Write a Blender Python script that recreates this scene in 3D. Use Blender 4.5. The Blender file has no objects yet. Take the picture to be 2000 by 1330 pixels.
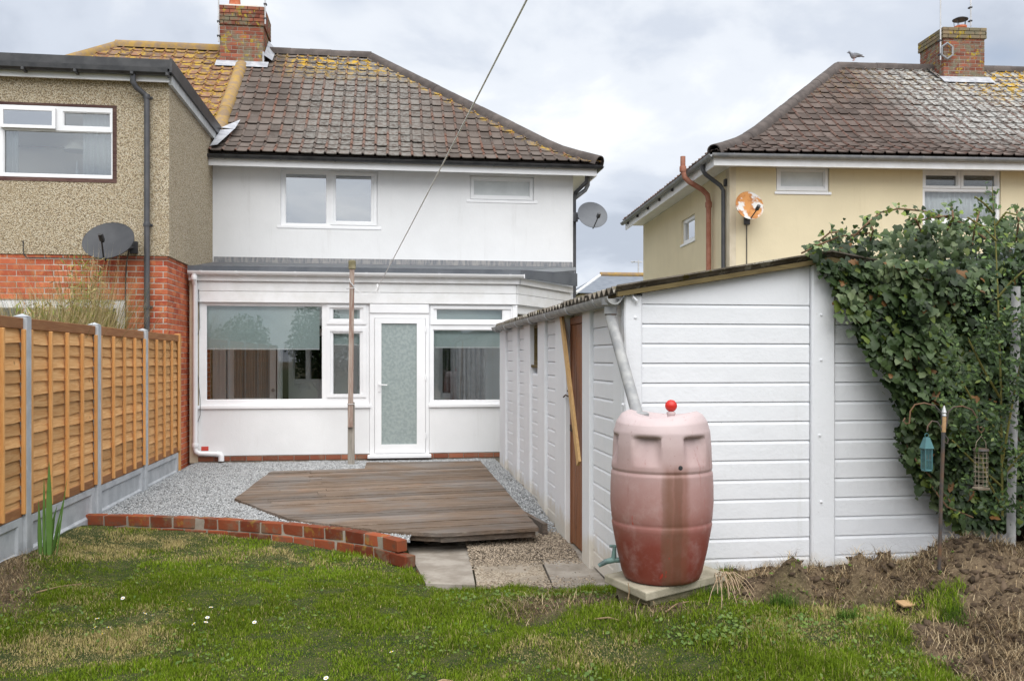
import bpy, bmesh, math, random
import numpy as np
from mathutils import Vector, Matrix, Euler
random.seed(7); rng = np.random.default_rng(7)
R = math.radians
scene = bpy.context.scene
COL = scene.collection

# ------------------------------------------------------------------ camera
YAW = R(7.8); CAMZ = 1.5; FPX = 1750.0
cam_d = bpy.data.cameras.new('camera'); cam = bpy.data.objects.new('camera', cam_d); COL.objects.link(cam)
cam.location = (0, 0, CAMZ); cam.rotation_euler = (R(90), 0, -YAW)
cam_d.sensor_width = 36; cam_d.lens = 36*FPX/2000; cam_d.shift_y = 35/2000
cam_d.clip_start = 0.05; cam_d.clip_end = 2000
scene.camera = cam

# ------------------------------------------------------------------ light
SUN_EL, SUN_AZ = R(57), R(1)          # the sun stands behind the camera, veiled by cloud
sun_dir = Vector((math.sin(SUN_AZ)*math.cos(SUN_EL), -math.cos(SUN_AZ)*math.cos(SUN_EL), math.sin(SUN_EL)))
sl = bpy.data.lights.new('sun', 'SUN'); sl.energy = 3.1; sl.angle = R(76); sl.color = (1.0, 0.98, 0.95)
so = bpy.data.objects.new('sun', sl); COL.objects.link(so); so.location = (0, -10, 20)
so.rotation_euler = sun_dir.to_track_quat('Z', 'Y').to_euler()
world = bpy.data.worlds.new('World'); scene.world = world; world.use_nodes = True
wn = world.node_tree.nodes; wl = world.node_tree.links; wn.clear()
w_out = wn.new('ShaderNodeOutputWorld'); w_bg = wn.new('ShaderNodeBackground'); w_bg.inputs['Strength'].default_value = 0.1
sky = wn.new('ShaderNodeTexSky'); sky.sky_type = 'NISHITA'; sky.sun_disc = False
sky.sun_elevation = SUN_EL; sky.sun_rotation = math.atan2(sun_dir.x, sun_dir.y); sky.altitude = 20
tc = wn.new('ShaderNodeTexCoord'); sep = wn.new('ShaderNodeSeparateXYZ'); wl.new(tc.outputs['Generated'], sep.inputs[0])
def wmath(op, a, b=None):
    n = wn.new('ShaderNodeMath'); n.operation = op
    for i, v in enumerate((a, b)):
        if v is None: continue
        if isinstance(v, (int, float)): n.inputs[i].default_value = v
        else: wl.new(v, n.inputs[i])
    return n.outputs[0]
zz = wmath('ADD', wmath('MAXIMUM', sep.outputs['Z'], 0.0), 0.32)
cmb = wn.new('ShaderNodeCombineXYZ'); wl.new(wmath('DIVIDE', sep.outputs['X'], zz), cmb.inputs[0]); wl.new(wmath('DIVIDE', sep.outputs['Y'], zz), cmb.inputs[1])
cmb.inputs[2].default_value = 8.3
def wnoise(scale, detail, rough, dist=0.0):
    n = wn.new('ShaderNodeTexNoise'); n.inputs['Scale'].default_value = scale; n.inputs['Detail'].default_value = detail
    n.inputs['Roughness'].default_value = rough; n.inputs['Distortion'].default_value = dist; wl.new(cmb.outputs[0], n.inputs['Vector']); return n.outputs['Fac']
def wramp(fac, stops):
    r = wn.new('ShaderNodeValToRGB'); r.color_ramp.interpolation = 'EASE'
    while len(r.color_ramp.elements) > 1: r.color_ramp.elements.remove(r.color_ramp.elements[-1])
    for i, (p, c) in enumerate(stops):
        e = r.color_ramp.elements[0] if i == 0 else r.color_ramp.elements.new(p)
        e.position = p; e.color = (*c, 1)
    wl.new(fac, r.inputs[0]); return r.outputs[0]
n_big = wnoise(2.1, 7, 0.52, 0.25); n_cov = wnoise(1.1, 5, 0.5)
cloud_col = wramp(n_big, [(0.32, (.44,.485,.565)), (0.44, (.565,.61,.69)), (0.54, (.70,.735,.79)), (0.64, (.84,.86,.89))])
sc_ = wn.new('ShaderNodeMix'); sc_.data_type = 'RGBA'; sc_.blend_type = 'MULTIPLY'; sc_.inputs['Factor'].default_value = 1
wl.new(cloud_col, sc_.inputs['A']); sc_.inputs['B'].default_value = (9.5, 9.5, 9.5, 1); sc_.clamp_result = False
cov = wramp(n_cov, [(0.33, (.30,)*3), (0.45, (.97,)*3)])
mx = wn.new('ShaderNodeMix'); mx.data_type = 'RGBA'; wl.new(cov, mx.inputs['Factor']); wl.new(sky.outputs[0], mx.inputs['A']); wl.new(sc_.outputs['Result'], mx.inputs['B'])
wl.new(mx.outputs['Result'], w_bg.inputs['Color']); wl.new(w_bg.outputs[0], w_out.inputs[0])
vs = scene.view_settings; vs.view_transform = 'Standard'; vs.look = 'None'; vs.exposure = 0.42; vs.gamma = 1.0; vs.use_curve_mapping = False
scene.cycles.max_bounces = 8; scene.cycles.transparent_max_bounces = 12; scene.cycles.use_denoising = True

# ------------------------------------------------------------------ survey helper: sight line of a measured point met with a known plane
FW = Vector((math.sin(YAW), math.cos(YAW), 0)); RT = Vector((math.cos(YAW), -math.sin(YAW), 0)); EYE = Vector((0, 0, CAMZ))
def ray(u, v): return FW + RT*((u-1000)/FPX) + Vector((0, 0, (700-v)/FPX))
def at(u, v, X=None, Y=None, Z=None, D=None):
    d = ray(u, v)
    t = X/d.x if X is not None else Y/d.y if Y is not None else (Z-CAMZ)/d.z if Z is not None else D
    return EYE + d*t
def at_plane(u, v, p0, n):
    d = ray(u, v); return EYE + d*((Vector(p0)-EYE).dot(n)/d.dot(n))

# ------------------------------------------------------------------ materials
class NT:
    def __init__(s, name):
        s.m = bpy.data.materials.new(name); s.m.use_nodes = True; s.t = s.m.node_tree; s.n = s.t.nodes; s.l = s.t.links
        s.b = s.n['Principled BSDF']
    def node(s, typ, **kw):
        n = s.n.new('ShaderNode'+typ)
        for k, v in kw.items(): setattr(n, k, v)
        return n
    def put(s, sock, v):
        if isinstance(v, bpy.types.NodeSocket): s.l.new(v, sock)
        elif isinstance(v, (tuple, list)) and len(v) == 3 and sock.type == 'RGBA': sock.default_value = (*v, 1)
        else: sock.default_value = v
    def math(s, op, a, b=0.0, clamp=False):
        n = s.node('Math', operation=op, use_clamp=clamp); s.put(n.inputs[0], a); s.put(n.inputs[1], b); return n.outputs[0]
    def mix(s, f, a, b, mode='MIX'):
        n = s.node('Mix', data_type='RGBA', blend_type=mode); s.put(n.inputs['Factor'], f); s.put(n.inputs['A'], a); s.put(n.inputs['B'], b); return n.outputs['Result']
    def pos(s, kind='pos'):
        if kind == 'pos': return s.node('NewGeometry').outputs['Position']
        return s.node('TexCoord').outputs[{'obj': 'Object', 'gen': 'Generated', 'uv': 'UV'}[kind]]
    def stretch(s, vec, sc):
        n = s.node('Mapping'); s.l.new(vec, n.inputs['Vector']); n.inputs['Scale'].default_value = sc; return n.outputs[0]
    def noise(s, scale, detail=4, rough=.55, vec=None, dist=0):
        n = s.node('TexNoise'); s.put(n.inputs['Scale'], scale); s.put(n.inputs['Detail'], detail); s.put(n.inputs['Roughness'], rough); s.put(n.inputs['Distortion'], dist)
        s.l.new(vec or s.pos(), n.inputs['Vector']); return n.outputs['Fac']
    def vor(s, scale, vec=None, out='Distance'):
        n = s.node('TexVoronoi'); s.put(n.inputs['Scale'], scale); s.l.new(vec or s.pos(), n.inputs['Vector']); return n.outputs[out]
    def ramp(s, f, a, b):       # 0..1 between a and b
        n = s.node('MapRange', interpolation_type='SMOOTHSTEP'); s.put(n.inputs['Value'], f); n.inputs['From Min'].default_value = a; n.inputs['From Max'].default_value = b; return n.outputs[0]
    def cramp(s, f, stops):
        r = s.node('ValToRGB')
        while len(r.color_ramp.elements) > 1: r.color_ramp.elements.remove(r.color_ramp.elements[-1])
        for i, (p, c) in enumerate(stops):
            e = r.color_ramp.elements[0] if i == 0 else r.color_ramp.elements.new(p)
            e.position = p; e.color = (*c, 1)
        s.l.new(f, r.inputs[0]); return r.outputs[0]
    def rand(s):
        return s.math('FRACT', s.math('ADD', s.node('ObjectInfo').outputs['Random'], s.node('NewGeometry').outputs['Random Per Island']))
    def vary(s, col, amt, r=None):
        n = s.node('HueSaturation'); s.put(n.inputs['Color'], col); s.put(n.inputs['Value'], s.math('ADD', s.math('MULTIPLY', r or s.rand(), 2*amt), 1-amt)); return n.outputs[0]
    def bump(s, h, strength=.3, dist=.01):
        n = s.node('Bump'); n.inputs['Strength'].default_value = strength; n.inputs['Distance'].default_value = dist; s.put(n.inputs['Height'], h); s.l.new(n.outputs[0], s.b.inputs['Normal'])
    def done(s, col, rough=.7, metal=0, spec=None):
        s.put(s.b.inputs['Base Color'], col); s.put(s.b.inputs['Roughness'], rough); s.put(s.b.inputs['Metallic'], metal)
        if spec is None and isinstance(rough, float) and rough >= .7: spec = .18
        if spec is not None: s.put(s.b.inputs['Specular IOR Level'], spec)
        return s.m
def simple(name, c1, c2=None, scale=6, rough=.6, bump=0, bscale=80, rnd=0, metal=0, stretch=None, kind='pos', bdist=.005, spec=None, lo=.35, hi=.65):
    t = NT(name); vec = t.pos(kind)
    if stretch: vec = t.stretch(vec, stretch)
    col = c1
    if c2: col = t.mix(t.ramp(t.noise(scale, 6, .6, vec), lo, hi), c1, c2)
    if rnd: col = t.vary(col, rnd)
    if bump: t.bump(t.noise(bscale, 4, .6, vec), bump, bdist)
    return t.done(col, rough, metal, spec)

def mat_tile(name, base, base2, grey_mask, yel_mask, grey=(.25,.245,.225), yel=(.55,.30,.03), red=(.30,.11,.06)):
    t = NT(name); p = t.pos(); r = t.rand()
    col = t.mix(t.ramp(t.noise(3, 5, .6), .3, .7), base, base2); col = t.vary(col, .26, r)
    u = t.node('SeparateXYZ'); t.l.new(t.pos('uv'), u.inputs[0])
    roll = t.math('MULTIPLY', t.math('LESS_THAN', u.outputs['X'], .22), t.ramp(t.noise(2.2, 4), .4, .6)); col = t.mix(t.math('MULTIPLY', roll, .38), col, red)
    g = t.math('MULTIPLY', grey_mask(t), t.ramp(t.noise(14, 6, .7), .38, .6)); g = t.math('MULTIPLY', g, t.math('SUBTRACT', 1.0, t.math('MULTIPLY', t.math('LESS_THAN', u.outputs['X'], .28), .6)))
    col = t.mix(g, col, grey)
    y = t.math('MULTIPLY', yel_mask(t), t.ramp(t.noise(8, 7, .72), .51, .56)); col = t.mix(y, col, t.mix(t.noise(5), yel, (.46,.33,.03)))
    col = t.mix(t.math('MULTIPLY', t.ramp(t.noise(40, 3, .7), .66, .72), .7), col, (.42,.42,.38))
    t.bump(t.noise(120, 4, .7), .35, .004)
    return t.done(col, .85)
def axis(t, i):
    s = t.node('SeparateXYZ'); t.l.new(t.pos(), s.inputs[0]); return s.outputs[i]
def mat_brick(name, c1, c2, c3, moss=0.0):
    t = NT(name); r = t.rand(); col = t.mix(t.ramp(r, .15, .85), c1, c2)
    col = t.mix(t.ramp(t.noise(9, 6, .65), .45, .75), col, c3); col = t.vary(col, .16, t.math('FRACT', t.math('MULTIPLY', r, 7.31)))
    if moss: col = t.mix(t.math('MULTIPLY', t.ramp(t.noise(4.5, 6, .65), .55-.11*moss, .62), moss), col, (.19,.17,.115)); col = t.mix(t.math('MULTIPLY', t.ramp(t.noise(7, 6, .7), .56, .64), moss), col, (.38,.28,.04))
    t.bump(t.noise(90, 5, .7), .5, .004); return t.done(col, .88)
def mat_wood(name, c1, c2, grain=(2, 30, 30), rough=.7, rnd=.2, knots=True, bump=.25, kind='pos'):
    t = NT(name); v = t.stretch(t.pos(kind), grain); r = t.rand()
    off = t.node('VectorMath', operation='ADD'); cx = t.node('CombineXYZ'); t.l.new(t.math('MULTIPLY', r, 37.0), cx.inputs[0]); t.l.new(v, off.inputs[0]); t.l.new(cx.outputs[0], off.inputs[1]); v = off.outputs[0]
    n = t.noise(1.6, 6, .65, v, 1.2); col = t.mix(t.ramp(n, .3, .72), c1, c2)
    if knots:
        k = t.ramp(t.vor(3.0), .02, .07); col = t.mix(t.math('MULTIPLY', t.math('SUBTRACT', 1.0, k), .6), col, tuple(x*.3 for x in c1))
    col = t.vary(col, rnd, r); t.bump(n, bump, .004); return t.done(col, rough)
def mat_glass(name, tint=(1,1,1), refl=.32, rough=0.0):
    t = NT(name); t.n.remove(t.b); o = t.n['Material Output']
    tr = t.node('BsdfTransparent'); tr.inputs[0].default_value = (*tint, 1); gl = t.node('BsdfGlossy'); gl.inputs['Roughness'].default_value = rough
    fr = t.node('Fresnel'); fr.inputs['IOR'].default_value = 1.5
    m = t.node('MixShader'); t.l.new(t.math('ADD', fr.outputs[0], refl, True), m.inputs[0]); t.l.new(tr.outputs[0], m.inputs[1]); t.l.new(gl.outputs[0], m.inputs[2]); t.l.new(m.outputs[0], o.inputs[0])
    return t.m

MT = {}
def render_white(name, c, dirt, bump=.35, bs=55):
    t = NT(name); col = t.mix(t.ramp(t.noise(1.3, 6, .6), .3, .75), c, tuple(x*.93 for x in c))
    v = t.stretch(t.pos(), (5, 5, .5)); col = t.mix(t.math('MULTIPLY', t.ramp(t.noise(1.2, 6, .7, v), .54, .78), .3), col, dirt)
    col = t.mix(t.math('MULTIPLY', t.ramp(t.noise(16, 4, .7), .70, .76), .35), col, dirt)
    h = t.math('ADD', t.noise(bs, 5, .7), t.math('MULTIPLY', t.noise(5, 3), 1.5)); t.bump(h, bump, .006); return t.done(col, .85)
MT['render'] = render_white('white_render', (.80,.805,.81), (.52,.51,.49))
MT['render_low'] = render_white('white_render_low', (.81,.815,.82), (.52,.50,.46))
MT['yellow'] = render_white('cream_render', (.76,.665,.46), (.52,.42,.25))
MT['cream_strip'] = simple('cream_strip', (.68,.60,.46), (.60,.52,.38), 4, .8, .2)
def shed_paint():
    t = NT('white_masonry_paint'); c = t.mix(t.ramp(t.noise(1.6, 6, .6), .3, .75), (.76,.775,.80), (.71,.725,.75)); v = t.stretch(t.pos(), (7, 7, .6))
    c = t.mix(t.math('MULTIPLY', t.ramp(t.noise(1.3, 6, .7, v), .58, .78), .25), c, (.50,.50,.46)); c = t.mix(t.math('MULTIPLY', t.ramp(t.noise(22, 4, .7), .69, .74), .5), c, (.36,.34,.31))
    low = t.math('ADD', axis(t, 2), t.math('MULTIPLY', t.math('SUBTRACT', t.noise(5, 5, .65), .5), .45)); c = t.mix(t.math('MULTIPLY', t.math('SUBTRACT', 1.0, t.ramp(low, -.02, .16)), .55), c, (.55,.47,.33))
    t.bump(t.math('ADD', t.noise(40, 5, .7), t.math('MULTIPLY', t.noise(6, 3), 1.5)), .45, .006); return t.done(c, .8)
OLDSHED = lambda: render_white('white_masonry_paint', (.77,.785,.81), (.52,.52,.53), .4, 40)
MT['shed_white'] = shed_paint()
def pebble():
    t = NT('pebbledash'); c = t.vor(85, out='Color'); s = t.node('SeparateXYZ'); t.l.new(c, s.inputs[0])
    col = t.cramp(s.outputs[0], [(0,(.32,.24,.15)), (.25,(.50,.41,.27)), (.5,(.62,.53,.38)), (.75,(.72,.66,.53)), (1,(.55,.42,.27))])
    d = t.vor(85); col = t.mix(t.ramp(d, .45, .75), col, (.22,.175,.115))
    col = t.mix(t.math('MULTIPLY', t.ramp(t.noise(1.1, 5), .4, .7), .2), col, (.40,.32,.20))
    t.bump(t.math('SUBTRACT', 1.0, d), .9, .012); return t.done(col, .9)
MT['pebble'] = pebble()
MT['upvc'] = simple('white_upvc', (.86,.865,.875), (.82,.825,.835), 3, .32)
MT['upvc_old'] = simple('white_painted_boards', (.84,.845,.85), (.76,.76,.75), 4, .45, .1)
MT['black_pvc'] = simple('black_pvc', (.022,.023,.026), (.05,.05,.052), 6, .4)
MT['grey_pvc'] = simple('grey_pvc', (.06,.062,.07), (.085,.085,.09), 6, .42)
MT['gutter_grey'] = simple('weathered_gutter', (.22,.235,.255), (.32,.325,.33), 7, .6)
MT['lead'] = simple('lead_flashing', (.30,.31,.34), (.46,.47,.49), 7, .55, .3, 20)
MT['lead_dark'] = simple('lead_apron', (.17,.18,.20), (.33,.32,.31), 9, .6, .35, 25, stretch=(3,3,.6))
MT['felt'] = simple('grey_roof_felt', (.10,.11,.125), (.14,.15,.165), 3, .75, .2, 150)
MT['mortar'] = simple('mortar', (.56,.53,.47), (.46,.42,.36), 8, .95, .4, 90)
MT['mortar_dark'] = simple('mortar_weathered', (.27,.24,.20), (.36,.32,.27), 8, .95, .4, 90)
MT['brick'] = mat_brick('red_brick', (.40,.085,.045), (.52,.145,.07), (.62,.24,.10))
MT['brick_chim'] = mat_brick('weathered_brick', (.22,.066,.042), (.34,.11,.065), (.18,.14,.105), .95)
MT['brick_plain'] = mat_brick('plinth_brick', (.22,.075,.045), (.32,.12,.07), (.24,.16,.11), 0)
MT['brick_mossy'] = mat_brick('mossy_chimney_brick', (.19,.062,.042), (.30,.105,.065), (.17,.145,.115), 1.0)
MT['brick_wall'] = mat_brick('garden_wall_brick', (.15,.036,.017), (.27,.072,.032), (.14,.085,.058), .32)
MT['glass'] = mat_glass('window_glass', (.96,.98,.98), .055)
MT['glass_bright'] = mat_glass('bedroom_glass', (.92,.95,.95), .24)
MT['glass_dark'] = mat_glass('upper_window_glass', (.6,.66,.68), .62)
MT['room_shade'] = simple('painted_room_shade', (.05,.05,.055), rough=.9)  # near-black tone stands in for the shade inside unlit rooms
MT['interior'] = simple('interior_plaster', (.85,.84,.82), rough=.9)
MT['inner_floor'] = simple('interior_floor', (.52,.45,.36), (.46,.39,.31), 5, .5)

# ------------------------------------------------------------------ mesh helpers
class MB:
    def __init__(s): s.v = []; s.f = []
    def add(s, vs, fs):
        o = len(s.v); s.v += [tuple(p) for p in vs]; s.f += [tuple(i+o for i in f) for f in fs]; return s
    def box(s, x0, x1, y0, y1, z0, z1):
        x0, x1 = sorted((x0, x1)); y0, y1 = sorted((y0, y1)); z0, z1 = sorted((z0, z1))
        return s.add([(x0,y0,z0),(x1,y0,z0),(x1,y1,z0),(x0,y1,z0),(x0,y0,z1),(x1,y0,z1),(x1,y1,z1),(x0,y1,z1)],
                     [(0,3,2,1),(4,5,6,7),(0,1,5,4),(1,2,6,5),(2,3,7,6),(3,0,4,7)])
    def cbox(s, x0, x1, y0, y1, z0, z1, c=.003):      # box with chamfered edges, 44 triangles
        x0, x1 = sorted((x0, x1)); y0, y1 = sorted((y0, y1)); z0, z1 = sorted((z0, z1)); c = min(c, (x1-x0)*.3, (y1-y0)*.3, (z1-z0)*.3)
        X = (x0, x1); Y = (y0, y1); Z = (z0, z1); vs = []; idx = {}
        for i in (0,1):
            for j in (0,1):
                for k in (0,1):
                    sx, sy, sz = (1-2*i)*c, (1-2*j)*c, (1-2*k)*c
                    idx[i,j,k,'x'] = len(vs); vs.append((X[i], Y[j]+sy, Z[k]+sz))
                    idx[i,j,k,'y'] = len(vs); vs.append((X[i]+sx, Y[j], Z[k]+sz))
                    idx[i,j,k,'z'] = len(vs); vs.append((X[i]+sx, Y[j]+sy, Z[k]))
        fs = []; g = idx
        for i in (0,1):
            q = [g[i,0,0,'x'],g[i,1,0,'x'],g[i,1,1,'x'],g[i,0,1,'x']]; fs.append(q if i else q[::-1])
            q = [g[0,i,0,'y'],g[0,i,1,'y'],g[1,i,1,'y'],g[1,i,0,'y']]; fs.append(q if i else q[::-1])
            q = [g[0,0,i,'z'],g[1,0,i,'z'],g[1,1,i,'z'],g[0,1,i,'z']]; fs.append(q if i else q[::-1])
        for a in (0,1):
            for b in (0,1):
                fl = (a == b)
                q = [g[a,b,0,'x'],g[a,b,0,'y'],g[a,b,1,'y'],g[a,b,1,'x']]; fs.append(q[::-1] if fl else q)
                q = [g[a,0,b,'x'],g[a,0,b,'z'],g[a,1,b,'z'],g[a,1,b,'x']]; fs.append(q if fl else q[::-1])
                q = [g[0,a,b,'y'],g[0,a,b,'z'],g[1,a,b,'z'],g[1,a,b,'y']]; fs.append(q[::-1] if fl else q)
        for i in (0,1):
            for j in (0,1):
                for k in (0,1):
                    t = [g[i,j,k,'x'],g[i,j,k,'y'],g[i,j,k,'z']]; fs.append(t if (i+j+k) % 2 else t[::-1])
        return s.add(vs, fs)
    def prism(s, poly, z0, z1):                          # plan polygon raised from z0 to z1
        n = len(poly); a = sum(poly[i][0]*poly[(i+1)%n][1]-poly[(i+1)%n][0]*poly[i][1] for i in range(n))
        if a < 0: poly = poly[::-1]
        f0 = z0 if callable(z0) else (lambda x, y: z0); f1 = z1 if callable(z1) else (lambda x, y: z1)
        vs = [(x, y, f0(x, y)) for x, y in poly]+[(x, y, f1(x, y)) for x, y in poly]
        return s.add(vs, [tuple(range(n))[::-1], tuple(range(n, 2*n))]+[(i, (i+1)%n, n+(i+1)%n, n+i) for i in range(n)])
    def extrude(s, poly, a, vec):                        # any planar 3D polygon pushed along vec
        n = len(poly); vec = Vector(vec); vs = [Vector(p)+Vector(a) for p in poly]; vs += [p+vec for p in vs]
        return s.add(vs, [tuple(range(n))[::-1], tuple(range(n, 2*n))]+[(i, (i+1)%n, n+(i+1)%n, n+i) for i in range(n)])
    def tube(s, pts, r, seg=10, cap=True, up=None, squash=1.0):
        pts = [Vector(p) for p in pts]; rs = r if isinstance(r, (list, tuple)) else [r]*len(pts); o = len(s.v); n = None
        for i, p in enumerate(pts):
            t = (pts[min(i+1, len(pts)-1)]-pts[max(i-1, 0)]).normalized()
            if n is None:
                n = Vector(up) if up else (Vector((0,0,1)) if abs(t.z) < .9 else Vector((1,0,0)))
            n = (n-t*n.dot(t)).normalized(); b = t.cross(n)
            for k in range(seg):
                a = 2*math.pi*k/seg; s.v.append(tuple(p+n*(rs[i]*math.cos(a)*squash)+b*(rs[i]*math.sin(a))))
        for i in range(len(pts)-1):
            for k in range(seg):
                s.f.append((o+i*seg+k, o+i*seg+(k+1)%seg, o+(i+1)*seg+(k+1)%seg, o+(i+1)*seg+k))
        if cap: s.f.append(tuple(o+k for k in range(seg))[::-1]); s.f.append(tuple(o+(len(pts)-1)*seg+k for k in range(seg)))
        return s
    def sweep(s, prof, p0, p1, side, up=(0,0,1)):        # closed 2D profile (side, up) carried from p0 to p1
        p0, p1, side, up = Vector(p0), Vector(p1), Vector(side), Vector(up); n = len(prof)
        vs = [p0+side*a+up*b for a, b in prof]+[p1+side*a+up*b for a, b in prof]
        return s.add(vs, [tuple(range(n))[::-1], tuple(range(n, 2*n))]+[(i, (i+1)%n, n+(i+1)%n, n+i) for i in range(n)])
    def lathe(s, prof, c=(0,0,0), seg=24, fn=None):
        o = len(s.v); m = len(prof)
        for r, z in prof:
            for k in range(seg):
                a = 2*math.pi*k/seg; rr, z2 = fn(a, r, z) if fn else (r, z); s.v.append((c[0]+rr*math.cos(a), c[1]+rr*math.sin(a), c[2]+z2))
        for i in range(m-1):
            for k in range(seg): s.f.append((o+i*seg+k, o+i*seg+(k+1)%seg, o+(i+1)*seg+(k+1)%seg, o+(i+1)*seg+k))
        s.f.append(tuple(o+k for k in range(seg))[::-1]); s.f.append(tuple(o+(m-1)*seg+k for k in range(seg)))
        return s
    def xf(s, M): s.v = [tuple(M @ Vector(p)) for p in s.v]; return s

OFF = {}                                                # world offset of every thing's own frame
def set_props(o, label=None, cat=None, group=None, kind=None):
    for k, v in (('label', label), ('category', cat), ('group', group), ('kind', kind)):
        if v: o[k] = v
    return o
def thing(name, label, cat, loc=(0,0,0), group=None, rotz=0, local=False):
    o = bpy.data.objects.new(name, None); COL.objects.link(o); o.empty_display_size = .1
    o.location = loc; o.rotation_euler = (0, 0, rotz); OFF[o.name] = Vector((0,0,0)) if local else Vector(loc)
    return set_props(o, label, cat, group)
def to_mesh(name, mb, mat, off=Vector((0,0,0)), smooth=False):
    me = bpy.data.meshes.new(name); me.from_pydata([tuple(Vector(p)-off) for p in mb.v], [], mb.f); me.update()
    if mat: me.materials.append(MT[mat] if isinstance(mat, str) else mat)
    if smooth:
        me.polygons.foreach_set('use_smooth', [True]*len(me.polygons)); me.set_sharp_from_angle(angle=R(38))
    return me
def part(name, mb, mat, parent=None, smooth=False, kind=None, label=None, recalc=False):
    off = OFF.get(parent.name, Vector((0,0,0))) if parent else Vector((0,0,0))
    me = to_mesh(name, mb, mat, off, smooth)
    if recalc:
        b = bmesh.new(); b.from_mesh(me); bmesh.ops.recalc_face_normals(b, faces=b.faces); b.to_mesh(me); b.free()
    o = bpy.data.objects.new(name, me); COL.objects.link(o)
    if parent: o.parent = parent; OFF[o.name] = off
    return set_props(o, label, None, None, kind)
def inst(name, me, parent, loc, M=None):                 # one more piece sharing a mesh; loc in world (or local) coordinates
    o = bpy.data.objects.new(name, me); COL.objects.link(o); off = OFF.get(parent.name, Vector((0,0,0))) if parent else Vector((0,0,0))
    if parent: o.parent = parent
    if M is not None:
        M = M.copy(); M.translation = Vector(M.translation)-off; o.matrix_local = M
    else: o.location = Vector(loc)-off
    return o
def solo(name, mb, mat, label, cat, loc=(0,0,0), group=None, smooth=False, kind=None):
    me = to_mesh(name, mb, mat, Vector(loc), smooth); o = bpy.data.objects.new(name, me); COL.objects.link(o); o.location = loc
    return set_props(o, label, cat, group, kind)
def fast_mesh(name, V, T, mat, col=None, uv=None, parent=None, kind=None):
    V = np.asarray(V, np.float32).reshape(-1, 3); T = np.asarray(T, np.int32).reshape(-1, 3)
    if parent is not None: V = V-np.array(OFF.get(parent.name, Vector((0,0,0))), np.float32)
    me = bpy.data.meshes.new(name); me.vertices.add(len(V)); me.vertices.foreach_set('co', V.ravel())
    me.loops.add(T.size); me.loops.foreach_set('vertex_index', T.ravel()); me.polygons.add(len(T)); me.polygons.foreach_set('loop_start', np.arange(0, T.size, 3, dtype=np.int32))
    if col is not None:
        a = me.color_attributes.new('tint', 'FLOAT_COLOR', 'POINT'); c = np.ones((len(V), 4), np.float32); c[:, :3] = col; a.data.foreach_set('color', c.ravel())
    if uv is not None:
        l = me.uv_layers.new(name='uv'); l.data.foreach_set('uv', np.asarray(uv, np.float32)[T.ravel()].ravel())
    me.update(calc_edges=True); me.validate(); me.materials.append(MT[mat] if isinstance(mat, str) else mat)
    o = bpy.data.objects.new(name, me); COL.objects.link(o)
    if parent is not None: o.parent = parent; OFF[o.name] = OFF.get(parent.name, Vector((0,0,0)))
    return set_props(o, kind=kind)
class VN:                                               # smooth value noise for numpy arrays
    def __init__(s, seed): s.g = np.random.default_rng(seed).random((256, 256))
    def __call__(s, x, y, sc=1.0, octv=3):
        r = 0; a = .5; tot = 0
        for _ in range(octv):
            X = np.asarray(x)*sc; Y = np.asarray(y)*sc; xi = np.floor(X).astype(int); yi = np.floor(Y).astype(int); fx = X-xi; fy = Y-yi
            fx = fx*fx*(3-2*fx); fy = fy*fy*(3-2*fy); g = s.g
            v = (g[xi%256, yi%256]*(1-fx)+g[(xi+1)%256, yi%256]*fx)*(1-fy)+(g[xi%256, (yi+1)%256]*(1-fx)+g[(xi+1)%256, (yi+1)%256]*fx)*fy
            r = r+a*v; tot += a; a *= .5; sc *= 2.1
        return r/tot
vn1, vn2, vn3 = VN(1), VN(2), VN(3)
def in_poly(px, py, poly):
    px = np.asarray(px); py = np.asarray(py); c = np.zeros(px.shape, bool); n = len(poly)
    for i in range(n):
        x1, y1 = poly[i]; x2, y2 = poly[(i+1)%n]
        if y1 == y2: continue
        k = ((y1 > py) != (y2 > py)) & (px < (x2-x1)*(py-y1)/(y2-y1)+x1); c ^= k
    return c

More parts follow.
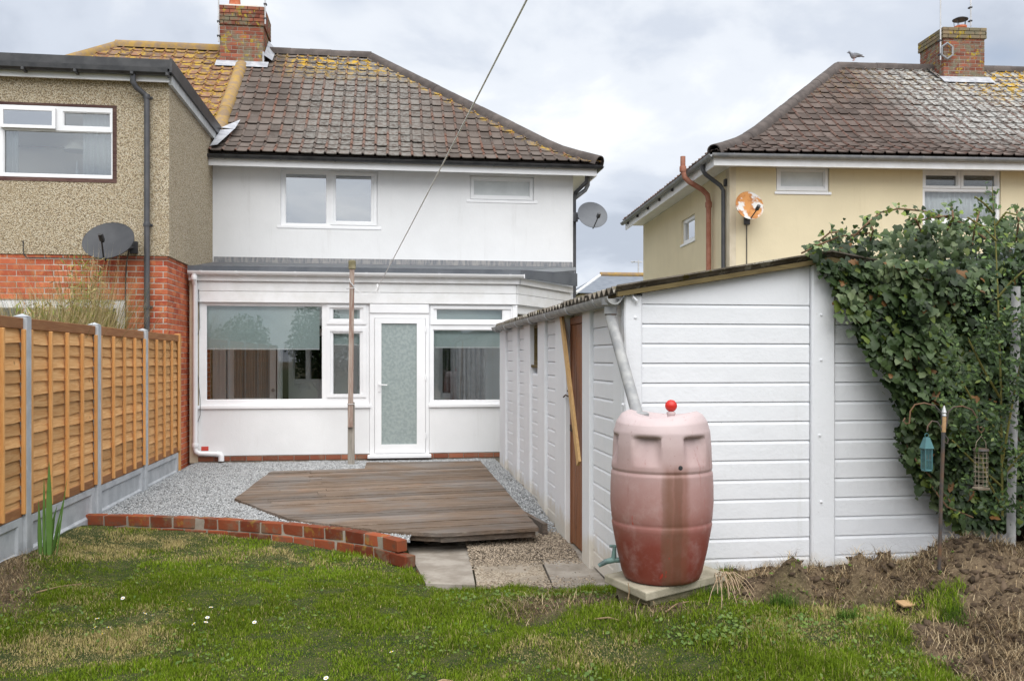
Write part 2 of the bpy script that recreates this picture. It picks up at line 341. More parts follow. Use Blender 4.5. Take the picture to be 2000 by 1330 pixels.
# walls with openings: local frame x along, z up, y into the wall; holes are (x0,x1,z0,z1)
def wall_boxes(mb, x0, x1, z0, z1, holes, y0, y1):
    zs = sorted({z0, z1, *[h[2] for h in holes], *[h[3] for h in holes]}); zs = [z for z in zs if z0 <= z <= z1]
    for za, zb in zip(zs, zs[1:]):
        hs = sorted((h[0], h[1]) for h in holes if h[2] < zb-1e-6 and h[3] > za+1e-6); x = x0
        for a, b in hs:
            if a > x+1e-6: mb.box(x, a, y0, y1, za, zb)
            x = max(x, b)
        if x < x1-1e-6: mb.box(x, x1, y0, y1, za, zb)
    return mb
EYEs = np.array([0, 0, CAMZ])
def bricks(parent, M, x0, x1, z0, z1, y_face, mat, holes=(), cap=300, course=.075, L=.225, d=.06, used=None, name='brick', world=None, start=0):
    """stretcher bond on a wall face, the face at local y = y_face looking to -y; pieces nearest the camera become objects"""
    items = []; k = start; z = z0
    while z < z1-.02:
        zb = min(z+course-.01, z1); x = x0-(L/2 if k % 2 else 0)
        while x < x1:
            a, b = max(x, x0), min(x+L-.01, x1)
            segs = [(a, b)]
            for h in holes:
                if h[2] < zb-.005 and h[3] > z+.005:
                    ns = []
                    for p, q in segs:
                        if h[1] <= p or h[0] >= q: ns.append((p, q))
                        else:
                            if h[0]-p > .02: ns.append((p, h[0]))
                            if q-h[1] > .02: ns.append((h[1], q))
                    segs = ns
            for p, q in segs:
                if q-p > .02: items.append((p, q, z, zb))
            x += L
        z += course; k += 1
    W = world or Matrix()
    def key(it):
        c = W @ (M @ Vector(((it[0]+it[1])/2, y_face, (it[2]+it[3])/2))); return (c-EYE).length
    items.sort(key=key); cache = {}; rest = MB(); n = 0
    for it in items:
        w, h = it[1]-it[0], it[3]-it[2]; j = random.uniform(-.002, .002)
        if n < cap:
            kk = (round(w, 3), round(h, 3))
            if kk not in cache: cache[kk] = to_mesh(name, MB().cbox(-w/2, w/2, 0, d, -h/2, h/2, .004), mat)
            o = inst(name, cache[kk], parent, None, M @ Matrix.Translation(((it[0]+it[1])/2, y_face+j, (it[2]+it[3])/2))); n += 1
        else: rest.add([tuple(M @ Vector(p)) for p in MB().box(it[0], it[1], y_face+j, y_face+d, it[2], it[3]).v], MB().box(0,1,0,1,0,1).f)
    if rest.v: part('brick_field', rest, mat, parent, kind='stuff')
    return n

# roof slope: O eave corner (world/local), e along the eave, n plan direction up the slope, prof [(s,z)...], clip(s)->(a0,a1)
TILE_PROF = [(0,.002),(.008,.018),(.022,.026),(.036,.018),(.046,.002),(.09,-.001),(.15,-.001),(.20,.001),(.208,.006)]
def tile_verts(w, Ls):
    vs = []; uv = []
    k = w/.2
    for (x, h) in TILE_PROF:
        for y, dz in ((0, .017), (Ls, -.004)): vs.append((x*k, y, h+dz)); uv.append((x/.2, y/Ls))
        vs.append((x*k, 0.002, h+.002)); uv.append((x/.2, 0))
    T = []
    for i in range(len(TILE_PROF)-1):
        a, b = 3*i, 3*i+3
        T += [(a, b, b+1), (a, b+1, a+1), (a+2, b+2, b), (a+2, b, a)]
    return np.array(vs), np.array(T), np.array(uv)
def uv_mesh(name, V, T, uv, mat):
    me = bpy.data.meshes.new(name); me.from_pydata([tuple(v) for v in V], [], [tuple(t) for t in T]); l = me.uv_layers.new(name='uv')
    l.data.foreach_set('uv', uv[np.asarray(T).ravel()].astype(np.float32).ravel()); me.materials.append(MT[mat]); me.polygons.foreach_set('use_smooth', [True]*len(me.polygons)); me.set_sharp_from_angle(angle=R(50)); return me
def roof_slope(parent, O, e, n, prof, clip, mat, cap=300, w=.2, gauge=.27, smax=None, world=None, part_name='tile'):
    O, e, n = Vector(O), Vector(e).normalized(), Vector(n).normalized(); up = Vector((0,0,1))
    ss = [p[0] for p in prof]; zs_ = [p[1] for p in prof]
    zf = lambda s: float(np.interp(s, ss, zs_)) if s >= 0 else s*(zs_[1]/ss[1])
    fine = np.linspace(0, smax or ss[-1], 400); arc = np.concatenate([[0], np.cumsum(np.hypot(np.diff(fine), np.diff([zf(s) for s in fine])))])
    s_of = lambda a: float(np.interp(a, arc, fine))
    V0, T0, U0 = tile_verts(w, gauge+.05); shared = uv_mesh('tile', V0, T0, U0, mat)
    items = []; rows = int(arc[-1]/gauge)+1
    for k in range(rows):
        a0 = -.04+k*gauge; s0 = s_of(a0) if a0 > 0 else a0*.85; s1 = s_of(a0+gauge)
        if k*gauge > arc[-1]-.06: break
        y = (n*(s1-s0)+up*(zf(s1)-zf(s0))).normalized(); z = e.cross(y).normalized()
        lo0, hi0 = clip(max(s0, 0)); lo1, hi1 = clip(s1)
        lo, hi = min(lo0, lo1), max(hi0, hi1); c0 = math.floor(lo/w); c1 = math.ceil(hi/w)
        for c in range(c0, c1):
            A = c*w
            p = O+e*A+n*s0+up*(zf(max(s0,0))+(0 if s0 >= 0 else s0*.5))+z*.01
            jz = random.gauss(0, .0035); jr = random.gauss(0, .011)
            M = Matrix((( e.x, y.x, z.x, p.x+z.x*jz), (e.y, y.y, z.y, p.y+z.y*jz), (e.z, y.z, z.z, p.z+z.z*jz), (0,0,0,1))) @ Matrix.Rotation(jr, 4, 'Z')
            cross = A < max(lo0, lo1) or A+w > min(hi0, hi1)
            items.append((M, cross, A, s0, s1))
    W = world or Matrix(); items.sort(key=lambda it: ((W @ it[0].translation)-EYE).length); RV = []; RT_ = []; RU = []; cnt = 0; nobj = 0
    for M, cross, A, s0, s1 in items:
        V = V0
        if cross:
            V = V0.copy()
            for i in range(len(V)):
                s = s0+(s1-s0)*(V[i,1]/gauge); lo, hi = clip(max(s, 0)); V[i,0] = min(max(V[i,0]+A, lo), hi)-A
            if V[:,0].max()-V[:,0].min() < .02: continue
        if nobj < cap:
            inst(part_name, uv_mesh('tile', V, T0, U0, mat) if cross else shared, parent, None, M); nobj += 1
        else:
            Mn = np.array(M); RV.append(V @ Mn[:3,:3].T+Mn[:3,3]); RT_.append(T0+cnt); RU.append(U0); cnt += len(V)
    if RV:
        o = fast_mesh('tile_field', np.concatenate(RV), np.concatenate(RT_), mat, uv=np.concatenate(RU), parent=parent, kind='stuff')
        o.data.polygons.foreach_set('use_smooth', [True]*len(o.data.polygons)); o.data.set_sharp_from_angle(angle=R(50))
    return nobj
def ridge_run(parent, pts, mat, name, r=.12, seg_len=.42, side_drop=.06):
    """half-round cap tiles laid end to end along a polyline"""
    pts = [Vector(p) for p in pts]; d = [0]
    for a, b in zip(pts, pts[1:]): d.append(d[-1]+(b-a).length)
    def P(t):
        t = min(max(t, 0), d[-1])
        for i in range(len(pts)-1):
            if t <= d[i+1]+1e-9: return pts[i].lerp(pts[i+1], (t-d[i])/(d[i+1]-d[i]))
        return pts[-1]
    n = max(1, round(d[-1]/seg_len)); L = d[-1]/n
    for i in range(n):
        a, b = P(i*L-.02), P((i+1)*L); t = (b-a).normalized(); sd = t.cross(Vector((0,0,1))).normalized(); up = sd.cross(t); mb = MB(); k = 8
        rr = r*random.uniform(.97, 1.03)
        ring = [(math.cos(math.pi*j/k), math.sin(math.pi*j/k)) for j in range(k+1)]; outer = [(x*rr, y*rr*.9-side_drop+.02) for x, y in ring]; inner = [(x*(rr-.016), y*(rr-.016)*.9-side_drop+.02) for x, y in ring[::-1]]
        outer = [(outer[0][0]*1.05, outer[0][1]-.05)]+outer+[(outer[-1][0]*1.05, outer[-1][1]-.05)]
        mb.sweep(outer+inner, a, b, sd, up); part(name, mb, mat, parent, smooth=True, recalc=True)

# windows: local frame x along, z up, outside is -y; lights are pane openings (x0,x1,z0,z1)
def window(parent, M, x0, x1, z0, z1, lights, y=.0, glass='glass', frame='upvc', depth=.07, sash=(), sill=True, sill_ext=.06, name='window', sill_mat=None):
    fb = MB(); wall_boxes(fb, x0, x1, z0, z1, lights, y, y+depth)
    w = part(name, fb.xf(M), frame, parent)
    for i, (a, b, c, d) in enumerate(lights):
        g = MB().box(a-.004, b+.004, y+.034, y+.040, c-.004, d+.004).xf(M); part('pane', g, glass[i] if isinstance(glass, (list, tuple)) else glass, w)
        bd = MB(); t = .012
        for q in ((a, b, d-t, d), (a, b, c, c+t), (a, a+t, c+t, d-t), (b-t, b, c+t, d-t)): bd.box(q[0], q[1], y+.012, y+.033, q[2], q[3])
        part('glazing_bead', bd.xf(M), frame, w)
    for (a, b, c, d, t) in sash:
        sb = MB(); wall_boxes(sb, a, b, c, d, [(a+t, b-t, c+t, d-t)], y-.018, y-.0005); part('sash', sb.xf(M), frame, w)
    if sill: part('sill', MB().cbox(x0-sill_ext, x1+sill_ext, y-.06, y+.05, z0-.05, z0-.001, .006).xf(M), sill_mat or frame, w)
    return w
def half_gutter(r=.055, t=.006, k=8):
    o = [(r*math.cos(math.pi+math.pi*j/k), r*math.sin(math.pi+math.pi*j/k)) for j in range(k+1)]
    return o+[((r-t)*math.cos(2*math.pi-math.pi*j/k), (r-t)*math.sin(2*math.pi-math.pi*j/k)) for j in range(k+1)]

# ================================================================== the white house
YF = 15.12; XL = -2.85; XR = 3.13; YE = 14.76; XC = 3.49; ZE = 4.80
PROF = [(0,0), (.6,.33), (3.85,2.87)]
zroof = lambda s: ZE+float(np.interp(s, [p[0] for p in PROF], [p[1] for p in PROF]))
I4 = Matrix()
def rect(u0, u1, v0, v1, Y): a = at(u0, v1, Y=Y); b = at(u1, v0, Y=Y); return (a.x, b.x, a.z, b.z)
MT['tile_white'] = mat_tile('brown_roof_tile', (.094,.074,.062), (.136,.112,.097),
    lambda t: t.math('MULTIPLY', t.ramp(axis(t,0), -2.2, -1.0), t.math('MULTIPLY', .72, t.math('SUBTRACT', 1.0, t.ramp(axis(t,0), .1, 1.3)))),
    lambda t: t.math('MAXIMUM', t.math('MULTIPLY', t.ramp(axis(t,2), 6.7, 7.5), t.ramp(axis(t,0), -2.4, -1.6)), t.ramp(t.math('ADD', axis(t,0), axis(t,1)), 17.8, 18.15)))
MT['tile_orange'] = mat_tile('lichen_roof_tile', (.22,.10,.05), (.18,.11,.07), lambda t: t.math('MULTIPLY', 0.25, 1.0), lambda t: t.math('MULTIPLY', .85, 1.0), yel=(.38,.22,.05))
MT['hip_tile'] = simple('hip_tile_clay', (.085,.072,.066), (.125,.105,.095), 5, .85, .4, 60, .12)
MT['hip_lichen'] = simple('lichen_clay', (.25,.18,.12), (.36,.23,.07), 9, .9, .4, 60, .1)
wh = thing('white_house', 'white rendered semi detached house with brown hipped tile roof and black gutter', 'house', ((XL+XR)/2, YF, -.15))
zb, zt = -.15, 4.64
wA = rect(548, 738, 300, 440, YF); wA = (wA[0], wA[1], wA[2], 4.62); wB = rect(918, 1043, 300, 390, YF); wB = (wB[0], wB[1], wB[2], 4.60)
gd = rect(441, 541, 640, 888, YF); gd = (gd[0], gd[1], .06, 2.02); go = rect(548, 632, 640, 888, YF); go = (go[0], go[1], .06, 2.05)
gw = rect(858, 944, 640, 783, YF); gw = (gw[0], gw[1], .85, 2.0)
fw = wall_boxes(MB(), XL, XR, zb, zt, [wA, wB, gd, go, gw], YF, YF+.28)
fw.box(XR-.28, XR-.001, YF+.2801, YF+7, zb, zt-.002).box(XL, XR-.28, YF+6.72, YF+6.999, zb, zt-.002).box(XL+.001, XL+.2, YF+.2801, YF+6.72, zb, zt-.002)
part('wall', fw, 'render', wh)
part('upper_floor', MB().box(XL+.2, XR-.28, YF+.2802, YF+6.7, 2.42, 2.6), 'interior', wh)
part('ground_floor', MB().box(XL+.2, XR-.28, YF+.2802, YF+6.7, -.1, .05), 'inner_floor', wh)
part('ceiling', MB().box(XL+.2, XR-.28, YF+.2802, YF+6.7, 4.50, 4.56), 'interior', wh)
part('room_shade_panel', MB().box(XL+.2, XR-.28, YF+1.6, YF+1.7, 2.6, 4.5).box(XL+.2, XR-.28, YF+2.6, YF+2.7, .05, 2.42), 'room_shade', wh)  # dark panels added so the rooms behind the glass look unlit
# eaves
ev = part('soffit', MB().prism([(XL+.001,YE+.05),(XC-.05,YE+.05),(XC-.05,YF+7.2),(XR+.001,YF+7.2),(XR+.001,YF-.001),(XL+.001,YF-.001)], 4.64, 4.655), 'upvc', wh)
part('fascia', MB().box(XL, XC-.02, YE+.025, YE+.049, 4.575, 4.73).box(XC-.044, XC-.02, YE+.0491, YF+7.2, 4.575, 4.73), 'upvc', wh)
gt = MB().sweep(half_gutter(.058), (XL-.02, YE-.035, 4.735), (XC+.06, YE-.035, 4.735), (0,1,0)).sweep(half_gutter(.058), (XC+.038, YE-.02, 4.734), (XC+.038, YF+7.2, 4.734), (1,0,0))
gut = part('gutter', gt, 'black_pvc', wh, smooth=True)
for k in range(8):
    x = XL+.25+k*.86; part('gutter_bracket', MB().sweep(half_gutter(.064, .008), (x, YE-.035, 4.736), (x+.03, YE-.035, 4.736), (0,1,0)), 'black_pvc', gut)
# roof deck under the tiles and the far slopes
def hip_shell(x0, x1, y0, hipL, hipR, prof, z0, drop=.03):
    smax = prof[-1][0]; mb = MB(); yb = y0+2*smax
    for (s0, h0), (s1, h1) in zip(prof, prof[1:]):
        for s in (1,-1):
            ya, yc = (y0+s0, y0+s1) if s > 0 else (yb-s0, yb-s1)
            q = [(x0+(s0 if hipL else 0), ya, z0+h0-drop), (x1-(s0 if hipR else 0), ya, z0+h0-drop), (x1-(s1 if hipR else 0), yc, z0+h1-drop), (x0+(s1 if hipL else 0), yc, z0+h1-drop)]
            mb.add(q, [(0,1,2,3) if s > 0 else (3,2,1,0)])
        if hipR: mb.add([(x1-s0, y0+s0, z0+h0-drop), (x1-s0, yb-s0, z0+h0-drop), (x1-s1, yb-s1, z0+h1-drop), (x1-s1, y0+s1, z0+h1-drop)], [(0,1,2,3)])
        if hipL: mb.add([(x0+s0, y0+s0, z0+h0-drop), (x0+s0, yb-s0, z0+h0-drop), (x0+s1, yb-s1, z0+h1-drop), (x0+s1, y0+s1, z0+h1-drop)], [(3,2,1,0)])
    return mb
rf = part('roof', hip_shell(XL, XC, YE, False, True, PROF, ZE), 'hip_tile', wh)
P1 = [(s, z) for s, z in PROF]
n1 = roof_slope(rf, (XL, YE, ZE), (1,0,0), (0,1,0), P1, lambda s: (0.0, XC-XL-s), 'tile_white', cap=290, w=.2)
roof_slope(rf, (XC, YE, ZE), (0,1,0), (-1,0,0), P1, lambda s: (s, 7.7-s), 'tile_white', cap=0, w=.2)
hipc = [(XC-s, YE+s, zroof(s)+.03) for s in (-.03, .3, .6, 1.2, 2.0, 3.0, 3.85)]
ridge_run(rf, hipc, 'hip_tile', 'hip_tile', .125)
ridge_run(rf, [(-2.38, YE+3.85, zroof(3.85)+.045), (XC-3.85, YE+3.85, zroof(3.85)+.045)], 'hip_tile', 'ridge_tile', .12)
# chimney
cx0, cx1, cy0, cy1 = -3.27, -2.44, 18.05, 18.92
ch = part('chimney', MB().box(cx0+.005, cx1-.005, cy0+.005, cy1-.005, 6.9, 8.34), 'mortar_dark', wh)
FR = Matrix.Identity(4); SR = Matrix.Rotation(R(90), 4, 'Z')      # SR: local x -> world y, local -y (outside) -> world +x
SL = Matrix.Rotation(R(-90), 4, 'Z')                               # SL: outside looks to -x
def chimney_bricks(par, x0, x1, y0, y1, z0, z1, corb, cap, world=None, side=1, bm='brick_chim', cm='brick_chim'):
    zc = z1-corb
    bricks(par, FR, x0, x1, z0, zc-.004, y0, bm, cap=cap, world=world, d=.1)
    bricks(par, FR, x0-.03, x1+.03, zc, z1, y0-.03, cm, cap=cap, world=world, d=.1, start=1)
    if side > 0:
        bricks(par, SR, y0+.105, y1, z0, zc-.004, -x1, bm, cap=cap, world=world, d=.1, start=1)
        bricks(par, SR, y0+.075, y1+.03, zc, z1, -x1-.03, cm, cap=cap, world=world, d=.1)
    else:
        bricks(par, SL, -y1, -(y0+.105), z0, zc-.004, x0, bm, cap=cap, world=world, d=.1, start=1)
        bricks(par, SL, -(y1+.03), -(y0+.075), zc, z1, x0-.03, cm, cap=cap, world=world, d=.1)
chimney_bricks(ch, cx0, cx1, cy0, cy1, 7.225, 8.375, .375, 100, cm='brick_mossy')
part('flaunching', MB().add([(cx0-.02,cy0-.02,8.37),(cx1+.02,cy0-.02,8.37),(cx1+.02,cy1+.02,8.37),(cx0-.02,cy1+.02,8.37),(cx0+.15,cy0+.15,8.46),(cx1-.15,cy0+.15,8.46),(cx1-.15,cy1-.15,8.46),(cx0+.15,cy1-.15,8.46)], [(0,1,5,4),(1,2,6,5),(2,3,7,6),(3,0,4,7),(4,5,6,7)]), 'mortar', ch)
MT['terracotta'] = simple('terracotta', (.50,.13,.06), (.58,.22,.12), 8, .75, .2)
MT['pot_dull'] = simple('mossy_clay', (.28,.24,.15), (.36,.28,.12), 9, .85, .3)
part('chimney_pot', MB().lathe([(.125,0),(.12,.03),(.10,.30),(.10,.42),(.12,.44),(.12,.5),(.09,.5),(.085,.2)], (cx0+.22, 18.45, 8.42), 20), 'terracotta', ch, smooth=True)
part('chimney_pot', MB().lathe([(.15,0),(.15,.05),(.10,.09),(.07,.10)], (cx1-.24, 18.45, 8.40), 20), 'pot_dull', ch, smooth=True)
fl = MB().box(cx0-.02, cx1+.02, cy0-.012, cy0+.02, 7.05, 7.30).box(cx1-.02, cx1+.013, cy0-.011, cy1, 7.1, 7.5)
fl.add([(cx0-.06, cy0-.2, zroof(3.09)+.062), (cx1+.1, cy0-.2, zroof(3.09)+.062), (cx1+.1, cy0-.01, zroof(3.28)+.075), (cx0-.06, cy0-.01, zroof(3.28)+.075)], [(0,1,2,3)])
fl.add([(cx1+.012, cy0-.05, 7.42), (cx1+.16, cy0+.05, zroof(3.34)+.08), (cx1+.16, cy1-.2, zroof(3.85)+.1), (cx1+.012, cy1-.2, 7.95)], [(0,1,2,3)])
part('flashing', fl, 'lead', ch)
# windows
lA = [rect(556, 638, 332, 436, YF), rect(654, 726, 337, 432, YF)]; lA = [(a, b, c, min(d, 4.56)) for a, b, c, d in lA]
xm = at(645, 400, Y=YF).x
window(wh, I4 @ Matrix.Translation((0, YF+.05, 0)), wA[0], wA[1], wA[2], wA[3], lA, glass='glass_dark', sash=[(xm, wA[1]-.02, wA[2]+.03, wA[3]-.03, .05)])
lB = rect(925, 1036, 340, 381, YF); lB = (lB[0], lB[1], lB[2], min(lB[3], 4.53))
MT['frosted'] = simple('frosted_glass', (.58,.61,.61), (.70,.73,.73), 2.5, .18, .15, 50, lo=.3, hi=.7)
window(wh, Matrix.Translation((0, YF+.05, 0)), wB[0], wB[1], wB[2], wB[3], [lB], glass='frosted', sash=[(wB[0]+.02, wB[1]-.02, wB[2]+.02, wB[3]-.02, .045)])
window(wh, Matrix.Translation((0, YF+.1, 0)), gw[0], gw[1], gw[2], gw[3], [(gw[0]+.05, gw[1]-.05, gw[2]+.05, gw[3]-.05)], glass='glass', name='inner_window')
# doors into the conservatory
MT['striped_glass'] = simple('painted_reflection_glass', (.30,.31,.30), (.20,.20,.19), 1.2, .25, .6, 1.0, stretch=(60,1,.3))  # grey stripes painted in for the fence mirrored in this pane
dd = part('door', wall_boxes(MB(), gd[0]+.02, gd[1]-.02, gd[2]+.01, gd[3]-.02, [(gd[0]+.12, gd[1]-.12, .85, 1.88)], YF+.03, YF+.075), 'upvc', wh)
part('pane', MB().box(gd[0]+.118, gd[1]-.118, YF+.05, YF+.058, .848, 1.882), 'striped_glass', dd)
part('door_knob', MB().lathe([(.012,0),(.012,.03),(.028,.045),(.028,.06),(.012,.07)], (0,0,0), 14).xf(Matrix.Translation((gd[1]-.06, YF+.03, .98)) @ Matrix.Rotation(R(90), 4, 'X')), 'gutter_grey', dd, smooth=True)
d2 = part('inner_door', wall_boxes(MB(), -.37, .37, .07, 2.0, [(-.27,-.04,1.15,1.88),(.04,.27,1.15,1.88)], 0, .045).xf(Matrix.Translation((go[0]+.40, YF+.42, 0)) @ Matrix.Rotation(R(-25), 4, 'Z')), 'upvc', wh)
# lead apron where the lean-to roof meets the wall, right downpipe
la = MB()
xs = [XL+.02+i*(XR-XL-.05)/5 for i in range(6)]
for i in range(5): la.box(xs[i], xs[i+1]+.02, YF-.012-.004*(i % 2), YF-.002, 3.02+.002*i, 3.16+random.uniform(-.008, .008))
part('lead_apron', la, 'lead_dark', wh)
dp = MB().tube([(XR+.20, YE+.15, 4.68), (XR+.20, YE+.18, 4.50), (XR+.06, YF+.10, 4.36), (XR+.045, YF+.12, 4.25), (XR+.045, YF+.12, .0)], .034, 12)
dwn = part('downpipe', dp, 'grey_pvc', wh, smooth=True)
part('pipe_offset', MB().tube([(XR+.26, YE+.35, 4.70), (XR+.26, YE+.36, 4.48), (XR+.22, YE+.38, 4.40), (XR+.05, YF+.2, 4.27)], .036, 12), 'gutter_grey', dwn, smooth=True)

# ================================================================== lean-to conservatory
YC = 13.36; CXR = at(1007, 700, Y=YC).x; CX0 = XL+.13
co = thing('lean_to_conservatory', 'white lean to conservatory with panelled fascia, glazed door and blinds in its windows', 'conservatory', ((XL+CXR)/2, YC, 0))
zs = at(560, 795, Y=YC).z; zh = at(560, 592, Y=YC).z
d0 = at(722, 700, Y=YC).x; d1 = at(838, 700, Y=YC).x
wL = (at(388, 0, Y=YC).x, d0-.004, zs+.03, zh); wR = (d1+.004, CXR-.004, zs+.03, zh)
CE = Vector((3.06, 15.06, 0)); CO = Vector((CXR, YC, 0)); cdir = (CE-CO).normalized(); CL = (CE-CO).length
CM = Matrix(((cdir.x, -cdir.y, 0, CO.x), (cdir.y, cdir.x, 0, CO.y), (0, 0, 1, 0), (0, 0, 0, 1)))
lw = MB().box(CX0, d0-.004, YC, YC+.2, .10, zs-.02).box(d1+.004, CXR, YC, YC+.2, .10, zs-.02); lw.add(MB().box(.0, CL, .001, .2, .10, zs-.02).xf(CM).v, MB().box(0,1,0,1,0,1).f)
part('low_wall', lw, 'render_low', co)
pl = part('plinth', MB().box(CX0, CXR-.02, YC+.012, YC+.19, -.16, .098), 'mortar_dark', co)
bricks(pl, FR, CX0, CXR-.02, .02, .096, YC-.002, 'brick_plain', cap=30, d=.05)
part('corner_jamb', MB().box(XL+.012, CX0-.002, YC+.004, YC+.16, 0, 2.66), 'cream_strip', co)
# left window
pxr = lambda u0, u1, v0, v1: rect(u0, u1, v0, v1, YC)
LL = [pxr(401, 630, 597, 782), pxr(649, 704, 603, 624), pxr(649, 704, 650, 776)]
window(co, Matrix.Translation((0, YC+.03, 0)), wL[0], wL[1], wL[2], wL[3], LL, sash=[(at(638,0,Y=YC).x, at(715,0,Y=YC).x, at(0,784,Y=YC).z+.03, at(640,640,Y=YC).z, .05), (at(638,0,Y=YC).x, at(715,0,Y=YC).x, at(640,633,Y=YC).z, zh-.02, .04)], sill_ext=.02)
LR = [pxr(852, 983, 604, 625), pxr(846, 992, 644, 783)]
window(co, Matrix.Translation((0, YC+.03, 0)), wR[0], wR[1], wR[2], wR[3], LR, sill_ext=.01, sash=[(wR[0]+.02, wR[1]-.02, at(900,634,Y=YC).z, zh-.02, .045)])
window(co, CM @ Matrix.Translation((0, .03, 0)), .02, CL-.02, zs+.03, zh-.004, [(.1, CL*.5-.05, zs+.12, zh-.12), (CL*.5+.05, CL-.1, zs+.12, zh-.12)], sill_ext=0)
part('corner_post', MB().cbox(CXR-.05, CXR+.03, YC+.002, YC+.12, zs, zh, .01), 'upvc', co)
# door
dz0 = .07; dh = at(780, 612, Y=YC).z
part('door_head_panel', MB().cbox(d0+.001, d1-.001, YC-.018, YC+.05, dh, zh-.002, .006), 'upvc', co)
df = part('door_frame', wall_boxes(MB(), d0, d1, dz0, dh-.002, [(d0+.07, d1-.05, dz0+.03, dh-.07)], YC+.0, YC+.075), 'upvc', co)
part('threshold', MB().cbox(d0-.03, d1+.03, YC-.10, YC+.06, .035, dz0+.015, .008), 'upvc', df)
gp = pxr(745, 814, 632, 868)
dr = part('door', wall_boxes(MB(), d0+.075, d1-.055, dz0+.035, dh-.075, [gp], YC-.016, YC+.045), 'upvc', co)
MT['pattern'] = None
t = NT('patterned_glass'); t.bump(t.math('ADD', t.noise(26, 2, .5), t.math('MULTIPLY', t.vor(24), .6)), .25, .006); MT['pattern'] = t.done(t.mix(t.ramp(t.noise(24, 2), .35, .65), (.27,.32,.315), (.33,.38,.37)), .22)
part('pane', MB().box(gp[0]-.003, gp[1]+.003, YC+.008, YC+.016, gp[2]-.003, gp[3]+.003), 'pattern', dr)
hx = at(741, 750, Y=YC).x; hz = at(741, 751, Y=YC).z
part('handle', MB().cbox(hx-.018, hx+.018, YC-.026, YC-.017, hz-.11, hz+.03, .004).tube([(hx, YC-.022, hz), (hx, YC-.06, hz), (hx+.02, YC-.066, hz), (hx+.115, YC-.062, hz-.005)], .008, 8), 'upvc', dr, smooth=True)
for vv in (640, 740, 860): part('hinge', MB().cbox(d1-.062, d1-.04, YC-.028, YC-.0165, at(0,vv,Y=YC).z-.04, at(0,vv,Y=YC).z+.04, .004), 'upvc', dr)
# fascia boards and gutter
zc1 = at(560, 570, Y=YC).z; zc2 = at(560, 551, Y=YC).z
for i, (a, b) in enumerate(((zh+.002, zc1-.004), (zc1, zc2-.004))):
    part('cladding_board', MB().cbox(wL[0]-.01, CXR+.006, YC-.026, YC+.03, a, b, .006), 'upvc_old', co)
    bb = MB().cbox(.012, CL, -.024, .03, a, b, .006).xf(CM); part('cladding_board', bb, 'upvc_old', co)
part('fascia', MB().cbox(XL+.012, CXR+.05, YC-.07, YC+.02, zc2, zc2+.10, .005), 'upvc_old', co)
part('fascia', MB().cbox(.055, CL, -.066, .02, zc2+.001, zc2+.10, .005).xf(CM), 'upvc_old', co)
gz = zc2+.135
cg = part('gutter', MB().sweep(half_gutter(.052), (XL+.02, YC-.13, gz), (CXR+.10, YC-.13, gz), (0,1,0)), 'upvc', co, smooth=True)
for u in (393, 462, 577, 716, 858, 996):
    x = at(u, 533, Y=YC-.13).x; part('gutter_bracket', MB().sweep(half_gutter(.060, .01), (x-.018, YC-.13, gz+.002), (x+.018, YC-.13, gz+.002), (0,1,0)), 'upvc', cg)
part('gutter_stop', MB().cbox(CXR+.10, CXR+.115, YC-.185, YC-.075, gz-.055, gz+.006, .003), 'upvc', cg)
xp = at(380, 600, Y=YC-.1).x
dq = MB().tube([(xp, YC-.13, gz-.04), (xp, YC-.13, gz-.12), (xp, YC-.06, gz-.2), (xp, YC-.06, .22), (xp+.01, YC-.06, .17), (xp+.06, YC-.06, .14), (xp+.30, YC-.06, .13)], .036, 12)
dn = part('downpipe', dq, 'upvc', co, smooth=True)
part('pipe_shoe', MB().tube([(xp+.30, YC-.06, .13), (xp+.345, YC-.06, .125), (xp+.36, YC-.06, .10), (xp+.36, YC-.06, .03)], .042, 12), 'upvc', dn, smooth=True)
for z in (.26, gz-.1): part('pipe_collar', MB().lathe([(.043,-.03),(.046,-.02),(.046,.02),(.043,.03)], (xp, YC-.06 if z < 1 else YC-.13, z), 14), 'upvc', dn, smooth=True)
MT['red_paint'] = simple('red_plastic', (.55,.06,.04), rough=.6)
rt = at(400, 876, Y=YC-.01); part('red_tag', MB().cbox(rt.x-.05, rt.x+.05, YC-.008, YC-.001, rt.z-.03, rt.z+.03, .002), 'red_paint', co)
part('cable', MB().tube([tuple(at(u, v, Y=YC-.035)) for u, v in ((388,565),(390,640),(383,665),(386,730),(391,780),(391,810),(385,828))], .004, 6), 'black_pvc', co, smooth=True)
# roof
zr = lambda x, y: gz+.055+(y-(YC-.16))*.14 if y < YF else gz+.055+(YF-YC+.16)*.14
plan = [(XL+.012, YC-.12), (CXR+.06, YC-.12), (3.16, 14.99), (3.16, YF-.02), (XL+.012, YF-.02)]
t = NT('translucent_felt_roof'); t.done((.20,.21,.23), .6); tl = t.node('BsdfTranslucent'); tl.inputs[0].default_value = (.85,.87,.88,1); ms = t.node('MixShader'); ms.inputs[0].default_value = .6; t.l.new(t.b.outputs[0], ms.inputs[1]); t.l.new(tl.outputs[0], ms.inputs[2]); t.l.new(ms.outputs[0], t.n['Material Output'].inputs[0]); MT['translucent_felt'] = t.m  # translucency added to the felt roof so daylight brightens the room below
part('roof', MB().prism(plan, lambda x, y: zr(x, y)-.05, zr), 'translucent_felt', co)
part('roof_edge', MB().box(XL+.012, CXR+.06, YC-.135, YC-.118, zc2+.102, gz+.075), 'felt', co)
eA = Vector((CXR+.06, YC-.12)); eB = Vector((3.16, 14.99)); ed = (eB-eA).normalized(); en = Vector((ed.y, -ed.x))
EM = Matrix(((ed.x, -ed.y, 0, eA.x), (ed.y, ed.x, 0, eA.y), (0,0,1,0), (0,0,0,1)))
Lz = (eB-eA).length
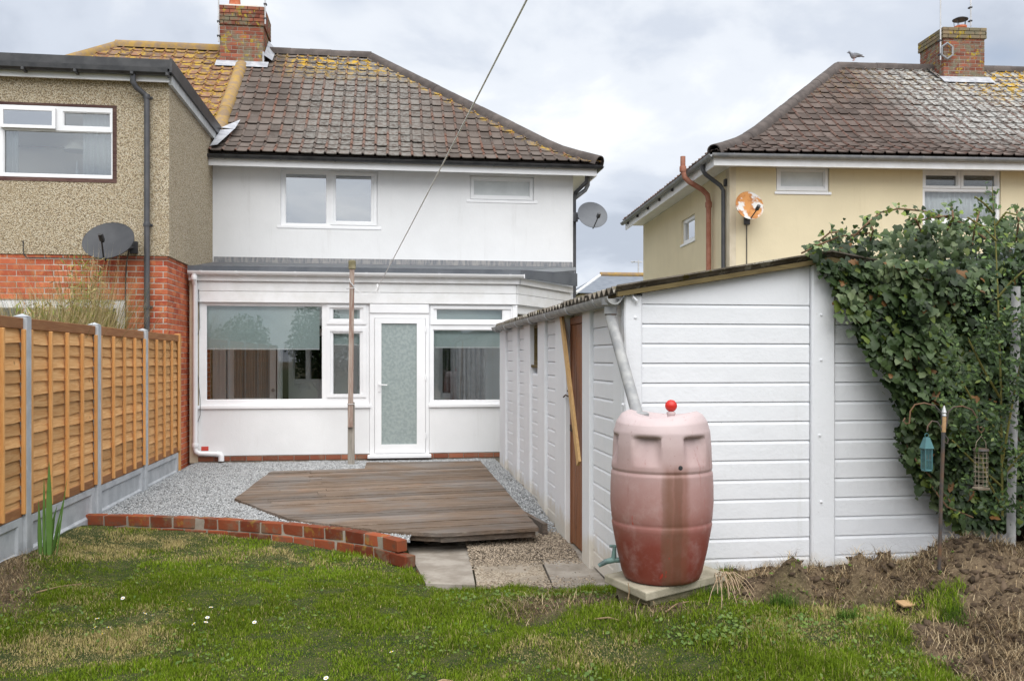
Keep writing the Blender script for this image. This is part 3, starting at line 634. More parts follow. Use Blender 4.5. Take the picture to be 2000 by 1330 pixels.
part('roof_edge', MB().extrude([(0,0,gz-.035), (Lz,0,gz-.02), (Lz,0,gz+.20), (0,0,gz+.075)], (0,-.02,0), (0,.025,0)).xf(EM), 'felt', co, recalc=True)
part('upstand', MB().box(1.2, 3.16, YF-.035, YF-.018, 2.9, 3.03), 'lead', co)
part('floor', MB().prism([(XL+.05, YC+.19), (CXR, YC+.19), (2.9, 15.0), (2.9, YF-.001), (XL+.05, YF-.001)], -.05, .06), 'inner_floor', co)
# blinds and curtain
t = NT('blind_fabric'); t.done((.55,.64,.63), .8); MT['blind'] = t.m
def blind(u0, u1, vb, label):
    a = at(u0, vb, Y=YC+.14); b = at(u1, vb, Y=YC+.14)
    o = thing('roller_blind', label, 'blind', ((a.x+b.x)/2, YC+.14, a.z), 'grey green roller blinds')
    part('fabric', MB().box(a.x, b.x, YC+.139, YC+.141, a.z, zh-.03), 'blind', o); part('hem_bar', MB().cbox(a.x, b.x, YC+.134, YC+.146, a.z-.022, a.z-.001, .004), 'upvc', o)
    part('roller', MB().tube([(a.x-.02, YC+.155, zh-.02), (b.x+.02, YC+.155, zh-.02)], .022, 10), 'upvc', o, smooth=True)
blind(404, 624, 680, 'wide grey green roller blind half down behind the large pane left of clothes post')
blind(646, 708, 672, 'narrow roller blind behind the small casement beside the clothes post')
blind(846, 1000, 677, 'grey green roller blind in the window between door and white shed')
MT['lace'] = simple('grey_curtain', (.42,.42,.43), (.52,.52,.53), 9, .9)
def curtain(M, x0, x1, z0, z1, name, label, mat='lace', amp=.025, folds=9, gather=0):
    mb = MB(); n = folds*8
    for i in range(n+1):
        t = i/n; x = x0+(x1-x0)*t; y = amp*math.sin(t*folds*2*math.pi)*(1+.3*math.sin(t*17))
        for z, k in ((z0, 1.0), ((z0+z1)/2, .8), (z1, .5)): mb.v.append((x+(gather*(z1-z)/(z1-z0))*(t), y*k, z))
    for i in range(n):
        for j in range(2): mb.f.append((3*i+j, 3*i+3+j, 3*i+4+j, 3*i+1+j))
    mb.xf(M); c = mb.v[0]; o = solo(name, mb, mat, label, 'curtain', (c[0], c[1], c[2]), None, True)
    m = o.modifiers.new('thick', 'SOLIDIFY'); m.thickness = .003; return o
cA = at(880, 783, Y=YF-.12); cB = at(948, 670, Y=YF-.12)
curtain(Matrix.Translation((0, YF-.12, 0)), cA.x, cB.x, .12, 2.1, 'curtain', 'grey patterned curtain hanging inside the window between door and shed', folds=7)

# ================================================================== the attached neighbour: pebbledashed flat roofed extension and lichened roof
YX = 12.21; XW = -7.2
nh = thing('neighbour_house', 'pebbledashed extension over red brick with lichen covered orange tile roof behind', 'house', (-5, YX, -.15))
zbr = at(170, 498, Y=YX).z; zfb = at(170, 155, Y=YX-.1).z; zgt = at(170, 142, Y=YX-.16).z; ztop = at(300, 117, Y=YX-.18).z
wU = rect(-8, 228, 207, 352, YX); wD = rect(-150, 243, 587, 800, YX); wD = (wD[0], wD[1], .95, wD[3])
mb = wall_boxes(MB(), XW, XL, zbr, zfb+.12, [wU], YX, YX+.26)
mb.box(XL-.26, XL-.0005, YX+.2601, YF+1.0, zbr+.001, zfb+.12); part('upper_wall', mb, 'pebble', nh)
mb = wall_boxes(MB(), XW, XL-.03, -.15, zbr-.002, [wD], YX+.02, YX+.26); mb.box(XL-.26, XL-.03, YX+.2601, YF, -.15, zbr-.002)
lw_ = part('lower_wall', mb, 'mortar', nh)
bricks(lw_, FR, XW, XL-.026, -.14, zbr-.004, YX+.016, 'brick', holes=[wD], cap=220, d=.05)
bricks(lw_, SR, YX+.0625, YF-.05, -.14, zbr-.004, -(XL-.026), 'brick', cap=80, d=.05, start=1)
part('inner_floor', MB().box(XW, XL-.27, YX+.27, YF, 2.55, 2.62), 'inner_floor', nh)
part('inner_wall', MB().box(XW, XL-.27, YX+2.6, YX+2.7, -.15, zfb), 'interior', nh)
part('inner_ceiling', MB().box(XW, XL-.27, YX+.27, YX+2.59, zfb-.02, zfb+.05), 'interior', nh)
part('fascia', MB().box(XW, XL+.02, YX-.10, YX-.08, zfb, zgt+.02), 'upvc', nh)
part('soffit', MB().box(XW, XL+.02, YX-.08, YX-.001, zfb+.02, zfb+.035), 'upvc', nh)
gg = part('gutter', MB().sweep([(-.06,0),(-.055,-.06),(-.03,-.085),(.03,-.085),(.055,-.06),(.06,0),(.05,0),(.045,-.055),(.025,-.075),(-.025,-.075),(-.045,-.055),(-.05,0)], (XW, YX-.165, zgt+.085), (XL+.03, YX-.165, zgt+.085), (0,1,0)), 'black_pvc', nh)
for u in (45, 147, 258, 327):
    x = at(u, 140, Y=YX-.2).x; part('gutter_bracket', MB().cbox(x-.02, x+.02, YX-.235, YX-.10, zgt-.02, zgt+.02, .006), 'black_pvc', gg)
part('flat_roof', MB().box(XW, XL+.05, YX-.12, YF+.9, zgt+.05, ztop-.01), 'black_pvc', nh)
part('verge_cap', MB().box(XL+.0505, XL+.08, YX-.20, YF+.62, ztop-.16, ztop+.02).box(XW, XL+.05, YX-.16, YX-.1202, zgt+.088, ztop+.015), 'black_pvc', nh)
MT['weathered_board'] = simple('weathered_painted_board', (.42,.43,.42), (.60,.61,.61), 8, .8, .2, stretch=(1,4,1))
part('barge_board', MB().box(XL+.005, XL+.05, YX-.06, YF+.55, zfb-.02, ztop-.162), 'weathered_board', nh)
part('flashing', MB().add([(XL+.09, YF+.22, ztop-.02), (XL+.30, YF+.30, zroof(.72)+.10), (XL+.34, YF+.62, zroof(1.0)+.12), (XL+.09, YF+.66, ztop+.03)], [(0,1,2,3)]).add([(XL+.02, YE+.02, ZE+.08), (XL+.14, YE+.0, ZE+.10), (XL+.30, YF+.29, zroof(.72)+.10), (XL+.085, YF+.2, ztop-.06)], [(0,1,2,3)]), 'lead', nh)
xd = at(287, 300, Y=YX-.06).x; x0_ = at(260, 150, Y=YX-.16).x
dpx = part('downpipe', MB().tube([(x0_, YX-.165, zgt+.02), (x0_, YX-.165, zgt-.10), (x0_+.03, YX-.14, zgt-.16), (xd-.03, YX-.07, zgt-.22), (xd, YX-.06, zgt-.30), (xd, YX-.06, -.1)], .036, 12), 'grey_pvc', nh, smooth=True)
for v in (192, 440, 600):
    z = at(287, v, Y=YX).z; part('pipe_clip', MB().lathe([(.040,-.03),(.042,-.02),(.042,.02),(.040,.03)], (xd, YX-.06, z), 12).cbox(xd-.06, xd+.06, YX-.02, YX-.001, z-.015, z+.015, .004), 'grey_pvc', dpx, smooth=True)
# upper window
MT['maroon'] = mat_wood('flaking_brown_paint', (.07,.03,.03), (.16,.10,.08), (3,3,30), knots=False)
sr = MB(); wall_boxes(sr, wU[0], wU[1], wU[2], wU[3], [(wU[0]+.02, wU[1]-.05, wU[2]+.05, wU[3]-.035)], YX-.006, YX+.06); part('window_surround', sr, 'maroon', nh)
wi = (wU[0]+.022, wU[1]-.052, wU[2]+.052, wU[3]-.037)
wlts = [rect(8, 104, 218, 246, YX), rect(123, 216, 221, 247, YX), rect(6, 219, 259, 339, YX)]
wu = window(nh, Matrix.Translation((0, YX-.002, 0)), *wi, wlts, sill=False, glass=['glass_bright']*3, depth=.058)
os_ = rect(2, 110, 213, 250, YX); sb = MB(); wall_boxes(sb, os_[0], os_[1], os_[2]-os_[3], 0, [(os_[0]+.04, os_[1]-.04, os_[2]-os_[3]+.04, -.04)], -.03, .0)
OS = Matrix.Translation((0, YX-.006, os_[3])) @ Matrix.Rotation(R(-1.5), 4, 'X')
part('open_sash', sb.xf(OS), 'upvc', wu); part('pane', MB().box(os_[0]+.036, os_[1]-.036, -.018, -.012, os_[2]-os_[3]+.036, -.036).xf(OS), 'glass_dark', wu)
MT['net'] = simple('net_curtain', (.80,.81,.82), (.86,.87,.88), 4, .95)
for a, b, nm in ((-5, 44, 'left'), (168, 226, 'right')):
    p0 = at(a, 345, Y=YX+.25); p1 = at(b, 345, Y=YX+.25)
    curtain(Matrix.Translation((0, YX+.13, 0)), p0.x, p1.x, wU[2]+.06, wU[3]-.02, 'curtain', 'white curtain at the %s of the pebbledash wall window' % nm, 'net', .02, 5)
part('window_board', MB().box(wU[0], wU[1], YX+.261, YX+.62, wU[2]-.03, wU[2]+.03), 'upvc', nh)
lp = at(150, 336, Y=YX+.30); lz = wU[2]+.032
lt = thing('table_lamp', 'white shaded table lamp standing inside the pebbledash wall window', 'lamp', (lp.x, YX+.30, lz))
MT['cream'] = simple('cream_fabric', (.80,.76,.66), rough=.9)
part('stem', MB().lathe([(.06,0),(.06,.012),(.018,.03),(.012,.08),(.02,.10),(.012,.13),(.02,.17),(.011,.21),(.011,.30)], (lp.x, YX+.30, lz), 14), 'upvc', lt, smooth=True)
zz_ = at(150, 296, Y=YX+.30).z; part('lamp_shade', MB().lathe([(.165,0),(.12,.07),(.065,.15),(.06,.15),(.115,.068),(.158,0)], (lp.x, YX+.30, zz_), 20), 'cream', lt, smooth=True)
# lower window
window(nh, Matrix.Translation((0, YX+.03, 0)), wD[0], wD[1], wD[2], wD[3], [(wD[0]+.1, (wD[0]+wD[1])/2-.04, wD[2]+.08, wD[3]-.1), ((wD[0]+wD[1])/2+.04, wD[1]-.1, wD[2]+.08, wD[3]-.1)], sill=False)
# roof behind
XNL = -9.2
rf2 = part('roof', hip_shell(XNL, XL, YE, True, False, PROF, ZE), 'hip_lichen', nh)
roof_slope(rf2, (XNL, YE, ZE), (1,0,0), (0,1,0), PROF, lambda s: (max(s, 2.2), XL-XNL) if s > .5 else (1.0, 0.0), 'tile_orange', cap=230, w=.2)
ridge_run(rf2, [(XNL+3.85, YE+3.85, zroof(3.85)+.05), (-3.33, YE+3.85, zroof(3.85)+.05)], 'hip_lichen', 'ridge_tile', .12)
ridge_run(rf2, [(XNL+s, YE+s, zroof(s)+.03) for s in (.9, 2.0, 3.85)], 'hip_lichen', 'hip_tile', .12)
ridge_run(rf2, [(XL, YE+s, zroof(s)+.05) for s in (.45, .6, 3.22)], 'hip_lichen', 'party_ridge_tile', .12)
nb = MB().box(XNL+.4, XW+.0, YF, YF+7, -.15, 4.57).box(XW, XL-.001, YF+6.7, YF+7, -.15, 4.57).box(XNL+.001, XL-.001, YF+.9, YF+1.2, zfb, 4.58)
part('main_wall', nb, 'pebble', nh)

# ================================================================== the cream house on the right
YROT = R(-3.7)
G0 = at(1395, 298, D=14.45); ec = Vector((math.cos(YROT), math.sin(YROT), 0)); nc = Vector((-math.sin(YROT), math.cos(YROT), 0)); OH = .38
YO = Vector((G0.x, G0.y, 0))+ec*OH+nc*OH
yh = thing('cream_house', 'cream rendered house with brown hipped roof, grey gutter and brick chimney', 'house', (YO.x, YO.y, -.15), rotz=YROT, local=True)
YW = Matrix.Translation((YO.x, YO.y, -.15)) @ Matrix.Rotation(YROT, 4, 'Z'); YWi = YW.inverted()
def yf(u, v): return YWi @ at_plane(u, v, YO, nc)            # a point of the front wall in the house's own frame
def ys(u, v): return YWi @ at_plane(u, v, YO, ec)            # a point of the side wall
def yrect(u0, u1, v0, v1): a = yf(u0, v1); b = yf(u1, v0); return (a.x, b.x, a.z, b.z)
HT = 4.70+.15; FW_ = 9.5; DP = 6.6
r1 = yrect(1516, 1620, 325, 374); r2 = yrect(1802, 1955, 330, 434); q0 = ys(1357, 470); q1 = ys(1331, 425); sw = (-q1.y, -q0.y, (q0.z+ys(1331,475).z)/2, (q1.z+ys(1357,424).z)/2)
fwl = wall_boxes(MB(), 0, FW_, 0, HT, [r1, r2], 0, .26); sm = wall_boxes(MB(), -DP, -.2601, 0, HT-.001, [sw], 0, .26).xf(SL)
fwl.add(sm.v, sm.f).box(.26, FW_, DP-.26, DP, 0, HT-.002).box(FW_-.26, FW_-.001, .26, DP-.26, 0, HT-.002)
part('wall', fwl, 'yellow', yh)
part('corner_strip', MB().box(-.006, .02, -.004, .20, 0, HT-.003).box(.0201, .10, -.006, .0, 0, HT-.003), 'cream_strip', yh)
part('inner_wall', MB().box(.3, FW_-.3, 1.2, 1.3, 2.7, HT), 'room_shade', yh); part('inner_floor', MB().box(.27, FW_-.27, .27, DP-.27, 2.6, 2.7), 'inner_floor', yh)  # back wall painted near black to keep the room behind the panes dark
part('soffit', MB().prism([(-OH+.04, -OH+.04), (FW_, -OH+.04), (FW_, -.007), (-.007, -.007), (-.007, DP), (-OH+.04, DP)], HT-.03, HT-.005), 'upvc_old', yh)
zg = G0.z+.15
part('fascia', MB().box(-OH, FW_, -OH+.015, -OH+.039, HT-.085, zg-.01).box(-OH+.015, -OH+.039, -OH+.0391, DP+.35, HT-.085, zg-.01), 'upvc_old', yh)
yg = part('gutter', MB().sweep(half_gutter(.058), (-OH-.06, -OH-.045, zg-.03), (FW_, -OH-.045, zg-.03), (0,1,0)).sweep(half_gutter(.058), (-OH-.045, -OH-.06, zg-.029), (-OH-.045, DP+.4, zg-.029), (1,0,0)), 'gutter_grey', yh, smooth=True)
for k in range(9): part('gutter_bracket', MB().sweep(half_gutter(.064, .008), (k*1.05-.1, -OH-.045, zg-.028), (k*1.05-.07, -OH-.045, zg-.028), (0,1,0)), 'gutter_grey', yg)
for k in range(7): part('gutter_bracket', MB().cbox(-OH-.03, -OH+.06, k*1.05+.2, k*1.05+.24, zg-.13, zg-.05, .008), 'black_pvc', yg)
YPROF = [(0,0), (.45,.20), (.95,.50), (3.68,2.62)]
MT['tile_cream'] = mat_tile('dark_brown_roof_tile', (.085,.064,.054), (.128,.10,.087),
    lambda t: t.math('MULTIPLY', t.ramp(axis(t,0), 8.9, 10.4), t.ramp(axis(t,2), 4.7, 5.9)),
    lambda t: t.math('MULTIPLY', t.math('ADD', t.ramp(axis(t,0), 10.9, 11.8), .12), t.ramp(axis(t,2), 6.0, 7.3)), red=(.22,.10,.07), grey=(.40,.405,.385))
yrf = part('roof', hip_shell(-OH, FW_+4, -OH, True, False, YPROF, zg+.03), 'hip_tile', yh)
roof_slope(yrf, (-OH, -OH, zg+.03), (1,0,0), (0,1,0), YPROF, lambda s: (s, FW_+OH), 'tile_cream', cap=280, w=.2, gauge=.26, world=YW)
roof_slope(yrf, (-OH, DP+OH, zg+.03), (0,-1,0), (1,0,0), YPROF, lambda s: (s, DP+2*OH-s), 'tile_cream', cap=0, w=.2, gauge=.26, world=YW)
yz = lambda s: zg+.03+float(np.interp(s, [p[0] for p in YPROF], [p[1] for p in YPROF]))
ridge_run(yrf, [(-OH+s, -OH+s, yz(s)+.03) for s in (-.02, .45, .95, 2, 3, 3.68)], 'hip_tile', 'hip_tile', .12)
ridge_run(yrf, [(-OH+3.68, -OH+3.68, yz(3.68)+.045), (FW_, -OH+3.68, yz(3.68)+.045)], 'hip_tile', 'ridge_tile', .11)
MT['brick_moss_top'] = mat_brick('lichen_chimney_top', (.20,.15,.10), (.25,.19,.12), (.17,.16,.10), 1.0)
# chimney on the ridge
cY = -OH+3.68
cpl = YW @ Vector((0, cY-.46, 0)); ca = YWi @ at_plane(1843, 150, cpl, nc); cb = YWi @ at_plane(1923, 150, cpl, nc); zct = (YWi @ at_plane(1880, 54, cpl, nc)).z
yc = part('chimney', MB().box(ca.x+.005, cb.x-.005, cY-.455, cY+.445, 6.6, zct-.04), 'mortar_dark', yh)
chimney_bricks(yc, ca.x, cb.x, cY-.46, cY+.45, 7.16, zct, .225, 100, YW, -1, 'brick_mossy', 'brick_moss_top')
zr_ = yz(3.22)
part('flashing', MB().box(ca.x-.02, cb.x+.02, cY-.475, cY-.44, 6.95, 7.17).add([(ca.x-.1, cY-.68, yz(3.0)+.065), (cb.x+.1, cY-.68, yz(3.0)+.065), (cb.x+.1, cY-.47, yz(3.21)+.08), (ca.x-.1, cY-.47, yz(3.21)+.08)], [(0,1,2,3)]).add([(ca.x-.012, cY-.5, 7.2), (ca.x-.012, cY-.1, 7.45), (ca.x-.16, cY-.1, yz(3.58)+.08), (ca.x-.16, cY-.5, yz(3.2)+.08)], [(0,1,2,3)]), 'lead', yc)
pc = YWi @ at_plane(1876, 45, cpl+nc*.4, nc)
pot = part('chimney_pot', MB().lathe([(.11,-.05),(.11,.12),(.125,.13),(.125,.17),(.1,.17),(.09,0)], (pc.x, cY-.05, zct), 20), 'terracotta', yc, smooth=True)
cw = MB().lathe([(.15,.30),(.155,.315),(.10,.345),(.02,.36)], (pc.x, cY-.05, zct), 20)
for k in range(5): a = k*1.256; cw.tube([(pc.x+.11*math.cos(a), cY-.05+.11*math.sin(a), zct+.16), (pc.x+.12*math.cos(a), cY-.05+.12*math.sin(a), zct+.31)], .006, 5)
part('chimney_cowl', cw, 'black_pvc', yc, smooth=True)
# windows
g1 = yrect(1526, 1611, 334, 364)
window(yh, Matrix.Translation((0, .04, 0)), *r1, [g1], glass='frosted', sash=[(r1[0]+.02, r1[1]-.02, r1[2]+.02, r1[3]-.02, .045)], sill_ext=.03)
g2 = [yrect(1810, 1872, 341, 363), yrect(1884, 1947, 341, 364), yrect(1808, 1950, 374, 427)]; xm2 = yf(1878, 350).x; zm = yf(1878, 368).z
window(yh, Matrix.Translation((0, .04, 0)), *r2, g2, glass='glass', sash=[(r2[0]+.01, xm2-.005, zm, r2[3]-.01, .04), (xm2+.005, r2[1]-.01, zm, r2[3]-.01, .04)], sill_ext=.0)
window(yh, SL @ Matrix.Translation((0, .04, 0)), *sw, [(sw[0]+.07, sw[1]-.07, sw[2]+.06, sw[3]-.06)], glass='glass_dark', sill_ext=.04)
p = YW @ Vector((r2[0]+.02, .22, r2[2]+.05))
curtain(YW @ Matrix.Translation((0, .2, 0)), r2[0]+.03, r2[1]-.03, r2[2]+.03, g2[0][2]-.02, 'net_curtain', 'pale net curtain in the cream house window behind the ivy', 'net', .02, 14)
# pipes
py = .95; zc_ = lambda u, v, k=0: (YWi @ at_plane(u, v, YO-ec*k, ec))
s0 = zc_(1384, 370, .09); s1 = zc_(1334, 345, .62)
MT['old_clay'] = simple('weathered_red_pipe', (.33,.13,.085), (.42,.20,.14), 7, .7, .2)
so_ = part('soil_pipe', MB().tube([(-.09, s0.y, .0), (-.09, s0.y, HT-.45), (-.11, s0.y, HT-.33), (-.20, s0.y, HT-.24), (-.44, s0.y, HT-.10), (-.52, s0.y, HT-.02), (-.55, s0.y, HT+.1), (-.55, s0.y, HT+.34)], .046, 12), 'old_clay', yh, smooth=True)
for x_, z_ in ((-.09, HT-.5), (-.55, HT+.12)): part('pipe_collar', MB().lathe([(.055,-.05),(.06,-.03),(.06,.03),(.055,.05)], (x_, s0.y, z_), 14), 'old_clay', so_, smooth=True)
d0_ = zc_(1409, 400, .05)
part('downpipe', MB().tube([(-OH-.03, .18, zg-.07), (-OH-.03, .18, zg-.16), (-OH+.02, .18, zg-.24), (-.10, .20, zg-.42), (-.05, .20, zg-.50), (-.05, .20, 0)], .036, 12), 'grey_pvc', yh, smooth=True)
part('alarm_box', MB().cbox(-.05, -.001, .12, .2, HT-.32, HT-.2, .006), 'black_pvc', yh)

# ================================================================== ground
CP = np.array([(-2.9,3,-.02),(-2.9,5,.0),(-2.85,7,.03),(-2.75,8.2,.0),(-2.2,8.0,-.09),(-1.2,7.7,-.12),(-.4,7.3,-.14),(.0,7.0,-.16),(.45,6.6,-.17),(1.2,6.3,-.15),(1.45,7,-.16),(1.5,9,-.16),
    (0,4.5,-.14),(-1.6,5,-.12),(-2.2,6.4,-.08),(.7,5.2,-.10),(1.3,5.4,.0),(1.7,4.7,.10),(1.40,4.82,.11),(1.75,4.9,.12),(1.15,5.1,.05),(1.35,4.5,.04),(2.4,5.0,.05),(2.4,5.8,.06),(3.3,5.7,.09),(4.2,5.6,.14),(5.5,5.5,.2),(2.6,4.0,-.0),(3.6,4.4,.03),(4.2,4.0,.05),(0,2,-.15),(-2,2,-.1),(2.5,2,-.03),(1.2,4.2,-.08),(0,12,-.2),(-2.5,11,-.2),(8,10,-.1),(-6,8,-.05),(-9,4,-.05),(9,3,.05)])
MOUNDS = [(1545,1096,5.35,.24,.115),(1600,1100,5.4,.17,.06),(1672,1096,5.35,.25,.105),(1722,1105,5.4,.17,.085),(1795,1090,5.35,.18,.26),(1880,1078,5.55,.20,.3),(1970,1078,5.4,.22,.32),(1925,1120,5.0,.10,.22),(1700,1190,4.75,.05,.22),(1480,1105,5.5,.08,.14),(2040,1120,5.0,.16,.3),(1990,1180,4.6,.06,.2)]
MW = [(at(u, v, D=d), h, s) for u, v, d, h, s in MOUNDS]
def ground_z(x, y, fine=True):
    x = np.asarray(x, float); y = np.asarray(y, float); num = 0; den = 0
    for cx, cy, cz in CP:
        w = 1/((x-cx)**2+(y-cy)**2+.06)**1.6; num = num+w*cz; den = den+w
    far = np.clip((np.hypot(x, y-6)-9)/4, 0, 1); z = num/den*(1-far)+(-.15)*far
    for p, h, s in MW: z = z+h*np.exp(-(((x-p.x)/s)**2+((y-p.y)/(s*.9))**2))
    if fine:
        z = z+(vn1(x, y, 2.2, 3)-.5)*.035*(1-far)
        soil = np.clip((x-(1.5+.35*(5.9-y)*0))/1.0, 0, 1)*np.clip((6.2-y)/.4, 0, 1); z = z+((vn2(x, y, 5, 4)-.5)*.10+(vn3(x, y, 16, 3)-.5)*.045)*soil*np.clip(soil_amt(x, y)*1.3, .1, 1)
    return z
gz1 = lambda x, y: float(ground_z(x, y))
# soil/grass cover map shared by the ground tint and the blades
SOIL_R = [tuple(at(u, v, Z=.05).xy) for u, v in ((1500,1215),(1640,1235),(1760,1225),(1900,1200),(1990,1190),(2100,1180),(2600,1200),(2600,1420),(1930,1360),(1870,1310),(1800,1250),(1690,1245),(1560,1225))]
def soil_amt(x, y):
    """1 where bare earth and dead straw lie instead of grass"""
    x = np.asarray(x, float); y = np.asarray(y, float); n = (vn3(x, y, 1.7, 3)-.5)*.7
    p = EYE; dep = x*FW.x+y*FW.y; lat = x*RT.x+y*RT.y; u = 1000+lat/np.maximum(dep, .1)*FPX; v = 700+(CAMZ-.02)/np.maximum(dep, .1)*FPX
    a = np.clip((u-1385)/60+n*1.4, 0, 1)*np.clip((1218-v)/26+n*2.2, 0, 1)                    # in front of the shed
    b = np.clip((u-1740)/50+n*2.0-(1235-v)*.001, 0, 1)*np.clip(((u-1740)*.62-(v-1235)+10)/26+n*2.0, 0, 1)        # right-hand corner
    strip = np.clip((v-1198)/8, 0, 1)*np.clip((1232-v)/8, 0, 1)*np.clip((u-1640)/30, 0, 1)*np.clip((1890-u)/30, 0, 1); b = b*(1-.95*strip); a = a*(1-.9*strip)
    c = np.clip((90-u)/55+n*1.4, 0, 1)*np.clip((1195-v)/40+n*2, 0, 1)*.9                      # along the fence
    d = np.clip(1-np.hypot((u-1130)/190, (v-1175)/34)+n, 0, 1)*1.3+np.clip(1-np.hypot((u-1290)/150, (v-1215)/22)+n, 0, 1)
    e = np.clip((x+3.5)/-.8, 0, 1)*0
    return np.clip(np.maximum.reduce([a, b, c, np.clip(d, 0, 1)*.92]), 0, 1)
PEAT = [(1690,1186),(1760,1180),(1820,1188),(1815,1204),(1740,1208),(1690,1202)]
def uv_px(x, y):
    dep = x*FW.x+y*FW.y; lat = x*RT.x+y*RT.y; return 1000+lat/np.maximum(dep, .1)*FPX, 700+(CAMZ-.06)/np.maximum(dep, .1)*FPX
def peat_amt(x, y):
    u, v = uv_px(x, y); n = (vn2(x, y, 5, 3)-.5)*.9; return np.clip((1.1-np.hypot((u-1758)/80, (v-1196)/13)+n)*2.5, 0, 1)
def straw_amt(x, y):
    dep = x*FW.x+y*FW.y; lat = x*RT.x+y*RT.y; u = 1000+lat/np.maximum(dep, .1)*FPX; v = 700+(CAMZ+.13)/np.maximum(dep, .1)*FPX
    near_wall = np.clip(1-np.abs(v-(1066+np.clip(u-450, 0, 400)*.10))/26, 0, 1)*np.clip((760-u)/100, 0, 1)
    n = vn2(x, y, 1.3, 4); return np.clip((n-.50)*4.5, 0, .8)+near_wall*.9*(vn1(x, y, 2, 2) > .35)
axx = np.concatenate([[-400,-200,-90,-40,-20,-12,-8,-6,-5,-4.2,-3.6], np.arange(-3.2, 1.3, .05), np.arange(1.32, 5.2, .026), [5.3,5.45], [5.8,6.2,7,8,10,14,20,40,90,200,400]])
axy = np.concatenate([[-400,-200,-90,-40,-20,-10,-5,-2,-.5,.5,1.2,1.8], np.arange(2.2, 3.6, .06), np.arange(3.64, 6.0, .026), np.arange(6.03, 9.2, .05), [9.6,10.2,11,12,13,14,16,20,26,40,90,200,600]])
GX, GY = np.meshgrid(axx, axy); GZ = ground_z(GX, GY)
# keep the earth below the terrace and inside the buildings
terr = in_poly(GX, GY, [(-2.95,8.7),(-1.0,8.4),(.2,7.9),(1.6,8.0),(1.6,13.4),(3.2,15.2),(-2.95,15.2)]); GZ = np.where(terr, -.2, GZ)
GZ = np.where((GX > 1.68) & (GX < 4.35) & (GY > 5.98) & (GY < 12.4), -.25, GZ); GZ = np.where(GY > 13.3, -.2, GZ); GZ = np.where(in_poly(GX, GY, [tuple(at(u, v, Z=-.15).xy) for u, v in ((775,1040),(1130,1025),(1225,1165),(1090,1152),(930,1150),(840,1146))]), -.2, GZ)
nx, ny = len(axx), len(axy); idx = np.arange(nx*ny).reshape(ny, nx); q = np.stack([idx[:-1,:-1], idx[:-1,1:], idx[1:,1:], idx[1:,:-1]], -1).reshape(-1, 4); T = np.concatenate([q[:, [0,1,2]], q[:, [0,2,3]]])
t = NT('ground'); at_ = t.node('VertexColor', layer_name='tint'); soil = t.mix(t.ramp(t.noise(7, 8, .7), .35, .65), (.085,.058,.038), (.20,.145,.09)); soil = t.mix(t.ramp(t.noise(60, 5, .7), .5, .7), soil, (.32,.245,.15))
turf = t.mix(t.ramp(t.noise(10, 6), .35, .65), (.028,.050,.012), (.075,.085,.028)); turf = t.mix(t.ramp(t.noise(80, 4, .7), .5, .7), turf, (.14,.12,.055)); s_ = t.node('SeparateColor'); t.l.new(at_.outputs['Color'], s_.inputs[0])
t.bump(t.noise(70, 6, .75), .9, .02); MT['ground'] = t.done(t.mix(s_.outputs[1], t.mix(s_.outputs[0], turf, soil), (.040,.026,.020)), .95)
sa = soil_amt(GX, GY).ravel(); tint = np.stack([sa, peat_amt(GX, GY).ravel(), sa], -1)
ground = fast_mesh('ground', np.stack([GX.ravel(), GY.ravel(), GZ.ravel()], -1), T, 'ground', col=tint, kind='structure'); ground.data.polygons.foreach_set('use_smooth', [True]*len(ground.data.polygons))

# ================================================================== terrace: gravel bed, deck, curved brick wall, slabs
WT = .05
arc_px = [(60,1006),(122,1004),(250,1006),(400,1011),(480,1016),(570,1023),(660,1032),(735,1044),(790,1058)]
arc = [Vector(at(u, v, Z=WT).xy.to_3d()) for u, v in arc_px]
def arc_at(s):
    for a, b in zip(arc, arc[1:]):
        L = (b-a).length
        if s <= L: return a.lerp(b, s/L), (b-a).normalized()
        s -= L
    return arc[-1]+(arc[-1]-arc[-2]).normalized()*s, (arc[-1]-arc[-2]).normalized()
AL = sum((b-a).length for a, b in zip(arc, arc[1:]))
bw = thing('curved_brick_wall', 'low curved red brick retaining wall along the gravel terrace edge', 'wall', (arc[4].x, arc[4].y, -.2))
cr = MB()
for k in range(24):
    p, d = arc_at((AL-.14)*k/24); p2, d2 = arc_at((AL-.14)*(k+1)/24); nrm = Vector((-d.y, d.x, 0)); nrm2 = Vector((-d2.y, d2.x, 0))
    cr.add([p+nrm*.005+Vector((0,0,-.3)), p2+nrm2*.005+Vector((0,0,-.3)), p2+nrm2*.1+Vector((0,0,-.3)), p+nrm*.1+Vector((0,0,-.3)), p+nrm*.005+Vector((0,0,WT-.012)), p2+nrm2*.005+Vector((0,0,WT-.012)), p2+nrm2*.1+Vector((0,0,WT-.012)), p+nrm*.1+Vector((0,0,WT-.012))], [(0,1,5,4),(4,5,6,7),(2,3,7,6)]+([(1,2,6,5)] if k == 23 else []))
part('mortar_core', cr, 'mortar_dark', bw)
bmesh_ = [to_mesh('brick', MB().cbox(-.107, .107, 0, .1, -.049, .049, .008), 'brick_wall') for _ in range(3)]
for v in bmesh_:
    for vv in v.vertices: vv.co += Vector((random.uniform(-.004,.004), random.uniform(-.004,.004), random.uniform(-.003,.003)))
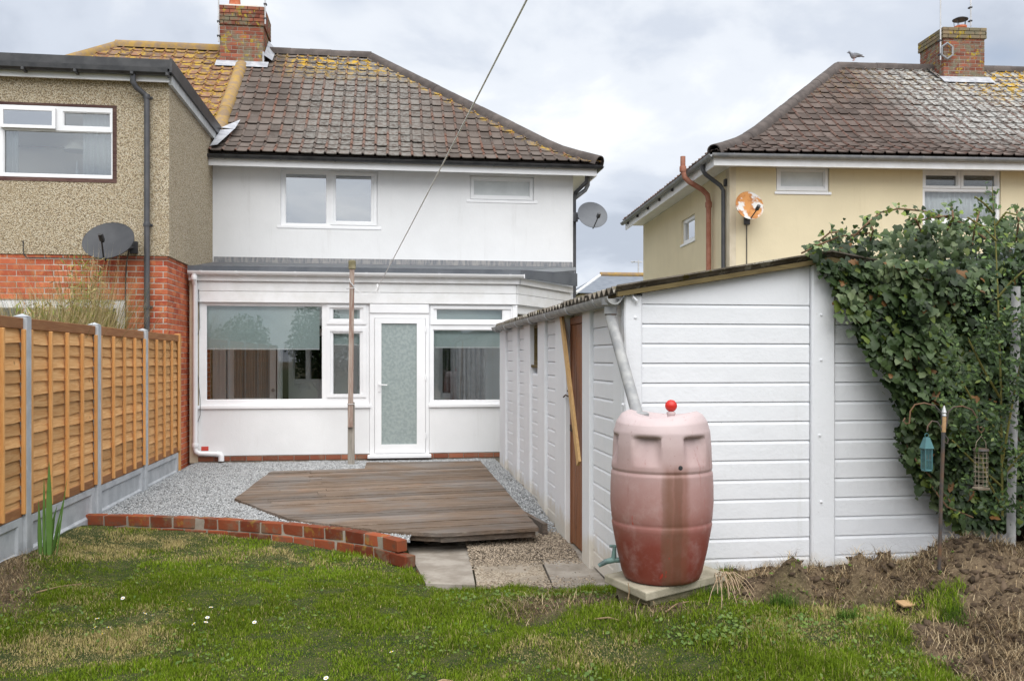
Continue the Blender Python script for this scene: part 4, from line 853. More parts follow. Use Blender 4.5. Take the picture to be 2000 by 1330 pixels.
for row in range(3):
    s = -.11*(row % 2); end = AL+(-.05, .12, .30)[row]
    while s+.1 < end:
        p, d = arc_at(max(s+.107, .01)); z = WT-.052-row*.107
        M = Matrix(((d.x, -d.y, 0, p.x), (d.y, d.x, 0, p.y), (0,0,1,z), (0,0,0,1))) @ Matrix.Translation((0, -.006*row-.004+random.uniform(-.002,.002), 0)) @ Euler((random.gauss(0,.012), random.gauss(0,.01), random.gauss(0,.015))).to_matrix().to_4x4()
        inst('brick', random.choice(bmesh_), bw, None, M); s += .227
DECK = [at(u, v, Z=.03).xy for u, v in ((530,919),(712,914),(716,902),(938,899),(1052,1030),(862,1041),(745,1036),(640,1022),(562,1011),(458,973))]
GRAV = [(-2.76, 12.45)]+[(p.x, p.y) for p in [Vector((-2.76, arc[1].y+.06, 0))]+[a+Vector((.02,.09,0)) for a in arc[2:]]]+[tuple(at(806,1035,Z=.0).xy), tuple(at(880,1020,Z=.0).xy), tuple(at(1030,1015,Z=.0).xy), tuple(at(1060,1042,Z=-.1).xy), tuple(at(1098,1040,Z=-.1).xy), (1.56, 8.6), (1.56, YC-.01), (CX0, YC-.01), (-2.76, YC-.01)]
SLOPE_Y = (8.1, 8.9)
def grav_z(x, y):      # the bed falls away towards the slab path on the right
    x = np.asarray(x); y = np.asarray(y); a = np.clip((x-1.05)/.2, 0, 1)*np.clip((9.6-y)/1.7, 0, 1); b = 0*x
    return .005-.14*np.maximum(a, b)+(vn1(x, y, 3, 2)-.5)*.02
MT['gravel_base'] = simple('gravel_bed', (.17,.18,.18), (.30,.31,.31), 90, .95, .9, 130)
xs_ = np.arange(-2.8, 1.7, .09); ys_ = np.arange(7.4, 13.5, .09); bx, by = np.meshgrid(xs_, ys_); ii = np.arange(bx.size).reshape(bx.shape)
cen = in_poly(bx[:-1,:-1]+.045, by[:-1,:-1]+.045, GRAV); qq = np.stack([ii[:-1,:-1], ii[:-1,1:], ii[1:,1:], ii[1:,:-1]], -1)[cen]
gravel_bed = fast_mesh('gravel_bed', np.stack([bx.ravel(), by.ravel(), (grav_z(bx, by)-.012).ravel()], -1), np.concatenate([qq[:, [0,1,2]], qq[:, [0,2,3]]]), 'gravel_base', kind='structure')
low = in_poly(bx[:-1,:-1]+.045, by[:-1,:-1]+.045, [tuple(at(u, v, Z=-.15).xy) for u, v in ((775,1062),(800,1030),(830,1010),(1080,1005),(1108,1040),(1080,1060))]); ql = np.stack([ii[:-1,:-1], ii[:-1,1:], ii[1:,1:], ii[1:,:-1]], -1)[low]
MT['grit_base'] = simple('grit_bed', (.20,.15,.105), (.34,.27,.20), 80, .95, .9, 130)
fast_mesh('grit_bed', np.stack([bx.ravel(), by.ravel(), np.interp(by.ravel(), [7.1, 7.5], [-.163, -.118])], -1), np.concatenate([ql[:, [0,1,2]], ql[:, [0,2,3]]]), 'grit_base', kind='structure')
# loose chippings
N = 110000; px = rng.uniform(-2.8, 1.62, N); py = rng.uniform(7.4, 13.4, N); k = in_poly(px, py, GRAV); dk = in_poly(px, py, [tuple(d) for d in DECK]); k &= ~dk; px, py = px[k], py[k]; n = len(px)
octv = np.array([(1,0,0),(0,1,0),(-1,0,0),(0,-1,0),(0,0,.7),(0,0,-.7)]); octf = np.array([(0,1,4),(1,2,4),(2,3,4),(3,0,4),(1,0,5),(2,1,5),(3,2,5),(0,3,5)])
def rand_rot(n, tilt=1.0):
    a, b, c = rng.uniform(0, 6.28, n), rng.normal(0, tilt, n), rng.normal(0, tilt, n); ca, sa_, cb, sb, cc, sc2 = np.cos(a), np.sin(a), np.cos(b), np.sin(b), np.cos(c), np.sin(c); z = np.zeros(n); o = np.ones(n)
    Rz = np.stack([ca,-sa_,z, sa_,ca,z, z,z,o], -1).reshape(n,3,3); Rx = np.stack([o,z,z, z,cb,-sb, z,sb,cb], -1).reshape(n,3,3); Ry = np.stack([cc,z,sc2, z,o,z, -sc2,z,cc], -1).reshape(n,3,3); return Rz @ Rx @ Ry
def scatter(base, faces, pos, rot, scale, jitter=0):
    n = len(pos); b = np.repeat(base[None], n, 0)
    if jitter: b = b*(1+rng.normal(0, jitter, (n, len(base), 1)))
    V = np.einsum('nij,nvj->nvi', rot, b*scale[:, None, :])+pos[:, None, :]; return V.reshape(-1, 3), (faces[None]+np.arange(n)[:, None, None]*len(base)).reshape(-1, 3)
sc0 = rng.uniform(.006, .0125, n); V, F = scatter(octv, octf, np.stack([px, py, grav_z(px, py)-.004], -1), rand_rot(n, .5), np.stack([sc0*rng.uniform(.8,1.5,n), sc0, sc0*.8], -1), .18)
brn = np.clip((8.1-py)/.5, 0, 1)*np.clip((px-.9)/.1, 0, 1)
g = rng.uniform(.22, .52, n); g = np.where(rng.random(n) < .05, rng.uniform(.45, .6, n), g); colr = np.stack([g, g*1.02, g*1.03], -1); bc = np.stack([g*.85, g*.68, g*.5], -1); br = np.clip(brn, 0, 1)[:, None]; colr = colr*(1-br)+bc*br
t = NT('chippings'); MT['chip'] = t.done(t.node('VertexColor', layer_name='tint').outputs['Color'], .85)
set_props(fast_mesh('gravel', V, F, 'chip', col=np.repeat(colr, len(octv), 0), kind='stuff'), 'grey stone chippings covering the terrace around the deck', 'gravel')
# deck
t = NT('weathered_decking'); r = t.rand(); cx = t.node('CombineXYZ'); t.l.new(t.math('MULTIPLY', r, 37.0), cx.inputs[0]); ad = t.node('VectorMath', operation='ADD'); t.l.new(t.stretch(t.pos(), (1.1, 34, 34)), ad.inputs[0]); t.l.new(cx.outputs[0], ad.inputs[1])
g_ = t.noise(1.7, 7, .7, ad.outputs[0], 1.0); col = t.cramp(g_, [(.28,(.055,.040,.030)), (.44,(.13,.092,.066)), (.56,(.20,.145,.105)), (.72,(.33,.275,.22))]); col = t.mix(t.math('MULTIPLY', t.ramp(t.noise(1.1, 5, .6), .42, .66), .55), col, t.mix(g_, (.10,.098,.095), (.27,.26,.25)))
col = t.mix(t.math('MULTIPLY', t.ramp(t.noise(2.4, 5, .65), .55, .75), .4), col, (.26,.135,.07)); col = t.vary(col, .26, r); t.bump(g_, .5, .004); MT['deck'] = t.done(col, .8)
dk_ = thing('timber_deck', 'weathered brown timber deck of horizontal boards on the gravel', 'decking', (.0, 10, -.15))
dy0 = min(p.y for p in DECK); dy1 = max(p.y for p in DECK); skew = .0; bwid = .145
dang = math.atan2(DECK[4].y-DECK[5].y, DECK[4].x-DECK[5].x); 
ce, se = math.cos(dang), math.sin(dang); toL = lambda p: (p[0]*ce+p[1]*se, -p[0]*se+p[1]*ce); toW = lambda a, b: (a*ce-b*se, a*se+b*ce)
DL = [toL(p) for p in DECK]; b0 = min(p[1] for p in DL); b1 = max(p[1] for p in DL)
def clip_poly(poly, f):      # keep f>=0
    out = []
    for i in range(len(poly)):
        a, b = poly[i], poly[(i+1)%len(poly)]; fa, fb = f(a), f(b)
        if fa >= 0: out.append(a)
        if fa*fb < 0: t = fa/(fa-fb); out.append((a[0]+(b[0]-a[0])*t, a[1]+(b[1]-a[1])*t))
    return out
b = b0
while b < b1-.02:
    pl_ = clip_poly(clip_poly(DL, lambda p: p[1]-b), lambda p: (b+bwid-.008)-p[1])
    if len(pl_) > 2:
        xs1 = [p[0] for p in pl_]; cuts = [min(xs1)-.01, max(xs1)+.01]
        if cuts[1]-cuts[0] > 2.6: cuts.insert(1, random.choice((-.55, .35, .9))+random.uniform(-.1,.1))
        for ca_, cb_ in zip(cuts, cuts[1:]):
            q_ = clip_poly(clip_poly(pl_, lambda p: p[0]-ca_-.002), lambda p: cb_-.002-p[0])
            if len(q_) > 2: part('plank', MB().prism([toW(*p) for p in q_], -.002, .028+random.uniform(-.005, .004)), 'deck', dk_)
    b += bwid
fa, fb = toW(DL[5][0], DL[5][1]+.03), toW(DL[4][0]-.02, DL[4][1]+.03)
fc, fd = toW(DL[6][0]+.05, DL[6][1]+.05), toW(DL[5][0]+.02, DL[5][1]+.05); part('edge_joist', MB().prism([fc, fd, (fd[0]+.02, fd[1]+.05), (fc[0]+.02, fc[1]+.05)], -.055, -.008), 'deck', dk_)
part('edge_joist', MB().prism([fa, fb, (fb[0], fb[1]+.045), (fa[0], fa[1]+.045)], -.055, -.006), 'deck', dk_)
for k in range(7):
    x = DL[9][0]+.5+k*.55; pp = [toW(x, b0+.35), toW(x+.045, b0+.35), toW(x+.045, b1-.3), toW(x, b1-.3)]
    if k > 1: part('joist', MB().prism(pp, -.12, -.006), 'deck', dk_)
for u, v in ((905,1043),(1043,1034)):
    p = at(u, v, Z=-.06); part('support_block', MB().cbox(p.x-.05, p.x+.05, p.y+.0, p.y+.12, -.2, -.103, .01), 'mortar_dark', dk_)
# slabs
MT['slab'] = simple('concrete_slab', (.27,.235,.195), (.40,.36,.31), 5, .9, .4, 60, .14)
t = NT('gritty_slab'); c = t.vor(95, out='Color'); s_ = t.node('SeparateXYZ'); t.l.new(c, s_.inputs[0]); base = t.mix(t.ramp(t.noise(3.5, 5), .35, .6), (.26,.22,.17), (.36,.31,.25))
t.bump(t.vor(95), .4, .006); MT['slab_grit'] = t.done(t.mix(t.math('MULTIPLY', t.ramp(t.noise(3, 4), .42, .6), .8), base, t.cramp(s_.outputs[0], [(0,(.10,.075,.05)), (.5,(.30,.24,.17)), (1,(.55,.48,.38))])), .9)
pav = bpy.data.objects.new('slab_path', None); COL.objects.link(pav); pav['kind'] = 'structure'; pav.location = (.9, 7, -.2); OFF['slab_path'] = Vector((.9, 7, -.2)); set_props(pav, 'gritty concrete slab path beside the shed door', 'path')
ZS = -.15
for quad, m in (([(786,1056),(911,1053),(928,1143),(832,1140)],'slab'), ([(915,1053),(1034,1046),(1078,1146),(932,1143)],'slab_grit'), ([(1038,1046),(1112,1040),(1195,1150),(1082,1146)],'slab'),
                ([(836,1144),(929,1147),(940,1178),(860,1175)],'slab_grit'), ([(933,1147),(1079,1150),(1098,1180),(944,1178)],'slab_grit'), ([(1083,1150),(1197,1154),(1215,1180),(1102,1180)],'slab')):
    pts = [at(u, v, Z=ZS) for u, v in quad]; j = random.uniform(-.004, .004) if quad[0][1] < 1100 else -.02; part('slab', MB().prism([(p.x, p.y) for p in pts], ZS-.06, ZS+j), m, pav)
# a little loose grit spilled on the slabs
N = 26000; px = rng.uniform(.05, 1.55, N); py = rng.uniform(6.35, 8.35, N)
inside = in_poly(px, py, [tuple(at(u, v, Z=ZS).xy) for u, v in ((790,1062),(800,1030),(1105,1025),(1170,1150),(935,1160),(908,1062))]); w_ = vn2(px, py, 1.6, 3); edge = np.clip((py-7.0+.35*(w_-.5))/.25, 0, 1)*2; k = inside & (rng.random(N) < np.clip((w_-.45)*3, .03, 1)*.4+edge*.6); px, py = px[k], py[k]; n = len(px)
sc0 = rng.uniform(.004, .011, n); V, F = scatter(octv, octf, np.stack([px, py, np.maximum(ZS+.003, np.interp(py, [7.1, 7.5], [-.158, -.112]))], -1), rand_rot(n, .5), np.stack([sc0*1.3, sc0, sc0*.7], -1), .18); g = rng.uniform(.12, .55, n)
set_props(fast_mesh('grit', V, F, 'chip', col=np.repeat(np.stack([g, g*.82, g*.62], -1), 6, 0), kind='stuff'), 'brown grit scattered over the slab path', 'grit')

# ================================================================== panel fence
MT['conc'] = simple('concrete_post', (.40,.42,.44), (.50,.52,.54), 6, .85, .3, 70)
MT['lap'] = mat_wood('larch_lap', (.52,.265,.10), (.70,.425,.195), (20, 1.6, 22), .75, .26, True, .3)
MT['batten'] = mat_wood('pine_batten', (.60,.28,.085), (.70,.37,.13), (25, 25, 2), .65, .10, True, .2)
MT['rail'] = mat_wood('brown_rail', (.26,.115,.05), (.36,.18,.08), (20, 1.6, 20), .7, .12, True, .2)
fe = thing('panel_fence', 'new lap panel fence with concrete posts and gravel boards beside the lawn', 'fence', (-2.8, 9, -.1))
XFN = -2.80; posts = [3.95, 5.65, 7.35, 9.05, 10.75, 12.43]; ZT = 1.81
pm = MB().cbox(-.05, .05, -.05, .05, -.5, 1.82, .008); pm.add([(-.05,-.05,1.821),(.05,-.05,1.821),(.05,.05,1.821),(-.05,.05,1.821),(0,0,1.845)], [(0,1,4),(1,2,4),(2,3,4),(3,0,4)]); pmesh = to_mesh('post', pm, 'conc')
for y in posts[:-1]: inst('post', pmesh, fe, (XFN, y, 0))
part('end_post', MB().cbox(XFN-.03, XFN+.045, posts[-1]-.035, posts[-1]+.04, -.05, 1.83, .006), 'batten', fe)
for i in range(len(posts)-1):
    ya, yb = posts[i]+.051, posts[i+1]-(.051 if i < len(posts)-2 else .036); zg0, zg1 = -.12, .30-.012*i
    gb = part('gravel_board', wall_boxes(MB(), ya, yb, zg0, zg1, [(ya+.09, yb-.09, zg0+.13, zg1-.055)], 0, .05).xf(SR @ Matrix.Translation((0, -XFN-.025, 0))), 'conc', fe)
    cp = MB(); a0, a1, b0_, b1_ = ya+.09, yb-.09, zg0+.13, zg1-.055; e_ = .02
    cp.add([(a0,.0,b0_),(a1,.0,b0_),(a1,.0,b1_),(a0,.0,b1_),(a0+e_,.018,b0_+e_),(a1-e_,.018,b0_+e_),(a1-e_,.018,b1_-e_),(a0+e_,.018,b1_-e_)], [(0,1,5,4),(1,2,6,5),(2,3,7,6),(3,0,4,7),(4,5,6,7)])
    part('recess', cp.xf(SR @ Matrix.Translation((0, -XFN-.0245, 0))), 'conc', gb)
    z0p = zg1+.004; F_ = SR @ Matrix.Translation((0, -XFN, 0)); tl = .02 if i % 2 else .0
    fr = part('panel_rail', MB().cbox(ya, yb, -.026, .024, ZT-.085, ZT, .004).xf(F_), 'rail', fe); part('bottom_rail', MB().cbox(ya, yb, -.022, .02, z0p, z0p+.075, .004).xf(F_), 'rail', fr)
    nsl = 14; stp = (ZT-.085-(z0p+.05))/nsl
    for k in range(nsl):
        zA = z0p+.05+k*stp; mb = MB(); m = 10; ph = random.uniform(0, 6)
        top = []; bot = []
        for j in range(m+1):
            y = ya+.004+(yb-ya-.008)*j/m; wv = .006*math.sin(ph+j*.9)+random.uniform(-.004,.004); bot.append((y, zA-.012+wv)); top.append((y, zA+stp+.006))
        for j in range(m+1): mb.v += [(bot[j][0], -.017, bot[j][1]), (top[j][0], .001, top[j][1]), (bot[j][0], -.008, bot[j][1]), (top[j][0], .009, top[j][1])]
        for j in range(m): o = 4*j; mb.f += [(o, o+4, o+5, o+1), (o+2, o+3, o+7, o+6), (o, o+2, o+6, o+4)]
        part('slat', mb.xf(F_), 'lap', fr)
    L = yb-ya; 
    for k, f in enumerate((0.012, .27, .51, .75, .988)):
        y = ya+L*f; mbb = MB().cbox(y-.017, y+.017, -.05, -.0225, z0p+.02, ZT-.088, .004).xf(F_); part('batten', mbb, 'batten', fr)

# ================================================================== concrete panel shed
XS = 1.60; YS = 5.87; YSB = 12.5; XSR = 4.41; ZS0 = -.25
sh = thing('white_shed', 'white painted concrete panel shed with mossy corrugated roof and grey gutter', 'shed', (3, 9, -.2))
yl = lambda u: at(u, 700, X=XS).y; xf_ = lambda u: at(u, 700, Y=YS).x
EAV = 1.915; rise = lambda x: EAV+.045+(x-XS)*.168 if x < 3.0 else EAV+.045+(3.0-XS)*.168-(x-3.0)*.168
CH = .133; zl = [1.868-CH*k for k in range(16)]
def board_prof(z0, z1): return [(-.013, z0+.0015), (-.013, z1-.024), (-.010, z1-.016), (-.002, z1-.0015), (.03, z1-.0015), (.03, z0+.0015)]
def board(par, M, x0, x1, z0, z1):
    x0 += .003; x1 -= .003; pr = board_prof(z0, z1); mb = MB(); mb.extrude([(x0, a, b) for a, b in pr], (0,0,0), (x1-x0, 0, 0)); part('board', mb.xf(M), 'shed_white', par, recalc=True)
core = MB().box(XS+.035, XS+.06, YS+.06, YSB, ZS0, 1.90).prism([(XS+.06, YS+.035), (XSR-.05, YS+.035), (XSR-.05, YS+.06), (XS+.06, YS+.06)], ZS0, lambda x, y: 1.95)
core.box(XSR-.06, XSR-.03, YS+.06, YSB, ZS0, 1.9).box(XS+.06, XSR-.06, YSB-.06, YSB-.03, ZS0, 1.95)
# left wall: posts and panel bays in frame SL (local x = -world y, outside = -x)
LM = SL @ Matrix.Translation((0, XS, 0))
bays = [(1008,993),(1030,1017),(1058,1042),(1092,1072),(1207,1162)]; pst = [(993,982),(1017,1008),(1042,1030),(1072,1058),(1113,1093),(1162,1147)]
win_y = (yl(1056), yl(1043)); wz0, wz1 = 1.5-12*10.2/1750, 1.86; wz0 = at(1050, 712, X=XS).z
cw_ = MB(); wall_boxes(cw_, -YSB, -(YS+.06), ZS0, 1.90, [(-yl(1113)-.0, -yl(1147), ZS0, 1.86), (-win_y[1], -win_y[0], wz0, wz1)], .035, .06); cw_.xf(LM)
core2 = MB().prism([(XS+.06, YS+.035), (XSR-.05, YS+.035), (XSR-.05, YS+.06), (XS+.06, YS+.06)], ZS0, 1.93).box(XSR-.06, XSR-.03, YS+.06, YSB, ZS0, 1.9).box(XS+.06, XSR-.06, YSB-.06, YSB-.03, ZS0, 1.95); core2.add(cw_.v, cw_.f)
core2.extrude([(XS+.06, YS+.035, 1.93), (XSR-.05, YS+.035, 1.93), (3.0, YS+.035, rise(3.0)-.03)], (0,0,0), (0,.025,0))
body = part('wall_panels', core2, 'shed_white', sh, recalc=True)
for ua, ub in pst: part('post', MB().cbox(-yl(ub), -yl(ua), -.045, .034, ZS0, 1.905, .008).xf(LM), 'shed_white', sh)
for ua, ub in bays:
    for k in range(15):
        z1, z0 = zl[k], zl[k+1]
        if ua == 1058 and z1 > wz0-.02: continue
        board(body, LM, -yl(ub), -yl(ua), z0, z1)
    if ua != 1058: board(body, LM, -yl(ub), -yl(ua), zl[0], 1.90)
# front wall
FM = Matrix.Translation((0, YS, 0)); xa, xb, xc, xd_, xe = xf_(1252), xf_(1580), xf_(1626), 4.30, XSR
part('corner_post', MB().cbox(XS-.04, xa, YS-.035, YS+.0345, ZS0, 1.925, .01).cbox(XS-.0402, XS+.034, YS+.0352, yl(1208), ZS0, 1.905, .01), 'shed_white', sh)
part('post', MB().cbox(xb+.002, xc-.002, YS-.045, YS+.0345, ZS0, rise(3.0)-.04, .01), 'shed_white', sh)
part('corner_post', MB().cbox(xd_, xe, YS-.035, YS+.0345, ZS0, 1.92, .01), 'shed_white', sh)
for k in range(15):
    for a, b in ((xa, xb), (xc, xd_)): board(body, FM, a, b, zl[k+1], zl[k])
def gable(a, b):
    za, zb_ = rise(a)-.035, rise(b)-.035; mb = MB().extrude([(a+.003, -.014, zl[0]), (b-.003, -.014, zl[0]), (b-.003, -.014, zb_), (a+.003, -.014, za)], (0,0,0), (0,.04,0)).xf(FM); part('gable_board', mb, 'shed_white', body, recalc=True)
gable(xa, xb); gable(xc, xd_)
# bolts and paint blobs on the posts
for u, v in ((1604,541),(1604,615),(1604,703),(1601,850),(1604,980),(1242,620),(1236,772),(1217,790)):
    p = at(u, v, Y=YS-.047); part('bolt', MB().lathe([(.010,0),(.009,.006),(.004,.009)], (0,0,0), 8).xf(Matrix.Translation((p.x, YS-.035-(.010 if u > 1500 else 0), p.z)) @ Matrix.Rotation(R(90), 4, 'X')), 'shed_white', sh, smooth=True)
hk = at(1238, 583, Y=YS-.05); part('hook', MB().tube([(hk.x-.01, YS-.036, hk.z+.03), (hk.x-.005, YS-.06, hk.z+.005), (hk.x+.015, YS-.062, hk.z-.015), (hk.x+.02, YS-.05, hk.z-.03)], .009, 8), 'shed_white', sh, smooth=True)
# roof: corrugated sheets
t = NT('mossy_fibre_cement'); col = t.mix(t.ramp(t.noise(5, 7, .65), .35, .65), (.10,.085,.065), (.20,.175,.145)); col = t.mix(t.ramp(t.noise(11, 6, .7), .55, .63), col, (.36,.34,.29)); col = t.mix(t.ramp(t.noise(7, 5, .7), .58, .66), col, (.12,.10,.03)); t.bump(t.noise(40, 5, .7), .7, .012); MT['fibre'] = t.done(col, .95)
def sheet(x0, x1, y0, y1):
    mb = MB(); n = int((y1-y0)/.0183)+1
    for i in range(n+1):
        y = y0+(y1-y0)*i/n; h = .022*math.cos(2*math.pi*(y-y0)/.146)
        for x in (x0, x1):
            mb.v += [(x, y, rise(x)+.022+h), (x, y, rise(x)+.012+h)]
    for i in range(n): o = 4*i; mb.f += [(o, o+2, o+6, o+4), (o+1, o+5, o+7, o+3), (o, o+4, o+5, o+1), (o+2, o+3, o+7, o+6)]
    mb.f += [(0,1,3,2), (4*n, 4*n+2, 4*n+3, 4*n+1)]
    return mb
for i in range(7):
    for a, b in ((XS-.11, 2.998), (3.002, XSR+.11)):
        y0 = YS-.10+i*.975; s_ob = part('roof_sheet', sheet(a, b, y0, min(y0+.985, YSB+.12)), 'fibre', sh, recalc=True, smooth=True); s_ob.location.z += .006*(i % 2)
MT['oldwood'] = mat_wood('mossy_bargeboard', (.10,.075,.035), (.17,.13,.06), (2, 20, 20), .85, .1, False, .4)
for sgn in (0, 1):
    a, b = (XS-.10, 2.999) if sgn == 0 else (3.001, XSR+.1)
    part('barge_board', MB().extrude([(a, YS-.085, rise(a)-.034), (b, YS-.085, rise(b)-.034), (b, YS-.085, rise(b)-.002), (a, YS-.085, rise(a)-.002)], (0,0,0), (0,.04,0)), 'oldwood', sh, recalc=True)
part('eave_timber', MB().box(XS-.03, XS+.05, YS+.01, YSB, 1.906, 1.945), 'oldwood', sh)
MT['old_gutter'] = simple('weathered_grey_gutter', (.27,.275,.28), (.40,.40,.39), 9, .75, .3, 40)
sg = part('gutter', MB().sweep(half_gutter(.055, .007), (XS-.115, YS-.06, EAV-.002), (XS-.115, YSB+.1, EAV+.02), (1,0,0)), 'old_gutter', sh, smooth=True)
for k in range(7): y = YS+.35+k*1.0; part('gutter_bracket', MB().sweep(half_gutter(.063, .012), (XS-.115, y, EAV+.002), (XS-.115, y+.05, EAV+.002), (1,0,0)), 'old_gutter', sg)
part('gutter_outlet', MB().lathe([(.065,0),(.062,-.04),(.045,-.05),(.045,-.10)], (XS-.115, YS+.05, EAV-.015), 14), 'old_gutter', sg, smooth=True)
# window in the side
wfm = MB(); wall_boxes(wfm, -win_y[1], -win_y[0], wz0, wz1, [(-win_y[1]+.03, -win_y[0]-.03, wz0+.04, wz1-.03)], .0, .05)
sw_ = part('window', wfm.xf(LM), 'oldwood', sh); part('pane', MB().box(-win_y[1]+.028, -win_y[0]-.028, .028, .033, wz0+.038, wz1-.028).xf(LM), 'glass_dark', sw_)
part('sill', MB().cbox(-win_y[1]-.03, -win_y[0]+.03, -.03, .03, wz0-.035, wz0-.002, .006).xf(LM), 'oldwood', sw_)
part('glazing_bar', MB().box(-(win_y[0]+win_y[1])/2-.012, -(win_y[0]+win_y[1])/2+.012, .02, .045, wz0+.04, wz1-.03).xf(LM), 'upvc_old', sw_)
# timber door
MT['door_wood'] = mat_wood('stained_door', (.17,.062,.024), (.28,.115,.048), (25, 25, 1.5), .55, .16, True, .25)
dyA, dyB = yl(1147)+.004, yl(1113)-.004; sd_ = part('door_frame', MB().box(-dyB, -dyB+.05, .0, .05, -.14, 1.86).box(-dyA-.05, -dyA, .0, .05, -.14, 1.86).box(-dyB+.05, -dyA-.05, 0, .05, 1.80, 1.86).xf(LM), 'door_wood', sh)
npk = 6; pw = (dyB-dyA-.1)/npk
for k in range(npk): a = -dyB+.05+k*pw; part('plank', MB().cbox(a+.002, a+pw-.002, .008, .035, -.13, 1.795, .005).xf(LM), 'door_wood', sd_)
MT['iron'] = simple('rusty_iron', (.05,.045,.042), (.13,.07,.04), 20, .7, .3)
ly = yl(1113)-.06; lz_ = at(1112, 775, X=XS).z
part('latch', MB().cbox(-ly-.012, -ly+.03, -.006, .007, lz_-.06, lz_+.06, .003).tube([(-ly, -.006, lz_), (-ly-.01, -.05, lz_+.02), (-ly-.05, -.06, lz_)], .007, 6).tube([(-ly, -.005, lz_+.04), (-ly, -.035, lz_+.06)], .008, 6).xf(LM), 'iron', sd_, smooth=True)
lz2 = at(1112, 834, X=XS).z; part('bolt_plate', MB().cbox(-ly-.03, -ly+.05, -.008, .007, lz2-.03, lz2+.03, .003).xf(LM), 'iron', sd_)
ba = Vector((XS-.05, yl(1109), at(1109, 612, X=XS).z)); bb = Vector((XS-.05, yl(1145), at(1145, 905, X=XS).z)); bd_ = (bb-ba).normalized(); bs = Vector((0, -bd_.z, bd_.y))
MT['newpine'] = mat_wood('raw_pine', (.48,.29,.12), (.60,.40,.19), (25, 20, 3), .7, .05, True, .2)
part('brace', MB().extrude([ba-bs*.045, bb-bs*.045, bb+bs*.045, ba+bs*.045], (-.022,0,0), (.022,0,0)), 'newpine', sh, recalc=True)
# far end strip of stained timber
part('end_strip', MB().box(XS-.02, XS+.05, YSB+.005, YSB+.04, -.15, 1.86), 'batten', sh)
# rain pipe from the gutter to the barrel
BC = at(1292, 1128, D=5.35); BZ = BC.z
p_top = Vector((XS-.115, YS+.05, EAV-.10)); p_bot = at(1250, 812, D=5.42)
rp = part('rain_pipe', MB().tube([p_top+Vector((0,0,.02)), p_top+Vector((0,-.01,-.05)), p_bot+(p_top-p_bot)*.0+Vector((0,0,-.05))], .036, 14), 'old_gutter', sh, smooth=True)
part('rust_collar', MB().lathe([(.040,-.012),(.042,0),(.040,.012)], tuple(p_top+Vector((0,0,-.01))), 12), 'iron', rp, smooth=True)

# ================================================================== water butt on its slab
rzb = -math.atan2(BC.x, BC.y)
wb = thing('water_butt', 'faded pink and red plastic barrel on a slab at the shed corner', 'barrel', (BC.x, BC.y, BZ), rotz=rzb, local=True)
t = NT('faded_red_plastic'); ox = t.node('SeparateXYZ'); t.l.new(t.pos('obj'), ox.inputs[0]); zf_ = t.math('ADD', ox.outputs['Z'], t.math('MULTIPLY', t.math('SUBTRACT', t.noise(5, 5, .6, t.pos('obj')), .5), .22))
col = t.cramp(zf_, [(.0,(.17,.030,.018)), (.22,(.22,.050,.036)), (.40,(.33,.155,.135)), (.66,(.40,.265,.25)), (.94,(.52,.42,.415))])
col = t.mix(t.math('MULTIPLY', t.ramp(t.noise(9, 7, .7, t.pos('obj')), .45, .75), .25), col, (.55,.43,.41))
def band(xc, w, ztop): 
    dx = t.math('ABSOLUTE', t.math('SUBTRACT', t.math('ADD', ox.outputs['X'], t.math('MULTIPLY', t.math('SUBTRACT', t.noise(6, 4, .6, t.pos('obj')), .5), .05)), xc))
    return t.math('MULTIPLY', t.math('MULTIPLY', t.math('SUBTRACT', 1.0, t.ramp(dx, w*.5, w)), t.math('LESS_THAN', ox.outputs['Y'], 0.0)), t.math('SUBTRACT', 1.0, t.ramp(ox.outputs['Z'], ztop-.1, ztop)))
stv = t.stretch(t.pos('obj'), (16, 16, 1.5))
col = t.mix(t.math('MULTIPLY', band(.085, .085, .74), t.math('ADD', .45, t.math('MULTIPLY', t.noise(2, 4, .6, stv), .45))), col, (.19,.075,.045))
col = t.mix(t.math('MULTIPLY', band(.09, .03, .72), .5), col, (.13,.06,.035))
col = t.mix(t.math('MULTIPLY', band(.03, .04, .70), .5), col, (.15,.075,.045))
col = t.mix(t.math('MULTIPLY', t.ramp(t.noise(55, 3, .6, t.pos('obj')), .66, .72), .35), col, (.22,.10,.08))
col = t.mix(t.math('MULTIPLY', t.ramp(t.noise(1.5, 5, .7, stv), .60, .72), .45), col, (.25,.07,.05))
rs = t.math('MULTIPLY', t.ramp(t.noise(14, 3, .6, t.stretch(t.pos('obj'), (1,1,.4))), .69, .73), t.math('MULTIPLY', t.math('SUBTRACT', 1.0, t.ramp(ox.outputs['Z'], .38, .52)), .8)); col = t.mix(rs, col, (.42,.03,.02))
t.bump(t.noise(120, 4, .7, t.pos('obj')), .15, .003); MT['barrel'] = t.done(col, .52)
BH = .985; prof = []
key = [(0,.0),(.20,.0),(.222,.012),(.238,.05),(.268,.18),(.288,.29),(.296,.335),(.292,.352),(.297,.37),(.304,.46),(.303,.56),(.299,.635),(.292,.650),(.297,.665),(.294,.72),(.291,.80),(.284,.88),(.268,.93),(.238,.965),(.205,.983),(.165,.975),(.08,.955),(.0,.95)]
for (r0, z0), (r1_, z1) in zip(key, key[1:]):
    m = 2 if z1 < .6 else 8 if z1 < .95 else 3
    for j in range(m): prof.append((r0+(r1_-r0)*j/m, z0+(z1-z0)*j/m))
prof.append((.0005, .95)); prof[0] = (.0005, 0)
